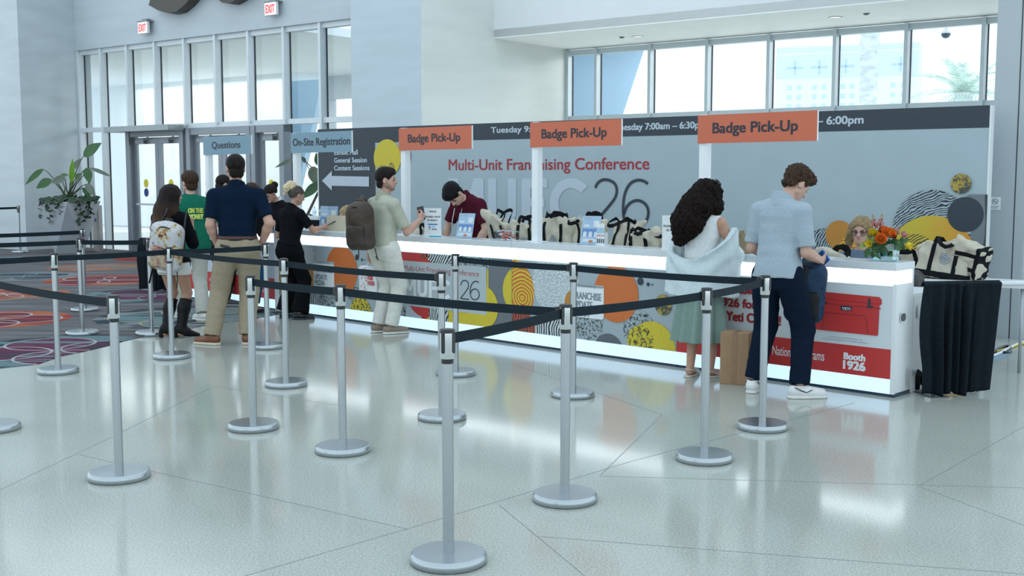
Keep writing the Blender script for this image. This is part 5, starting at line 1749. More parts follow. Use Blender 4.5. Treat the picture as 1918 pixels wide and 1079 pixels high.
# man in pale blue polo
p = onz(1453, 740)
pb = Person('man in pale blue polo and navy trousers looking down at what he holds', (p.x, p.y), -38, 1.78, 'm', lean=3, twist=-4, head=(-24, 38), build=0.90,
            L=dict(el=(-0.235, 0.03, 1.12), wr=(-0.16, 0.24, 1.05)), R=dict(el=(0.218, 0.0, 1.10), wr=(0.225, 0.235, 1.03), dir=(-0.05, 0.95, -0.2), palm=(-0.7, 0, 0.6), curl=0.9),
            feet={-1: (-0.195, 0.01, 0, 12), 1: (0.19, 0.0, 0, -48)}, skin=(0.50, 0.31, 0.24))
pb.body()
pb.top('polo_shirt', two_tone('heather_blue', (0.25, 0.32, 0.39), (0.37, 0.44, 0.49), 'speckle', 90, 0.5, 0.2, 0.85), hem=0.508, sleeve=0.86, off=0.013, flare=0.034, wr=0.005, res=0.007)
pb.trousers('trousers', cloth('navy_chino', (0.005, 0.012, 0.026)), waist=0.55, off=0.012, r=(0.062, 0.048, 0.039), hem=0.058)
tick = M('black_shoe_mark', (0.02, 0.03, 0.04), 0.5)
for k in (-1, 1):
    o = pb.shoe(k, M('white_leather', (0.66, 0.67, 0.67), 0.45), rubber_w, hgt=0.050, w=0.029, toe=1.08)
    R_ = rotm(pb.fyaw[k])
    P = lambda x, y, z: np.array([pb.ank[k][0], pb.ank[k][1], 0]) + R_ @ (V3(x, y, z) * 1.78)
    for sd in (-1, 1):
        MB().tube([P(sd * 0.0265, -0.028, 0.050), P(sd * 0.0285, 0.0, 0.036), P(sd * 0.0285, 0.022, 0.028), P(sd * 0.0265, 0.050, 0.040)], [0.003, 0.005, 0.006, 0.002], 6).build('side_mark', tick, o)
    MB().tube([P(0.016, -0.018, 0.056), P(0, -0.034, 0.056), P(-0.016, -0.018, 0.056)], 0.007, 8).build('collar_lining', tick, o)
pb.hair_short(brown_hair, 0.015, 0.036, -0.036, 0.008, 0.005, 0.8)
pb.face(brow=(0.04, 0.025, 0.018), closed=True)
# maroon polo man leaning over the desk behind the counter
q = cp(5.50, 1.12)
mm = Person('young man in maroon polo with lanyard, leaning over behind the counter', (q.x, q.y), 136, 1.80, 'm', lean=33, head=(14, 34), build=1.04, twist=-6,
            L=dict(el=(-0.30, 0.30, 1.08), wr=(-0.24, 0.42, 0.865), dir=(0.1, 0.6, -0.6), palm=(0.3, -0.3, -0.9)), R=dict(el=(0.33, 0.28, 1.10), wr=(0.26, 0.44, 0.87), dir=(-0.1, 0.6, -0.6), palm=(-0.3, -0.3, -0.9)), skin=(0.52, 0.34, 0.26))
mm.body()
mar = cloth('maroon_pique', (0.070, 0.009, 0.020))
mm.top('polo_shirt', mar, hem=0.50, sleeve=0.80, off=0.016, flare=0.012)
mm.trousers('trousers', cloth('black_chino', (0.01, 0.011, 0.014)))
for k in (-1, 1): mm.shoe(k, M('black_flat'), MATS['black_flat'])
mm.hair_short(black_hair, 0.014, 0.020, -0.045, 0.003, 0.004, 0.5)
mm.face(brow=(0.012, 0.010, 0.010), closed=True)
ly = MB()
lp = [mm.tt(-0.045 * 1.8, 0.066 * 1.8, 0.815 * 1.8), mm.tt(-0.03 * 1.8, 0.090 * 1.8, 0.74 * 1.8)]
a0, a1 = mm.tt(-0.07, 0.130, 1.46), mm.tt(0.07, 0.130, 1.46)
lo_ = a0 + V3(0.03, 0.05, -0.33)
for st in (a0, a1):
    ly.tube([st, st * 0.5 + (lo_ + (st - a0) * 0.7) * 0.5 + V3(0, 0.02, 0), lo_ + (st - a0) * 0.6], 0.009, 6, flat=0.25)
ly.build('lanyard', M('pale_ribbon', (0.5, 0.58, 0.62), 0.6), mm.root)
# woman behind the counter at the left
q = cp(9.32, 1.02)
dw = Person('woman with dark tied hair in black vest behind the counter, looking down', (q.x, q.y), 140, 1.60, 'f', lean=14, head=(-6, 24),
            L=dict(el=(-0.22, 0.16, 0.98), wr=(-0.12, 0.33, 0.90)), R=dict(el=(0.22, 0.16, 0.98), wr=(0.12, 0.33, 0.90)), skin=(0.40, 0.22, 0.16))
dw.body()
dw.top('blouse', cloth('black_vest', (0.008, 0.008, 0.010)), hem=0.5, sleeve=0.9, off=0.012, collar_mat=MATS['white_shirting'])
dw.trousers('trousers', MATS['black_chino'])
for k in (-1, 1): dw.shoe(k, MATS['black_flat'], MATS['black_flat'])
h = Soft().ell(dw.hp(0, -0.012, 0.016), V3(0.051, 0.062, 0.058) * 1.6, dw.HR, 0.02).ell(dw.hp(0, -0.075, 0.03), V3(0.03, 0.03, 0.03) * 1.6, dw.HR, 0.02).cut(dw.hp(0, 0.047, 0.033), dw.HR @ V3(0, 0.7, -1)).disp(wob(90, 90, 40, 0.002))
h.build('hair', 0.005, dark_hair, dw.root)
dw.face(closed=True)
# two seated staff
def seated(s_, t_, label, H, yaw, head, hair, lean=6):
    q = cp(s_, t_)
    kz = 0.47
    P = Person(label, (q.x, q.y, 0.0), yaw, H, 'f', lean=lean, head=head, pelvis=(0, 0, 0.50), sit=True,
               L=dict(el=(-0.22, 0.12, 0.74), wr=(-0.15, 0.30, 0.80)), R=dict(el=(0.22, 0.12, 0.74), wr=(0.15, 0.30, 0.80)),
               feet={-1: (-0.1, 0.40, 0, 5, (-0.10, 0.40, kz)), 1: (0.1, 0.40, 0, -5, (0.10, 0.40, kz))}, skin=(0.50, 0.30, 0.235))
    P.body()
    P.trousers('trousers', MATS['black_chino'])
    for k in (-1, 1): P.shoe(k, MATS['black_flat'], MATS['black_flat'])
    h = Soft().ell(P.hp(0, -0.012, 0.016), V3(0.056, 0.068, 0.062) * H, P.HR, 0.02)
    for k in (-1, 1):
        h.chain([P.hp(0.044 * k, 0.012, 0.02), P.hp(0.060 * k, 0.010, -0.05), P.hp(0.062 * k, 0.004, -0.12), P.hp(0.055 * k, 0.01, -0.17)], [0.030, 0.034, 0.042, 0.025], 0.03)
    h.cut(P.hp(0, 0.052, 0.036), P.HR @ V3(0, 1, -0.55))
    h.ell(P.hp(0, 0.052, -0.020), V3(0.040, 0.030, 0.056) * H, P.HR, 0.01, True)
    h.disp(wob(70, 70, 25, 0.005))
    h.build('hair', 0.006, hair, P.root)
    P.face(brow=(0.15, 0.10, 0.06), lips=(0.42, 0.17, 0.15))
    return P
s1 = seated(0.80, 1.02, 'blonde woman with dark rimmed glasses seated behind the flower vase', 1.68, 150, (0, 6), M('honey_blonde_hair', (0.24, 0.175, 0.095), 0.55, 0, 0.4, 55, spec=0.12, bump=0.5))
s1.top('cardigan', cloth('slate_blue_knit', (0.13, 0.19, 0.27)), hem=0.5, sleeve=1.0, fore=0.9, off=0.012, collar=False)
gm_ = MB()
for k in (-1, 1):
    gm_.tube([s1.hp(0.0185 * k + 0.0155 * math.cos(t * math.pi / 8), 0.0555 - 0.004 * abs(math.cos(t * math.pi / 8)) , -0.002 + 0.0115 * math.sin(t * math.pi / 8)) for t in range(17)], 0.0032, 8)
    gm_.tube([s1.hp(0.034 * k, 0.051, 0.003), s1.hp(0.047 * k, 0.02, 0.004), s1.hp(0.047 * k, -0.01, 0.0)], 0.0028, 6)
gm_.tube([s1.hp(-0.004, 0.0565, 0.002), s1.hp(0.004, 0.0565, 0.002)], 0.003, 6)
gm_.build('glasses', M('dark_glasses_frame', (0.02, 0.012, 0.02), 0.25), s1.root)
s2 = seated(7.78, 0.98, 'blonde woman seated low behind the counter, left of the brown backpack', 1.62, 150, (-14, 12), blonde_hair)
s2.top('blouse', MATS['black_jersey'], hem=0.5, sleeve=1.0, fore=0.9, off=0.012, collar=False)
# ================================================================ BAGS, BOXES AND COUNTER ITEMS
from mathutils.bvhtree import BVHTree
def bvh_of(o):
    me = o.data
    return BVHTree.FromPolygons([v.co.copy() for v in me.vertices], [tuple(q.vertices) for q in me.polygons])
canvas = M('natural_canvas', (0.50, 0.47, 0.38), 0.9, 0, 0.06, 30, bump=0.2, spec=0.1, bscale=160)
web_black = M('black_webbing', (0.008, 0.009, 0.011), 0.8, spec=0.1)
base_black = M('black_canvas', (0.009, 0.010, 0.013), 0.9, spec=0.1)
emblem_m = M('emblem_ink', (0.20, 0.25, 0.32), 0.8)
def tote(loc, rz, w, h, d, label, seed=0, tilt=(0.0, 0.0), emblem=False, group='canvas tote bags by the counter', slump=0.4):
    t = thing('tote_bag', label, 'bag', loc, rz, group)
    t.rotation_euler = (tilt[0], tilt[1], rz)
    rnd = random.Random(seed)
    S = Soft()
    a, b = w / 2, d / 2
    sl = [rnd.uniform(-1, 1) for _ in range(6)]
    def fn(x, y, z):
        u = np.clip(z / h, 0, 1)
        cx = slump * 0.10 * sl[0] * u * u
        cy = slump * 0.14 * sl[1] * u * u
        aa = a * (1.0 + 0.06 * sl[2] * u)
        bb = np.maximum(b * (1.0 - 0.60 * u), 0.028)
        top = h * (1 + slump * 0.17 * sl[3] * (x / a) - slump * 0.07 * np.cos(2.2 * x / a + sl[4] * 2))
        qx, qy = np.abs(x - cx) - aa + 0.03, np.abs(y - cy) - bb + 0.03
        r = np.sqrt(np.maximum(qx, 0) ** 2 + np.maximum(qy, 0) ** 2) + np.minimum(np.maximum(qx, qy), 0) - 0.03
        return np.maximum(r, np.maximum(z - top, -z))
    S.add(fn, (-a - 0.1, -b - 0.08, 0), (a + 0.1, b + 0.08, h * 1.45), 0.01)
    S.disp(wob(26 + 4 * sl[0], 18, 20, 0.007 + 0.010 * slump, seed)).disp(wob(60, 40, 34, 0.003, seed + 1))
    S.disp(lambda x, y, z: 0.006 * np.sin(25 * x + 40 * z + seed) * np.clip(z / h, 0, 1))
    o = S.build('canvas_body', 0.0085, canvas, t)
    bv = bvh_of(o)
    S2 = Soft()
    S2.add(fn, (-a - 0.1, -b - 0.08, 0), (a + 0.1, b + 0.08, h * 1.45), 0.01)
    S2.disp(wob(26 + 4 * sl[0], 18, 20, 0.007 + 0.010 * slump, seed)).disp(lambda x, y, z: -0.0085 + 0 * x)
    S2.cut((0, 0, h * 0.16), (0, 0, 1)).cut((0, 0, 0.0), (0, 0, -1))
    S2.build('black_base', 0.0085, base_black, t)
    def front(x, z, sgn=-1, eps=0.004):
        hh = bv.ray_cast(Vector((x, sgn * 1.0, z)), Vector((0, -sgn, 0)))
        return Vector((x, (hh[0].y if hh[0] else sgn * 0.02) + sgn * eps, z))
    for sg in (-1, 1):
        st = MB()
        pts = []
        x0 = a * 0.45
        zt = h * (0.94 - 0.1 * slump)
        pts += [front(-x0, zt * i / 6, sg) for i in range(7)]
        fl_ = sl[5] * 0.12
        hp_ = [Vector((-x0 * 0.9, sg * 0.03 + fl_ * 0.4, h * 1.10)), Vector((-x0 * 0.35, sg * (0.05 + abs(fl_)), h * 1.24 - abs(fl_))), Vector((x0 * 0.35, sg * (0.05 + abs(fl_)), h * 1.22 - abs(fl_) * 1.2)), Vector((x0 * 0.9, sg * 0.03 + fl_ * 0.4, h * 1.08))]
        pts += hp_
        pts += [front(x0, zt * i / 6, sg) for i in range(6, -1, -1)]
        for _ in range(1):
            n = [pts[0]]
            for i in range(len(pts) - 1): n += [pts[i].lerp(pts[i + 1], 0.25), pts[i].lerp(pts[i + 1], 0.75)]
            pts = n + [pts[-1]]
        # flat strap
        v, f = [], []
        for i, p in enumerate(pts):
            tg = (pts[min(i + 1, len(pts) - 1)] - pts[max(i - 1, 0)]).normalized()
            sd = tg.cross(Vector((0, sg, 0)))
            sd = sd.normalized() * 0.018 if sd.length > 1e-3 else Vector((0.018, 0, 0))
            up = Vector((0, sg * 0.0025, 0))
            v += [p - sd, p + sd, p + sd + up, p - sd + up]
        for i in range(len(pts) - 1):
            k = i * 4
            for q in range(4): f.append((k + q, k + (q + 1) % 4, k + 4 + (q + 1) % 4, k + 4 + q))
        st.add(v, f)
        st.build('strap', web_black, t)
    if emblem:
        em = MB()
        for r0, r1, n in ((0.052, 0.046, 20), (0.036, 0.024, 12), (0.014, 0.0, 8)):
            v, f = [], []
            for i in range(n):
                th = 2 * math.pi * i / n
                wv = 1 + 0.08 * math.cos(8 * th)
                for r in (r0 * wv, r1 * wv):
                    v.append(front(r * math.cos(th) * 1.0 + a * 0.06, h * 0.52 + r * math.sin(th), -1, 0.003))
            for i in range(n):
                j = (i + 1) % n
                f.append((2 * i, 2 * j, 2 * j + 1, 2 * i + 1))
            em.add(v, f)
        em.build('emblem', emblem_m, t)
    return t
def on_desk(px, tt_): # point on the rear desk under pixel column px
    q = onplane(px, 430, cp(0, tt_).xy, CU)
    return q
for i, (px, pyt, wpx, tt_, rz, lab, em, sl_) in enumerate([
        (800, 424, 44, 0.60, 0.2, 'low canvas tote bag behind the PLEASE HAVE ID READY card', False, 0.5),
        (946, 399, 62, 0.62, -0.3, 'canvas tote bag next to the man in maroon, black base turned outwards', False, 0.9),
        (988, 409, 44, 0.52, 0.15, 'canvas tote bag half hidden by the middle sign post, on its left', True, 0.4),
        (1041, 397, 62, 0.55, 0.1, 'upright canvas tote bag with round emblem, just right of the middle sign post', True, 0.7),
        (1082, 413, 40, 0.58, -0.2, 'slim canvas tote bag left of the tilted blue card on the counter', False, 0.6),
        (1112, 402, 44, 0.72, 0.3, 'canvas tote bag standing behind the tilted blue card, handle on top', False, 0.4),
        (1166, 406, 58, 0.60, -0.25, 'canvas tote bag right of the blue card, corner pointing up', False, 1.0),
        (1203, 425, 50, 0.50, 0.25, 'slumped canvas tote bag in front of the pointed one', False, 0.9),
        (1240, 441, 48, 0.52, -0.1, 'slumped canvas tote bag beside the curly haired woman', False, 0.7),
        (1578, 467, 44, 0.64, 0.2, 'low canvas tote bag left of the woman with glasses', False, 0.8)]):
    b_ = on_desk(px, tt_)
    zt = onplane(px, pyt, cp(0, tt_).xy, CU).z
    ppm = FPX / b_.y
    tote((b_.x, b_.y, 0.772), CR + rz, wpx / ppm / 0.74, (zt - 0.772) * 0.90, 0.17, lab, i * 3 + 1, (0, 0), em, slump=sl_)
# side table behind the black drape with its bags
tb = thing('side_table', 'white topped table with tote bags behind the black drape', 'table', (4.06, 10.14, 0), BRZ)
MB().box(-0.55, 0.55, -0.28, 0.28, 0.72, 0.75).build('tabletop', white_lam, tb, 0.004)
for sx in (-1, 1):
    for sy in (-1, 1): MB().tube([(sx * 0.5, sy * 0.23, 0.0), (sx * 0.5, sy * 0.23, 0.72)], 0.014, 10).build('leg', frame_m, tb)
def tb_pt(px, py): q = onplane(px, py, (4.06, 10.14), (BD.x, BD.y)); return q
a_ = tb_pt(1764, 500)
tote((a_.x, a_.y, 0.752), BRZ + 0.1, 0.46, 0.34, 0.20, 'large canvas tote bag with round emblem on the side table', 71, (-0.10, 0.12), True, slump=0.5)
a_ = tb_pt(1716, 500)
tote((a_.x - 0.02, a_.y + 0.12, 0.752), BRZ + 0.5, 0.34, 0.21, 0.16, 'slumped cream tote bag between the flower vase and the large tote', 34, (0, -0.2), False, slump=1.0)
a_ = tb_pt(1818, 500)
tote((a_.x + 0.10, a_.y - 0.04, 0.89), BRZ - 0.45, 0.27, 0.26, 0.20, 'tote bag lying on its side, black base outward, right end of the side table', 52, (0.15, -1.35), False, slump=0.8)
# ---- black draped rails
drape_m = M('black_drape', (0.006, 0.011, 0.016), 0.85, 0, 0.2, 40, spec=0.15, bump=0.1)
pvc = M('white_pvc_pipe', (0.62, 0.66, 0.67), 0.4)
def drape(name, a, b, ztop, zbot, label, folds, seed, taper=0.06, pipe_ext=0.0):
    a, b = Vector(a), Vector(b)
    d = (b - a)
    L = d.length
    t = thing(name, label, 'drape', (a.x, a.y, 0), math.atan2(d.y, d.x))
    rnd = random.Random(seed)
    ph = [rnd.uniform(0, 6.28) for _ in range(4)]
    nu, nv = 150, 34
    v = []
    for j in range(-2, nv + 1):
        w_ = max(0, j) / nv                        # 0 top; the first rows wrap over the rail
        for i in range(nu + 1):
            u = i / nu
            amp = 0.010 + 0.030 * min(1, w_ * 2.2)
            th = 2 * math.pi * folds * (u + 0.06 * math.sin(6 * u + ph[0]) + 0.02 * math.sin(17 * u + ph[2]))
            amp *= (0.35 + 0.65 * min(1, max(0, (u - 0.12) / 0.15))) * (1 if u < 0.70 else 0.22) * (0.7 + 0.5 * math.sin(9 * u + ph[3]) ** 2)
            gath = 0.006 * math.sin(3.1 * th + ph[1]) * max(0, 1 - w_ * 6)
            x = -0.035 + (L + 0.035) * (u * (1 - taper * w_) - 0.05 * math.sin(min(1, w_ * 1.3) * math.pi) * (1 - u) ** 3) + 0.010 * math.sin(th * 0.5 + ph[2]) * w_
            y = -0.030 - amp * math.sin(th) * (1 + 0.2 * math.sin(1.7 * th + ph[3])) - gath - 0.03 * w_ * (1 - u)
            z = ztop + 0.022 - (ztop + 0.022 - zbot) * w_ - 0.012 * math.sin(th * 0.37 + ph[1]) * w_ * (1 if u < 0.8 else 0) + 0.04 * max(0, u - 0.75) * 4 * w_ * 0.5
            if w_ < 0.06: z += 0.008 * math.sin(2.3 * th)
            if j == -2: y, z = 0.024, ztop - 0.01
            elif j == -1: y, z = 0.0, ztop + 0.026
            elif j == 0: z = ztop + 0.008
            v.append((x, y, max(z, 0.004)))
    f = [(j * (nu + 1) + i, j * (nu + 1) + i + 1, (j + 1) * (nu + 1) + i + 1, (j + 1) * (nu + 1) + i) for j in range(nv + 2) for i in range(nu)]
    o = link(bpy.data.objects.new('cloth', mesh_from('cloth', v, f, drape_m, smooth=True)), t)
    m = o.modifiers.new('thick', 'SOLIDIFY')
    m.thickness = 0.003
    MB().tube([(0.0, 0, ztop), (L + pipe_ext, 0, ztop)], 0.019, 14).build('rail', pvc, t)
    MB().tube([(0.09, 0.012, 0), (0.09, 0.012, ztop)], 0.015, 12).build('upright', pvc, t)
    MB().tube([(L + pipe_ext - 0.02, 0, 0), (L + pipe_ext - 0.02, 0, ztop)], 0.017, 12).build('upright', pvc, t)
    for x in (0.09, L + pipe_ext - 0.02): MB().box(x - 0.07, x + 0.07, -0.10, 0.22, 0, 0.008).build('foot_plate', M('dark_plate', (0.10, 0.12, 0.13), 0.4, 0.5), t)
    return t
qa, qb = onplane(1736, 531, (0, 8.62), (1, 0)), onplane(1882, 531, (0, 8.62), (1, 0))
drape('draped_rail', (qa.x, 8.62, 0), (qb.x, 8.72, 0), qa.z - 0.012, 0.02, 'black gathered drape over a white rail at the right end of the counter', 6.5, 5, 0.10, 0.95)
qa = onz(270, 543)
drape('draped_rail', (qa.x, qa.y, 0), (qa.x + 0.62, qa.y - 0.30, 0), 0.74, 0.02, 'black gathered drape at the far left end, behind the woman in knee boots', 6, 9, 0.02, 0.1)
# cables and tape on the floor by the right glazing
def cable(label, name, pts, r, m, cat='cable', flat=1.0):
    q = [onz(*p) for p in pts]
    for _ in range(2):
        n = [q[0]]
        for i in range(len(q) - 1): n += [q[i].lerp(q[i + 1], 0.25), q[i].lerp(q[i + 1], 0.75)]
        q = n + [q[-1]]
    c = q[0].copy()
    o = MB().tube([p - c + Vector((0, 0, r * flat + 0.0006)) for p in q], r, 8, flat=1.0).build(name, m)
    o.location = c
    return tag(o, label, cat, 'cables by the right glazing')
cable('black cable coil on the floor right of the drape', 'floor_cable', [(1858, 664), (1870, 656), (1884, 650), (1893, 652), (1894, 660), (1884, 664), (1874, 661)], 0.013, blackp)
cable('white cable on the floor running towards the glazing', 'floor_cable', [(1852, 672), (1872, 665), (1886, 657), (1902, 649), (1925, 640)], 0.014, M('white_cable', (0.7, 0.75, 0.78), 0.5))
cable('yellow cable on the floor at the right frame edge', 'floor_cable', [(1868, 661), (1890, 655), (1908, 647), (1932, 644)], 0.012, M('yellow_cable', (0.65, 0.50, 0.04), 0.5))
tp = MB()
a0, a1 = onz(1846, 686), onz(1896, 664)
dd = (a1 - a0).normalized()
nn = Vector((-dd.y, dd.x, 0)) * 0.05
tp.add([(0, 0, 0.001), tuple((a1 - a0) + Vector((0, 0, 0.001))), tuple((a1 - a0) + nn + Vector((0, 0, 0.006))), tuple(nn + Vector((0, 0, 0.006))), tuple(nn * 2 + Vector((0, 0, 0.001))), tuple((a1 - a0) + nn * 2 + Vector((0, 0, 0.001)))], [(0, 1, 2, 3), (3, 2, 5, 4)])
o = tp.build('cable_cover', M('blue_grey_tape', (0.20, 0.33, 0.42), 0.35))
o.location = a0
tag(o, 'blue grey floor strip covering cables right of the drape', 'cable cover')
MBk = MB().tube([(0, -0.05, 0.02), (0, -0.06, 0.11), (0, 0.0, 0.15), (0, 0.08, 0.12), (0, 0.12, 0.03)], 0.012, 8, flat=2.2)
q = cp(-0.035, 0.36)
o = MBk.build('black_strap', web_black)
o.location = (q.x, q.y, 0.012)
o.rotation_euler = (0, 0, CR + 0.2)
tag(o, 'black strap loop on the floor between counter end and drape', 'strap')
# ---- cardboard box
crd = M('cardboard', (0.32, 0.205, 0.115), 0.85, 0, 0.08, 8, bump=0.1)
bx = onz(1377, 716)
t = thing('cardboard_box', 'brown cardboard box on the floor between the two rightmost customers', 'box', (1.815, 9.17, 0), -0.42)
bm_ = MB().box(-0.115, 0.115, -0.09, 0.09, 0.0, 0.42)
bm_.build('carton', crd, t, 0.004)
MB().box(-0.02, 0.02, -0.0915, -0.0905, 0.0, 0.42).box(-0.02, 0.02, -0.0915, 0.0905, 0.4195, 0.4212).build('tape', M('packing_tape', (0.26, 0.16, 0.085), 0.35), t)
MB().box(0.1152, 0.1162, -0.07, 0.04, 0.02, 0.14).build('shipping_label', P_['white'], t)
# ---- bags carried by people
def pack(name, label, loc, rz, w, h, d, m, mp, trim, straps=True, tilt=(0, 0), res=0.008, wr=0.004, pocket=True):
    t = thing(name, label, 'backpack', loc, rz, 'backpacks of the visitors')
    t.rotation_euler = (tilt[0], tilt[1], rz)
    S = Soft()
    S.rbox((0, 0, h * 0.48), (w / 2, d / 2, h * 0.48), min(w, d) * 0.42, k=0.03)
    S.ell((0, 0, h * 0.72), (w * 0.46, d * 0.50, h * 0.30), k=0.04)
    S.disp(wob(20, 18, 15, wr))
    S.build('bag_body', res, m, t)
    if pocket:
        S = Soft().rbox((0, -d * 0.50, h * 0.30), (w * 0.36, d * 0.20, h * 0.22), d * 0.17, k=0.02).disp(wob(22, 18, 20, wr * 0.7))
        S.build('front_pocket', res, mp, t)
    zp = MB()
    zp.tube([(w * 0.40 * math.cos(a), -d * 0.50 - 0.004 + 0.03 * abs(math.cos(a)), h * 0.56 + h * 0.36 * math.sin(a)) for a in [math.pi * i / 14 for i in range(15)]], 0.007, 6)
    if pocket: zp.tube([(w * 0.31 * math.cos(a), -d * 0.69 + 0.012 * abs(math.cos(a)), h * 0.36 + h * 0.14 * math.sin(a)) for a in [math.pi * i / 12 for i in range(13)]], 0.005, 6)
    zp.build('zip', trim, t)
    MB().tube([(-0.04, 0.02, h * 0.96), (-0.03, 0.01, h * 1.05), (0.03, 0.01, h * 1.05), (0.04, 0.02, h * 0.96)], 0.011, 8).build('carry_handle', trim, t)
    return t
floral = two_tone('floral_print', (0.42, 0.33, 0.12), (0.52, 0.54, 0.57), 'speckle', 7, 0.5, 0.03, 0.8)
floral2 = two_tone('floral_print_pink', (0.30, 0.13, 0.13), (0.42, 0.36, 0.24), 'speckle', 12, 0.5, 0.05, 0.8)
def cloth_floral():
    m = floral
    N, L = m.node_tree.nodes, m.node_tree.links
    rp = [n for n in N if n.type == 'VALTORGB'][0]
    for pos, c in ((0.40, (0.03, 0.03, 0.035)), (0.43, (0.30, 0.09, 0.07)), (0.46, (0.50, 0.36, 0.08)), (0.485, (0.50, 0.52, 0.55)), (0.60, (0.48, 0.50, 0.53)), (0.63, (0.22, 0.16, 0.20))):
        e = rp.color_ramp.elements.new(pos)
        e.color = (*c, 1)
cloth_floral()
pr = pw.root
R_ = Matrix.Rotation(pr.rotation_euler.z, 3, 'Z')
l_ = Vector(pr.location) + R_ @ Vector((0.075, -0.25, 0.72))
t = pack('backpack', 'printed floral backpack on the woman in knee boots', tuple(l_), pr.rotation_euler.z + 0.12, 0.34, 0.50, 0.17, floral, floral2, blackp, tilt=(0.10, 0.16))
for sx in (-1, 1): MB().tube([(sx * 0.10, 0.09, 0.10), (sx * 0.13, 0.13, 0.25), (sx * 0.12, 0.11, 0.45), (sx * 0.10, 0.17, 0.60)], 0.022, 8, flat=0.4).build('shoulder_strap', blackp, t)
for sx in (-1, 1): MB().tube([(sx * 0.12, 0.02, 0.05), (sx * 0.14, 0.0, -0.06), (sx * 0.15, -0.01, -0.16)], 0.010, 6, flat=0.4).build('loose_strap', web_black, t)
leather = M('brown_waxed_leather', (0.055, 0.040, 0.030), 0.5, 0, 0.35, 9, bump=0.25, spec=0.3)
leath2 = M('dark_waxed_leather', (0.038, 0.030, 0.025), 0.5, 0, 0.3, 9, bump=0.2, spec=0.3)
pr = bg.root
R_ = Matrix.Rotation(pr.rotation_euler.z, 3, 'Z')
l_ = Vector(pr.location) + R_ @ Vector((-0.03, -0.30, 0.90))
t = pack('backpack', 'brown leather backpack on the left shoulder of the man in beige polo', tuple(l_), pr.rotation_euler.z + 0.25, 0.30, 0.50, 0.19, leather, leath2, M('leather_trim', (0.085, 0.055, 0.035), 0.6), tilt=(0.02, -0.03), wr=0.007)
MB().tube([(-0.02, 0.08, 0.40), (-0.05, 0.12, 0.50), (-0.07, 0.19, 0.545), (-0.09, 0.27, 0.52), (-0.11, 0.33, 0.40), (-0.11, 0.34, 0.26)], 0.030, 10, flat=0.35).build('shoulder_strap', leather, t)
MB().tube([(0.13, 0.05, 0.02), (0.15, 0.05, -0.06), (0.16, 0.06, -0.11), (0.14, 0.05, -0.07)], 0.012, 8, flat=0.5).build('loose_strap', leather, t)
MB().tube([(-0.02, -0.02, 0.02), (-0.02, -0.03, -0.07)], 0.012, 8, flat=0.5).build('loose_strap', leather, t)
navy_pk = M('navy_nylon', (0.012, 0.035, 0.075), 0.6, 0, 0.25, 20, spec=0.2)
blk_pk = M('black_nylon', (0.010, 0.012, 0.015), 0.6, 0, 0.3, 20, spec=0.2)
pr = pb.root
q = onplane(1517, 600, (pr.location.x, pr.location.y + 0.08), (1, 0))
t = pack('backpack', 'navy and black backpack hanging beside the man in pale blue polo', (q.x - 0.05, q.y + 0.02, 0.545), -0.25, 0.30, 0.48, 0.18, navy_pk, blk_pk, blk_pk, tilt=(0.0, 0.06))
S = Soft().rbox((-0.06, -0.07, 0.26), (0.07, 0.05, 0.20), 0.03).disp(wob(25, 20, 18, 0.004))
S.build('back_padding', 0.008, blk_pk, t)
for x, z in ((-0.30, -0.30), (0.07, -0.33)): MB().tube([(x * 0.6, -0.03, 0.10), (x, -0.04, -0.05), (x + 0.005, -0.04, z * 0.5), (x, -0.03, z)], 0.010, 6, flat=0.35).build('loose_strap', web_black, t)
# phone of the man in beige
def hand_pos(P, k, f, side=0.0):
    sh, el, wr, d, pm, c = P.arm[k]
    pm = pm - d * (pm @ d)
    pm = pm / np.linalg.norm(pm)
    return P.root.matrix_basis @ Vector(wr + d * f + pm * side), d, pm
hp_, d_, p_ = hand_pos(bg, 1, 0.10, 0.030)
ph = thing('smartphone', 'black smartphone held up by the man in beige polo', 'phone', tuple(hp_), 0)
ph.rotation_euler = (math.radians(-14), math.radians(-14), math.radians(-12))
MB().box(-0.037, 0.037, -0.004, 0.004, -0.075, 0.078).build('phone_body', M('phone_glass', (0.015, 0.018, 0.022), 0.2), ph, 0.003)
MB().box(-0.030, -0.004, -0.0062, -0.004, 0.038, 0.068).build('camera_bump', M('camera_bump', (0.04, 0.045, 0.05), 0.25), ph, 0.001)
# white paper carrier
hp_, d_, p_ = hand_pos(bg, -1, 0.11, 0.01)
pc = thing('paper_carrier', 'white carrier bag with red print hanging from the hand of the man in beige', 'bag', (hp_.x - 0.02, hp_.y + 0.02, 0.40), -0.5)
S = Soft().rbox((0, 0, 0.15), (0.115, 0.045, 0.15), 0.02).disp(wob(26, 20, 18, 0.006))
o = S.build('bag_body', 0.007, M('white_paper', (0.68, 0.71, 0.73), 0.7), pc)
hz_ = hp_.z - 0.40
MB().tube([(-0.05, -0.02, 0.29), (-0.01, 0, hz_ - 0.01), (0.02, 0, hz_ - 0.01), (0.05, -0.02, 0.29)], 0.003, 6).tube([(-0.05, 0.02, 0.29), (-0.01, 0.005, hz_ - 0.01), (0.02, 0.005, hz_ - 0.01), (0.05, 0.02, 0.29)], 0.003, 6).build('handle', MATS['white_paper'], pc)
tm = MB()
text_into(tm, 'FOOD', 0.012, 0.098, 0.10, 0.042, 0, 0, 0.05)
text_into(tm, 'FOR', 0.012, 0.078, 0.155, 0.042, 0, 0, 0.05)
rnd = random.Random(3)
for i in range(34):
    x, z = rnd.uniform(-0.10, -0.005), rnd.uniform(0.02, 0.28)
    tm.add([(x, 0, z), (x + 0.010, 0, z + 0.009), (x + 0.007, 0, z + 0.013), (x - 0.003, 0, z + 0.004)], [(0, 1, 2, 3)])
wrap_back(tm, o, 0.004)
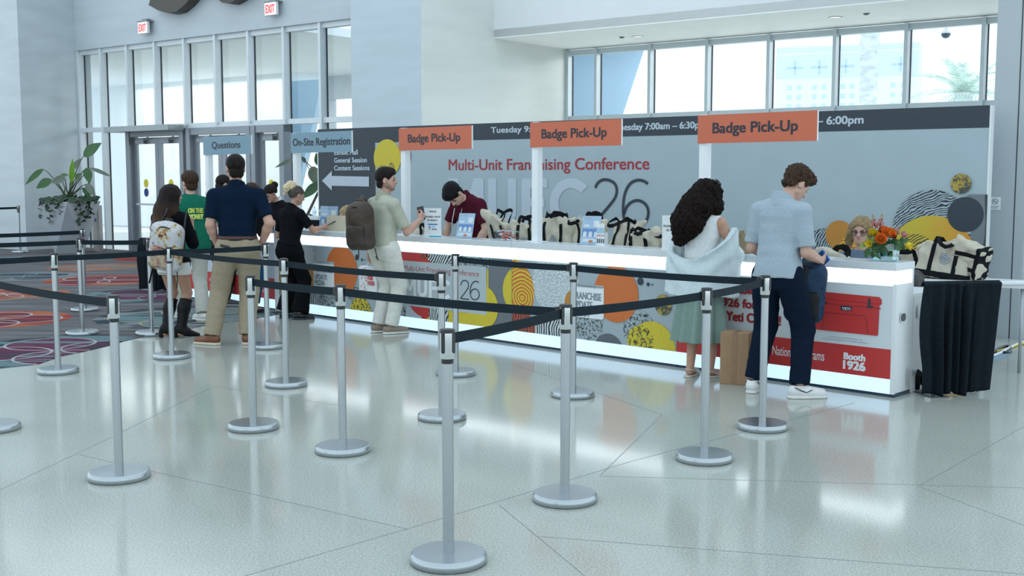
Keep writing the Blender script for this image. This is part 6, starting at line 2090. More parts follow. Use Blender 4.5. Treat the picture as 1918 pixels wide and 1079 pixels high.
tm.build('lettering', P_['red'], pc)
# blue card case in the hand of the man in pale blue
hp_, d_, p_ = hand_pos(pb, 1, 0.09, 0.028)
o = MB().box(-0.05, 0.05, -0.007, 0.007, -0.075, 0.075).build('card_case', M('bright_blue', (0.01, 0.12, 0.42), 0.45), None, 0.004)
o.location = hp_
o.rotation_euler = (0.5, 0.9, -0.6)
tag(o, 'bright blue card case held by the man in pale blue polo', 'card case')
# small card in the hand of the woman with the backpack
hp_, d_, p_ = hand_pos(pw, -1, 0.09, 0.02)
o = MB().box(-0.03, 0.03, -0.003, 0.003, -0.055, 0.055).build('badge_card', M('grey_card', (0.42, 0.45, 0.46), 0.5))
o.location = hp_ + Vector((0.02, 0.02, 0.02))
o.rotation_euler = (0.4, 0.6, -0.7)
tag(o, 'pale card held by the woman with the printed backpack', 'card')
hp_, d_, p_ = hand_pos(bw, 1, 0.11, 0.01)
o = MB().box(-0.004, 0.10, -0.006, 0.006, -0.004, 0.008).build('pen', blackp)
o.location = hp_ + Vector((0.0, -0.01, 0.015))
o.rotation_euler = (0, -0.5, 0.1)
tag(o, 'black pen held by the woman in black at the counter', 'pen')
# ================================================================ COUNTER TOP ITEMS
acryl = glass('clear_acrylic', (0.97, 0.98, 0.99), 0.03)
card_b = M('card_pale_blue', (0.36, 0.52, 0.68), 0.4, 0, 0.02, 6)
card_d = M('card_mid_blue', (0.07, 0.22, 0.52), 0.4)
card_w = M('card_white', (0.74, 0.77, 0.78), 0.45)
CARD = [card_b, card_d, card_w, P_['dark'], P_['orange']]
def info_card(label, s_, t_, w, h, lean, rz):
    q = cp(s_, t_)
    t = thing('information_card', label, 'sign', (q.x, q.y, 1.02), rz, 'blue information cards on the counter')
    B = Matrix.Rotation(-lean, 4, 'X')
    m = MB()
    m.box(-w / 2, w / 2, 0.0, 0.003, 0.004, h, 0, B)
    def fl(mi, x0, x1, z0, z1, y): m.box(x0, x1, y, y + 0.0003, z0, z1, mi, B)
    fl(1, -w * 0.46, w * 0.46, h * 0.28, h * 0.56, -0.0008)
    for k in range(3):
        x = -w * 0.30 + k * w * 0.30
        fl(2, x - w * 0.10, x + w * 0.10, h * 0.27, h * 0.43, -0.0014)
        fl(2, x - w * 0.04, x + w * 0.04, h * 0.43, h * 0.46, -0.0014)
    fl(2, -w * 0.40, -w * 0.10, h * 0.62, h * 0.70, -0.0014)
    fl(2, w * 0.12, w * 0.42, h * 0.62, h * 0.84, -0.0014)
    fl(2, -w * 0.40, w * 0.42, h * 0.10, h * 0.20, -0.0012)
    fl(4, -w * 0.05, w * 0.16, h * 0.06, h * 0.16, -0.0016)
    m.build('print', CARD, t)
    tx = MB()
    text_into(tx, 'MUFC26', -w * 0.40, w * 0.02, h * 0.90, h * 0.05, 0, 2, 0.03)
    tx.v = [tuple(B @ Vector((x, -0.002, z))) for x, y, z in tx.v]
    tx.build('lettering', CARD, t)
    MB().box(-w / 2 - 0.004, w / 2 + 0.004, -0.004, -0.002, 0.004, h + 0.004, 0, B).box(-w / 2 - 0.004, w / 2 + 0.004, -0.012, 0.085, 0, 0.004).build('acrylic_holder', acryl, t)
    return t
info_card('blue information card left of the brown backpack, by the seated blonde woman', 7.27, 0.20, 0.235, 0.29, 0.20, -0.35)
info_card('tilted blue information card in front of the man in maroon', 4.84, 0.14, 0.185, 0.27, 0.34, -0.42)
info_card('tilted blue information card in front of the tote bags, right of the middle post', 3.15, 0.17, 0.185, 0.28, 0.30, -0.42)
# white PLEASE HAVE ID READY card
q = cp(5.41, 0.22)
t = thing('id_notice', 'white card reading PLEASE HAVE ID READY on the counter', 'sign', (q.x, q.y, 1.02), -0.30)
MB().box(-0.098, 0.098, -0.002, 0.002, 0.006, 0.30).build('card', card_w, t)
for tx_, hw, zb in (('PLEASE HAVE', 0.085, 0.198), ('ID READY', 0.058, 0.160), ('MUFC26', 0.040, 0.255)):
    m = MB()
    text_into(m, tx_, -hw, hw, zb, 0.017, -0.003, 0, 0.05)
    m.build('lettering', sign_tx, t)
m = MB().box(-0.055, 0.055, -0.0032, -0.002, 0.062, 0.132, 2).box(-0.055, 0.055, -0.0036, -0.003, 0.116, 0.132, 1).box(-0.050, -0.022, -0.0036, -0.003, 0.066, 0.108, 0).box(-0.042, -0.030, -0.004, -0.0034, 0.082, 0.102, 4).box(-0.010, 0.048, -0.0036, -0.003, 0.066, 0.076, 3).box(-0.010, 0.030, -0.0036, -0.003, 0.088, 0.104, 0)
m.build('sample_badge', CARD, t)
MB().box(-0.105, 0.105, -0.035, 0.035, 0, 0.006).build('foot', card_w, t)
# white card seen edge-on by the curly haired woman
q = cp(2.17, 0.16)
t = thing('id_notice', 'white notice card partly hidden behind the curly haired woman', 'sign', (q.x, q.y, 1.02), -0.15, None)
MB().box(-0.098, 0.098, -0.002, 0.002, 0.006, 0.30).build('card', card_w, t)
for tx_, hw, zb in (('PLEASE HAVE', 0.085, 0.198), ('ID READY', 0.058, 0.160)):
    m = MB()
    text_into(m, tx_, -hw, hw, zb, 0.017, -0.003, 0, 0.05)
    m.build('lettering', sign_tx, t)
MB().box(-0.105, 0.105, -0.035, 0.035, 0, 0.006).build('foot', card_w, t)
# turquoise card, cream folder, label printer, lanyard bag, badge rack
q = cp(5.24, 0.10)
o = MB().box(-0.055, 0.055, -0.035, 0.035, 0, 0.010).build('turquoise_card', M('turquoise', (0.03, 0.42, 0.55), 0.4), None, 0.002)
o.location = (q.x, q.y, 1.0205)
o.rotation_euler = (0, 0, CR + 0.2)
tag(o, 'small turquoise card lying beside the PLEASE HAVE ID READY notice', 'card')
q = cp(7.02, 0.17)
t = thing('folder', 'cream folder standing open on the counter behind the brown backpack', 'folder', (q.x, q.y, 1.02), -0.5)
cf = M('cream_board', (0.50, 0.46, 0.34), 0.7)
MB().add([(-0.16, 0.0, 0.004), (0.13, 0.0, 0.004), (0.13, 0.03, 0.18), (-0.20, 0.03, 0.18)], [(0, 1, 2, 3)]).add([(-0.16, 0.004, 0.004), (0.13, 0.004, 0.004), (0.13, 0.034, 0.18), (-0.20, 0.034, 0.18)], [(3, 2, 1, 0)]).build('front_cover', cf, t)
MB().box(-0.17, 0.13, 0.0, 0.10, 0, 0.004).build('back_cover', cf, t)
q = cp(4.55, 0.42)
t = thing('label_printer', 'black label printer on the counter between the man in maroon and the lanyard bag', 'printer', (q.x, q.y, 0.772), CR + 0.2)
MB().box(-0.10, 0.10, 0, 0.20, 0, 0.22).build('stand', blackp, t, 0.006)
pr_ = MB().box(-0.115, 0.115, 0.0, 0.20, 0.22, 0.315).build('printer_body', M('charcoal_plastic', (0.018, 0.022, 0.027), 0.45), t, 0.012)
MB().box(-0.03, 0.03, -0.002, 0.0, 0.27, 0.30).build('label', card_w, pr_)
q = cp(4.22, 0.17)
t = thing('lanyard_bag', 'clear plastic bag of red and white lanyards left of the middle sign post', 'bag', (q.x, q.y, 1.02), CR)
rnd = random.Random(11)
m = MB()
for i in range(12):
    z = 0.012 + 0.0065 * i
    pts = [(rnd.uniform(-0.11, -0.06), rnd.uniform(-0.05, 0.05), z), (rnd.uniform(-0.03, 0.03), rnd.uniform(-0.06, 0.06), z + 0.012), (rnd.uniform(0.06, 0.11), rnd.uniform(-0.05, 0.05), z)]
    m.tube([Vector(pts[0]), Vector(pts[0]).lerp(Vector(pts[1]), 0.5) + Vector((0, 0, 0.008)), Vector(pts[1]), Vector(pts[1]).lerp(Vector(pts[2]), 0.5) + Vector((0, 0, 0.006)), Vector(pts[2])], 0.011, 6, i % 2, flat=0.3)
m.build('lanyards', [M('lanyard_red', (0.42, 0.05, 0.04), 0.6), card_w], t)['kind'] = 'stuff'
m = MB().tube([(0.03 + 0.032 * math.cos(a), -0.072, 0.05 + 0.032 * math.sin(a)) for a in [math.pi * 2 * i / 20 for i in range(21)]], 0.006, 6)
m.build('round_logo', M('lanyard_orange', (0.50, 0.09, 0.05), 0.5), t)
S = Soft().rbox((0, 0, 0.052), (0.13, 0.072, 0.052), 0.04).disp(wob(34, 30, 40, 0.006))
S.build('plastic_film', 0.009, acryl, t)
q = cp(3.02, 0.20)
t = thing('badge_rack', 'rack of white badge strips beside the blue card, right of the middle post', 'rack', (q.x, q.y, 1.02), CR)
MB().box(-0.055, 0.055, -0.03, 0.05, 0, 0.006).box(-0.05, 0.05, 0.02, 0.024, 0, 0.12).build('rack_base', card_w, t)
for i in range(4):
    x = -0.036 + 0.024 * i
    st = MB().box(x - 0.010, x + 0.010, -0.020, -0.018, 0.006, 0.205, 0).box(x - 0.010, x + 0.010, -0.0215, -0.020, 0.11, 0.165, 1).box(x - 0.006, x + 0.006, -0.022, -0.020, 0.02, 0.06, 2).box(x - 0.007, x + 0.007, -0.022, -0.020, 0.085, 0.095, 3)
    st.build('badge_strip', [card_w, card_b, P_['dark'], P_['red']], t)
# tan handbag
q = cp(1.46, 0.15)
t = thing('handbag', 'tan suede handbag standing on the counter between the two right customers', 'bag', (q.x, q.y, 1.022), -0.25)
S = Soft()
def hb_fn(x, y, z):
    u = np.clip(z / 0.17, 0, 1)
    aa = 0.088 * (1 - 0.62 * u) + 0.0
    cx = 0.012 * u
    return (np.sqrt(((x - cx) / aa) ** 2 + (y / (0.048 * (1 - 0.5 * u) + 0.004)) ** 2) - 1) * 0.035
S.add(lambda x, y, z: np.maximum(hb_fn(x, y, z), np.maximum(z - 0.17, -z)), (-0.1, -0.06, 0), (0.1, 0.06, 0.17), 0.005)
S.disp(wob(38, 30, 30, 0.004)).disp(lambda x, y, z: 0.003 * np.sin(110 * x) * np.clip(z / 0.15, 0, 1))
suede = M('tan_suede', (0.27, 0.22, 0.13), 0.85, 0, 0.12, 20, bump=0.2)
S.build('bag_body', 0.005, suede, t)
MB().tube([(0.015, 0.0, 0.165), (0.02, 0, 0.185), (-0.005, 0.0, 0.178), (-0.045, 0.0, 0.150), (-0.075, 0.0, 0.105), (-0.082, 0, 0.05)], 0.010, 8, flat=0.4).build('strap', suede, t)
# ================================================================ FLOWERS
q = cp(0.17, 0.16)
VX, VY = q.x, q.y
va = thing('glass_vase', 'square clear glass vase of flowers at the right end of the counter', 'vase', (VX, VY, 1.02), CR + 0.15)
wg = 0.075
m = MB().box(-wg, wg, -wg, wg, 0, 0.014)
for sx in (-1, 1):
    m.box(sx * wg - 0.004, sx * wg + 0.004, -wg, wg, 0, 0.135).box(-wg, wg, sx * wg - 0.004, sx * wg + 0.004, 0, 0.135)
m.build('vase_glass', glass('vase_glass', (0.86, 0.94, 0.95), 0.10), va)
MB().box(-wg + 0.005, wg - 0.005, -wg + 0.005, wg - 0.005, 0.015, 0.088).build('water', glass('vase_water', (0.78, 0.88, 0.86), 0.06), va)
stem_m = M('flower_stem', (0.05, 0.14, 0.03), 0.6)
leaf_m = M('bouquet_leaf', (0.030, 0.095, 0.030), 0.5, 0, 0.3, 30)
def stem_to(t, top):
    base = Vector((-top[0] * 0.35, -top[1] * 0.35, -top[2] + 0.03))
    MB().tube([base, Vector((-top[0] * 0.6, -top[1] * 0.6, -top[2] + 0.13)), Vector((-top[0] * 0.15, -top[1] * 0.15, -0.03)), Vector((0, 0, 0))], 0.0028, 6).build('stem', stem_m, t)
def petal(mb, c, ax, r, w, cup, nrm_up, mi=0):
    """cupped petal from base c leaning along ax"""
    side = ax.cross(nrm_up).normalized()
    v, f = [], []
    nu, nv = 5, 5
    for i in range(nu + 1):
        u = i / nu
        for j in range(nv + 1):
            s_ = (j / nv - 0.5) * 2
            wd = w * math.sin(math.pi * min(1, 0.12 + 0.80 * u)) ** 0.7
            out = ax * (r * (math.sin(u * 1.5) * cup)) + nrm_up * (r * u)
            v.append(c + out + side * (s_ * wd) - ax * (abs(s_) ** 2 * wd * 0.5) * (1 - 0.3 * u))
    for i in range(nu):
        for j in range(nv):
            a = i * (nv + 1) + j
            f.append((a, a + 1, a + nv + 2, a + nv + 1))
    mb.add(v, f, mi, True)
def flower(kind, name, label, top, m, size, lean, group):
    t = thing(name, label, 'flower', (VX + top[0], VY + top[1], 1.02 + top[2]), 0, group)
    rnd = random.Random(int(abs(top[0] * 9999)) + int(top[2] * 999))
    up = Vector(lean).normalized()
    a1 = up.cross(Vector((0.3, 0.9, 0.1))).normalized()
    a2 = up.cross(a1)
    mb = MB()
    if kind == 'rose':
        for L, (n, cup, w, r) in enumerate(((3, 0.10, 0.42, 0.95), (4, 0.28, 0.50, 0.95), (5, 0.52, 0.58, 0.92), (6, 0.85, 0.62, 0.82), (6, 1.15, 0.62, 0.62))):
            for k in range(n):
                th = 2 * math.pi * (k + 0.37 * L + rnd.uniform(-0.1, 0.1)) / n
                ax = a1 * math.cos(th) + a2 * math.sin(th)
                petal(mb, ax * size * 0.06 * L - up * size * 0.1 * L, ax, size * r, size * w, cup, up)
        mb.build('bloom', m, t)
        MB().lathe([(0.004, -0.012), (size * 0.35, -0.004), (size * 0.28, 0.006)], 10, xf=Vector((0, 0, 1)).rotation_difference(up).to_matrix().to_4x4()).build('calyx', stem_m, t)
    elif kind == 'tulip':
        for L in range(2):
            for k in range(3):
                th = 2 * math.pi * (k + 0.5 * L) / 3
                ax = a1 * math.cos(th) + a2 * math.sin(th)
                petal(mb, ax * size * 0.15, ax, size * 1.35, size * 0.55, 0.42 + 0.1 * L, up)
        mb.build('bloom', m, t)
    else:
        for i in range(16):
            u = i / 15
            th = i * 2.4
            rr = size * 0.42 * (1 - 0.75 * u)
            c = up * (size * 3.4 * u) + (a1 * math.cos(th) + a2 * math.sin(th)) * rr
            ax = (a1 * math.cos(th) + a2 * math.sin(th))
            for k in range(3): petal(mb, c, (ax + up * (k - 1) * 0.7).normalized(), size * (0.62 - 0.40 * u), size * (0.34 - 0.2 * u), 0.9, up, 0 if u < 0.72 else 1)
        mb.build('bloom', [m, M('snapdragon_tip', (0.60, 0.50, 0.30), 0.6)], t)
        MB().tube([Vector((0, 0, 0)), up * size * 3.6], 0.003, 6).build('spike', stem_m, t)
    stem_to(t, top)
    return t
orange_p = M('rose_orange', (0.85, 0.25, 0.035), 0.6, 0, 0.12, 40)
yellow_p = M('tulip_yellow', (0.72, 0.56, 0.03), 0.55, 0, 0.08, 40)
coral_p = M('snapdragon_coral', (0.60, 0.16, 0.13), 0.6, 0, 0.15, 40)
pink_p = M('blossom_pink', (0.62, 0.30, 0.28), 0.6, 0, 0.12, 40)
red_p = M('blossom_red', (0.40, 0.03, 0.03), 0.6)
g_ = 'flowers in the vase at the counter end'
for kind, nm, lab, px, py, dy, m, sz, lean in [
        ('rose', 'orange_rose', 'orange rose at the centre right of the bouquet, largest bloom', 1667, 438, -0.04, orange_p, 0.042, (0.1, -0.7, 0.6)),
        ('rose', 'orange_rose', 'orange rose lowest in the bouquet, just above the vase rim', 1650, 448, -0.08, orange_p, 0.042, (-0.2, -0.8, 0.4)),
        ('rose', 'orange_rose', 'orange rose at the top of the orange cluster', 1655, 434, 0.0, orange_p, 0.040, (-0.1, -0.6, 0.8)),
        ('tulip', 'yellow_tulip', 'yellow tulip hanging at the left side of the bouquet', 1631, 457, -0.07, yellow_p, 0.030, (-0.5, -0.6, 0.1)),
        ('tulip', 'yellow_tulip', 'yellow tulip at the right side of the bouquet, over the vase edge', 1695, 459, -0.03, yellow_p, 0.032, (0.6, -0.5, -0.1)),
        ('rose', 'yellow_bloom', 'open yellow bloom upper left in the bouquet', 1635, 436, -0.03, yellow_p, 0.030, (-0.5, -0.5, 0.6)),
        ('rose', 'yellow_bloom', 'open yellow bloom between the left tulip and the orange roses', 1643, 440, -0.05, yellow_p, 0.026, (-0.3, -0.8, 0.5)),
        ('spike', 'coral_snapdragon', 'coral snapdragon spike, tallest on the left of the bouquet', 1640, 428, 0.02, coral_p, 0.026, (-0.25, 0, 1)),
        ('spike', 'coral_snapdragon', 'coral snapdragon spike, second from the left at the top', 1648, 428, 0.0, coral_p, 0.027, (0.08, -0.1, 1)),
        ('spike', 'pink_snapdragon', 'pink snapdragon spike at the right of the bouquet', 1680, 440, 0.0, pink_p, 0.020, (0.25, -0.1, 1)),
        ('rose', 'pink_bloom', 'pink bloom at the right edge of the bouquet', 1692, 440, -0.01, pink_p, 0.026, (0.6, -0.5, 0.4)),
        ('rose', 'red_bloom', 'small dark red bloom right of the orange roses', 1674, 444, -0.05, red_p, 0.020, (0.4, -0.7, 0.3)),
        ('rose', 'red_bloom', 'small dark red bloom under the snapdragons', 1646, 436, -0.04, red_p, 0.018, (-0.2, -0.8, 0.5))]:
    w_ = onplane(px, py, (VX, VY + dy), (1, 0))
    flower(kind, nm, lab, (w_.x - VX, dy, w_.z - 1.02), m, sz * 1.2, lean, g_)
# foliage of the bouquet: sprays of leaves
def blade(mb, base, tip, w, nrm, mi=0, droop=0.0, n=8, fold=0.15):
    base, tip, nrm = Vector(base), Vector(tip), Vector(nrm)
    ax = (tip - base)
    side = ax.cross(nrm).normalized()
    nn = side.cross(ax).normalized()
    v, f = [], []
    for i in range(n + 1):
        u = i / n
        c = base + ax * u + Vector((0, 0, -droop * u * u))
        wd = w * max(0.02, math.sin(math.pi * (0.04 + 0.94 * u) ** 0.8)) 
        v += [c - side * wd + nn * wd * fold, c, c + side * wd + nn * wd * fold]
    for i in range(n):
        a = i * 3
        f += [(a, a + 1, a + 4, a + 3), (a + 1, a + 2, a + 5, a + 4)]
    mb.add(v, f, mi, True)
rnd = random.Random(21)
for k, (px, py, lab) in enumerate([(1632, 468, 'dark green leaf spray drooping at the left of the vase'), (1648, 462, 'dark green leaf spray under the orange roses'), (1687, 456, 'dark green leaf spray at the right of the bouquet'), (1668, 457, 'dark green leaf spray in the middle of the bouquet'), (1626, 452, 'pale green leaf spray at the upper left of the bouquet')]):
    w_ = onplane(px, py, (VX, VY - 0.05), (1, 0))
    t = thing('leaf_spray', lab, 'leaves', (w_.x, w_.y, w_.z), 0, 'greenery in the vase at the counter end')
    mb = MB()
    for i in range(11):
        a, e = rnd.uniform(0, 6.28), rnd.uniform(-0.9, 0.9)
        d = Vector((math.cos(a) * math.cos(e), 0.6 * math.sin(a) * math.cos(e) - 0.15, math.sin(e)))
        b0 = d * rnd.uniform(0, 0.02)
        blade(mb, b0, b0 + d * rnd.uniform(0.05, 0.085), rnd.uniform(0.012, 0.021), (rnd.uniform(-0.4, 0.4), -1, 0.4), droop=0.01)
    mb.build('leaves', leaf_m if k < 4 else M('bouquet_leaf_pale', (0.20, 0.26, 0.06), 0.5), t)
    stem_to(t, (w_.x - VX, w_.y - VY, w_.z - 1.02))
# ================================================================ PLANTS
fac_w = M('planter_white', (0.34, 0.37, 0.40), 0.18, 0, 0.03, 4, spec=0.6)
pq = onz(131, 474)
pt = thing('planter', 'tall faceted white planter with bird of paradise plant by the entrance', 'potted plant', (pq.x, pq.y, 0), 0.0)
top_r, bot_r, ph_ = 0.66, 0.40, 1.12
tv = [(top_r * math.cos(math.radians(a)), top_r * math.sin(math.radians(a)), ph_) for a in (20, 110, 200, 290)]
bv_ = [(bot_r * math.cos(math.radians(a)), bot_r * math.sin(math.radians(a)), 0) for a in (65, 155, 245, 335)]
f = []
for i in range(4): f += [(i, 4 + (i + 3) % 4, 4 + i), (i, 4 + i, (i + 1) % 4)]
me = MB().add(tv + bv_, f).add([(x * 0.94, y * 0.94, ph_ - 0.05) for x, y, z in tv], [(0, 1, 2, 3)], 1)
me.build('pot', [fac_w, M('potting_soil', (0.03, 0.022, 0.016), 0.9)], pt)
lg = M('strelitzia_leaf', (0.035, 0.105, 0.030), 0.35, 0, 0.25, 5, spec=0.4)
lgb = M('strelitzia_leaf_bright', (0.16, 0.36, 0.03), 0.4, 0, 0.2, 5)
lgd = M('strelitzia_leaf_dusty', (0.12, 0.15, 0.12), 0.5, 0, 0.25, 5)
def pxp(px, py, y): q = onplane(px, py, (pq.x, pq.y + y), (1, 0)); return q - Vector((pq.x, pq.y, 0))
for (b_, t_, wpx, y0, m, dr) in [((157, 292), (190, 268), 11, 0.1, lg, 0), ((134, 343), (136, 297), 5, -0.2, lgb, 0), ((81, 317), (47, 342), 6, 0.0, lg, 0.05), ((96, 337), (68, 351), 9, -0.2, lg, 0.02), ((122, 334), (95, 341), 8, -0.3, lgd, 0.02),
                                  ((137, 316), (153, 297), 6, 0.3, lgd, 0), ((162, 315), (168, 340), 8, -0.1, lg, 0.05), ((170, 315), (210, 330), 4, 0.2, lgd, 0.02), ((161, 345), (179, 365), 7, -0.2, lgd, 0.04), ((155, 352), (172, 371), 5, 0.1, lg, 0.05), ((141, 336), (154, 326), 7, -0.1, lg, 0), ((112, 330), (128, 328), 5, 0.2, lg, 0)]:
    B_, T_ = pxp(*b_, y0), pxp(*t_, y0 - 0.1)
    mb = MB()
    blade(mb, B_, T_, wpx / FPX * pq.y, (0.25, -1, 0.5), droop=dr, n=10, fold=0.22)
    lf = mb.build('leaf', m, pt)
    mb = MB().tube([Vector((random.uniform(-0.12, 0.12), random.uniform(-0.1, 0.1), ph_ - 0.06)), Vector((B_.x * 0.35, B_.y * 0.4, ph_ + (B_.z - ph_) * 0.5)), Vector((B_.x * 0.8, B_.y * 0.85, ph_ + (B_.z - ph_) * 0.9)), B_], [0.018, 0.014, 0.010, 0.008], 7)
    mb.build('stalk', M('leaf_stalk', (0.06, 0.085, 0.045), 0.5), lf)
iv = MB()
rnd = random.Random(4)
def ivy_leaf(c, s_):
    a = rnd.uniform(0, 6.28)
    d = Vector((math.cos(a), math.sin(a) - 0.4, rnd.uniform(-0.9, 0.4))).normalized()
    blade(iv, c, c + d * s_, s_ * 0.42, (rnd.uniform(-0.5, 0.5), -0.8, 0.7), n=4)
for i in range(330):
    a, r = rnd.uniform(0, 6.28), 0.58 * math.sqrt(rnd.random())
    ivy_leaf(Vector((r * math.cos(a), r * math.sin(a), ph_ - 0.03 + rnd.uniform(0, 0.16) * (1.1 - r))), rnd.uniform(0.08, 0.14))
for a, ln in ((205, 0.45), (232, 0.12), (246, 0.42), (262, 0.14), (276, 0.34), (300, 0.10), (318, 0.5), (336, 0.45), (350, 0.4)):
    th = math.radians(a)
    for k in range(int(ln * 34)):
        u = k / (ln * 34)
        rr = 0.50 - 0.10 * u + 0.04 + rnd.uniform(-0.02, 0.05)
        ivy_leaf(Vector((rr * math.cos(th) + rnd.uniform(-0.06, 0.06), rr * math.sin(th) + rnd.uniform(-0.06, 0.03), ph_ - ln * u + rnd.uniform(-0.02, 0.02))), rnd.uniform(0.06, 0.115))
iv.build('trailing_ivy', M('ivy_leaf', (0.018, 0.050, 0.020), 0.5, 0, 0.35, 8), pt)['kind'] = 'stuff'
# fiddle leaf fig behind the arrow panel
fq = Vector((-3.45, 18.9, 0))
ft = thing('fiddle_leaf_fig', 'fiddle leaf fig tree in a pot behind the left end of the banner', 'potted plant', tuple(fq), 0)
MB().lathe([(0.20, 0.0), (0.27, 0.42), (0.25, 0.42), (0.24, 0.36)], 24).build('pot', M('dark_pot', (0.05, 0.05, 0.055), 0.5), ft)
def fxp(px, py, y=0.0): return onplane(px, py, (fq.x, fq.y + y), (1, 0)) - fq
tr = [Vector((0, 0, 0.36)), Vector((0.02, 0, 0.9)), fxp(600, 352), fxp(596, 310)]
MB().tube(tr, [0.03, 0.026, 0.02, 0.012], 8).build('trunk', M('fig_bark', (0.10, 0.08, 0.06), 0.8), ft)
MB().tube([fxp(600, 352), fxp(580, 318), fxp(572, 304)], [0.012, 0.008, 0.005], 6).tube([fxp(600, 420), fxp(585, 425), fxp(570, 420)], [0.012, 0.008, 0.006], 6).tube([fxp(600, 330), fxp(570, 300), fxp(549, 298)], [0.012, 0.007, 0.004], 6).build('branch', M('fig_bark'), ft)
fg, fg2 = M('fig_leaf', (0.030, 0.090, 0.030), 0.35, 0, 0.25, 6, spec=0.4), M('fig_leaf_dull', (0.085, 0.115, 0.075), 0.45, 0, 0.25, 6)
for (b_, t_, wpx, y0, m) in [((549, 298), (515, 314), 4, 0, fg2), ((572, 304), (565, 293), 4, 0, fg2), ((596, 310), (592, 286), 6, 0, fg), ((586, 312), (592, 348), 12, -0.05, fg2), ((598, 342), (566, 372), 9, -0.1, fg), ((598, 345), (588, 330), 7, 0.1, fg),
                             ((586, 424), (566, 412), 7, 0, fg), ((584, 425), (570, 440), 8, -0.1, fg), ((590, 424), (580, 400), 8, 0.05, fg), ((592, 426), (602, 402), 8, 0, fg), ((588, 430), (596, 450), 8, -0.1, fg), ((584, 430), (574, 455), 7, 0, fg), ((575, 420), (560, 424), 7, 0.1, fg), ((596, 420), (612, 432), 8, 0, fg), ((590, 415), (578, 424), 8, -0.15, fg2)]:
    mb = MB()
    blade(mb, fxp(*b_, y0), fxp(*t_, y0 - 0.06), wpx / FPX * fq.y, (0.3, -1, 0.4), n=8, fold=0.18)
    mb.build('leaf', m, ft)
# white pedestal with water bottle in front of the banner's left end
q = onplane(591, 405, (0, 16.6), (1, 0))
t = thing('pedestal', 'white pedestal with black drape below, at the left end of the banner', 'table', (q.x, 16.62, 0), BRZ)
MB().box(-0.17, 0.17, -0.12, 0.12, q.z - 0.05, q.z).build('top', white_lam, t, 0.004)
MB().box(-0.16, 0.16, -0.11, 0.11, 0, q.z - 0.05).build('draped_base', drape_m, t)
wb = thing('water_bottle', 'clear water bottle standing on the white pedestal', 'bottle', (q.x - 0.02, 16.62, q.z), 0)
bo = MB().lathe([(0.024, 0.0), (0.029, 0.006), (0.029, 0.085), (0.022, 0.105), (0.012, 0.122), (0.012, 0.128)], 18).build('bottle', glass('bottle_plastic', (0.82, 0.90, 0.94), 0.10), wb)
MB().lathe([(0.0295, 0.035), (0.0295, 0.07)], 18, caps=False).build('label', card_w, wb)
MB().lathe([(0.013, 0.126), (0.013, 0.142)], 14).build('cap', card_w, wb)
# accessible door button post
q = onz(181, 470)
t = thing('door_button_post', 'stainless post with blue accessible button sign beside the planter', 'bollard', (q.x + 0.10, q.y - 0.15, 0), RZ)
MB().box(-0.11, 0.11, -0.05, 0.05, 0, 1.02).build('post', M('stainless_post', (0.34, 0.33, 0.32), 0.35, 0.8), t, 0.004)
MB().box(-0.105, 0.0, -0.054, -0.05, 0.66, 0.96).build('sign_plate', M('access_blue', (0.02, 0.09, 0.28), 0.5), t)
m = MB().tube([(-0.052 + 0.022 * math.cos(a), -0.056, 0.79 + 0.022 * math.sin(a)) for a in [math.pi * (0.7 + 1.5 * i / 14) for i in range(15)]], 0.004, 6).tube([(-0.060, -0.056, 0.865), (-0.058, -0.056, 0.815), (-0.036, -0.056, 0.812), (-0.026, -0.056, 0.775)], 0.0055, 6).lathe([(0.009, 0), (0.009, 0.003)], 12, xf=Matrix.Translation((-0.062, -0.055, 0.882)) @ Matrix.Rotation(math.pi / 2, 4, 'X'))
m.build('wheelchair_symbol', card_w, t)
MB().box(0.02, 0.09, -0.058, -0.05, 0.74, 0.86).build('push_plate', steel, t, 0.003)
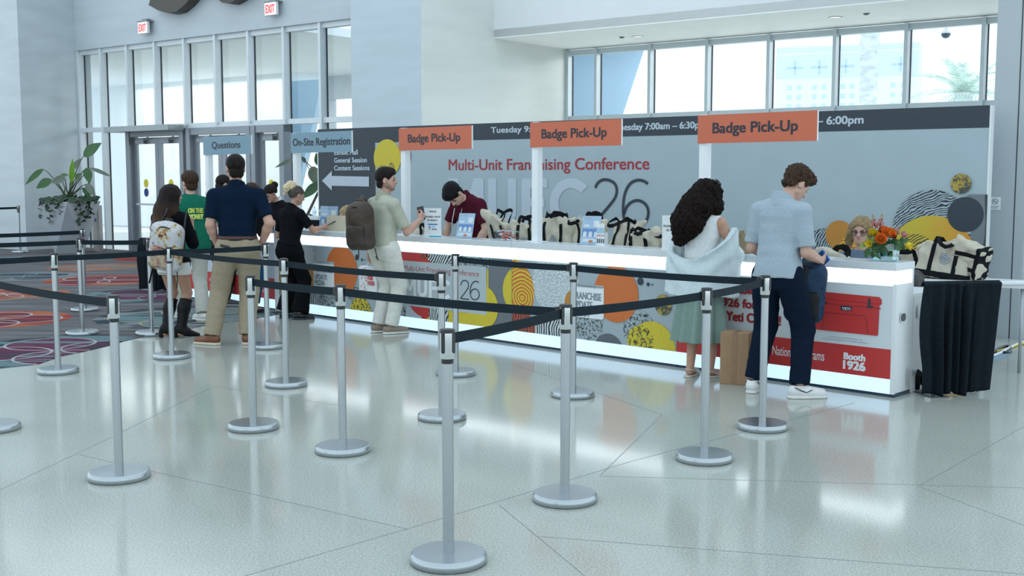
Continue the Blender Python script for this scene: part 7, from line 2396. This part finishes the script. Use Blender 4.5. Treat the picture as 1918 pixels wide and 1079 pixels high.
# notice on the grey pier
q = onplane(1864, 381, wp(19.1, -2.775).xy, (-0.792, 0.611))
t = thing('wall_notice', 'small white no smoking notice on the grey pier at the right', 'notice', (q.x, q.y, q.z), RZ)
MB().box(-0.055, 0.055, -0.006, -0.001, -0.065, 0.065).build('plate', card_w, t)
ring = MB().tube([(-0.0 + 0.028 * math.cos(a), -0.008, 0.02 + 0.028 * math.sin(a)) for a in [math.pi * 2 * i / 20 for i in range(21)]], 0.0032, 6).tube([(-0.02, -0.008, 0.04), (0.02, -0.008, 0.0)], 0.003, 6).tube([(-0.016, -0.0075, 0.018), (0.016, -0.0075, 0.018)], 0.003, 6)
ring.build('no_smoking_symbol', P_['txtgrey'], t)
MB().box(-0.04, 0.04, -0.0075, -0.006, -0.035, -0.028).box(-0.04, 0.03, -0.0075, -0.006, -0.050, -0.044).build('text_lines', P_['txtgrey'], t)
# ================================================================ OFFICE CHAIRS
gfab = M('grey_upholstery', (0.085, 0.085, 0.085), 0.9, 0, 0.15, 40, spec=0.15)
def office_chair(label, x, y, rz):
    t = thing('office_chair', label, 'chair', (x, y, 0), rz, 'grey office chairs behind the counter')
    Soft().rbox((0, 0, 0.435), (0.23, 0.22, 0.04), 0.035).build('seat', 0.012, gfab, t)
    S = Soft()
    S.add(lambda x, y, z: np.maximum(np.abs(y + 0.24 - 0.10 * (x / 0.22) ** 2) - 0.025, (((np.abs(x) / 0.215) ** 4 + (np.abs(z - 0.68) / 0.21) ** 4) ** 0.25 - 1) * 0.2), (-0.24, -0.30, 0.45), (0.24, -0.08, 0.91), 0.01)
    S.build('backrest', 0.011, gfab, t)
    MB().lathe([(0.028, 0.09), (0.028, 0.40)], 14).build('post', blackp, t)
    MB().tube([(0, -0.10, 0.41), (0, -0.25, 0.42), (0, -0.27, 0.60)], 0.018, 8).build('back_bracket', blackp, t)
    for k in range(5):
        a = k * 2 * math.pi / 5
        l = MB().tube([(0, 0, 0.11), (0.27 * math.cos(a), 0.27 * math.sin(a), 0.065)], [0.022, 0.014], 8).build('leg', blackp, t)
        MB().lathe([(0.012, -0.012), (0.026, -0.010), (0.026, 0.010), (0.012, 0.012)], 14, xf=Matrix.Translation((0.28 * math.cos(a), 0.28 * math.sin(a), 0.027)) @ Matrix.Rotation(math.pi / 2, 4, 'X')).build('castor', blackp, l)
    return t
q = cp(0.15, 1.12)
oc = office_chair('grey office chair back showing between the counter end and the drape', q.x, q.y, math.radians(250))
for P_s, lab in ((s1, 'grey office chair under the woman with glasses'), (s2, 'grey office chair under the seated blonde woman on the left')):
    c = copy_tree(oc)
    r = P_s.root
    off = Matrix.Rotation(r.rotation_euler.z, 3, 'Z') @ Vector((0, -0.02, 0))
    c.location = (r.location.x + off.x, r.location.y + off.y, 0)
    c.rotation_euler = r.rotation_euler
    c['label'] = lab
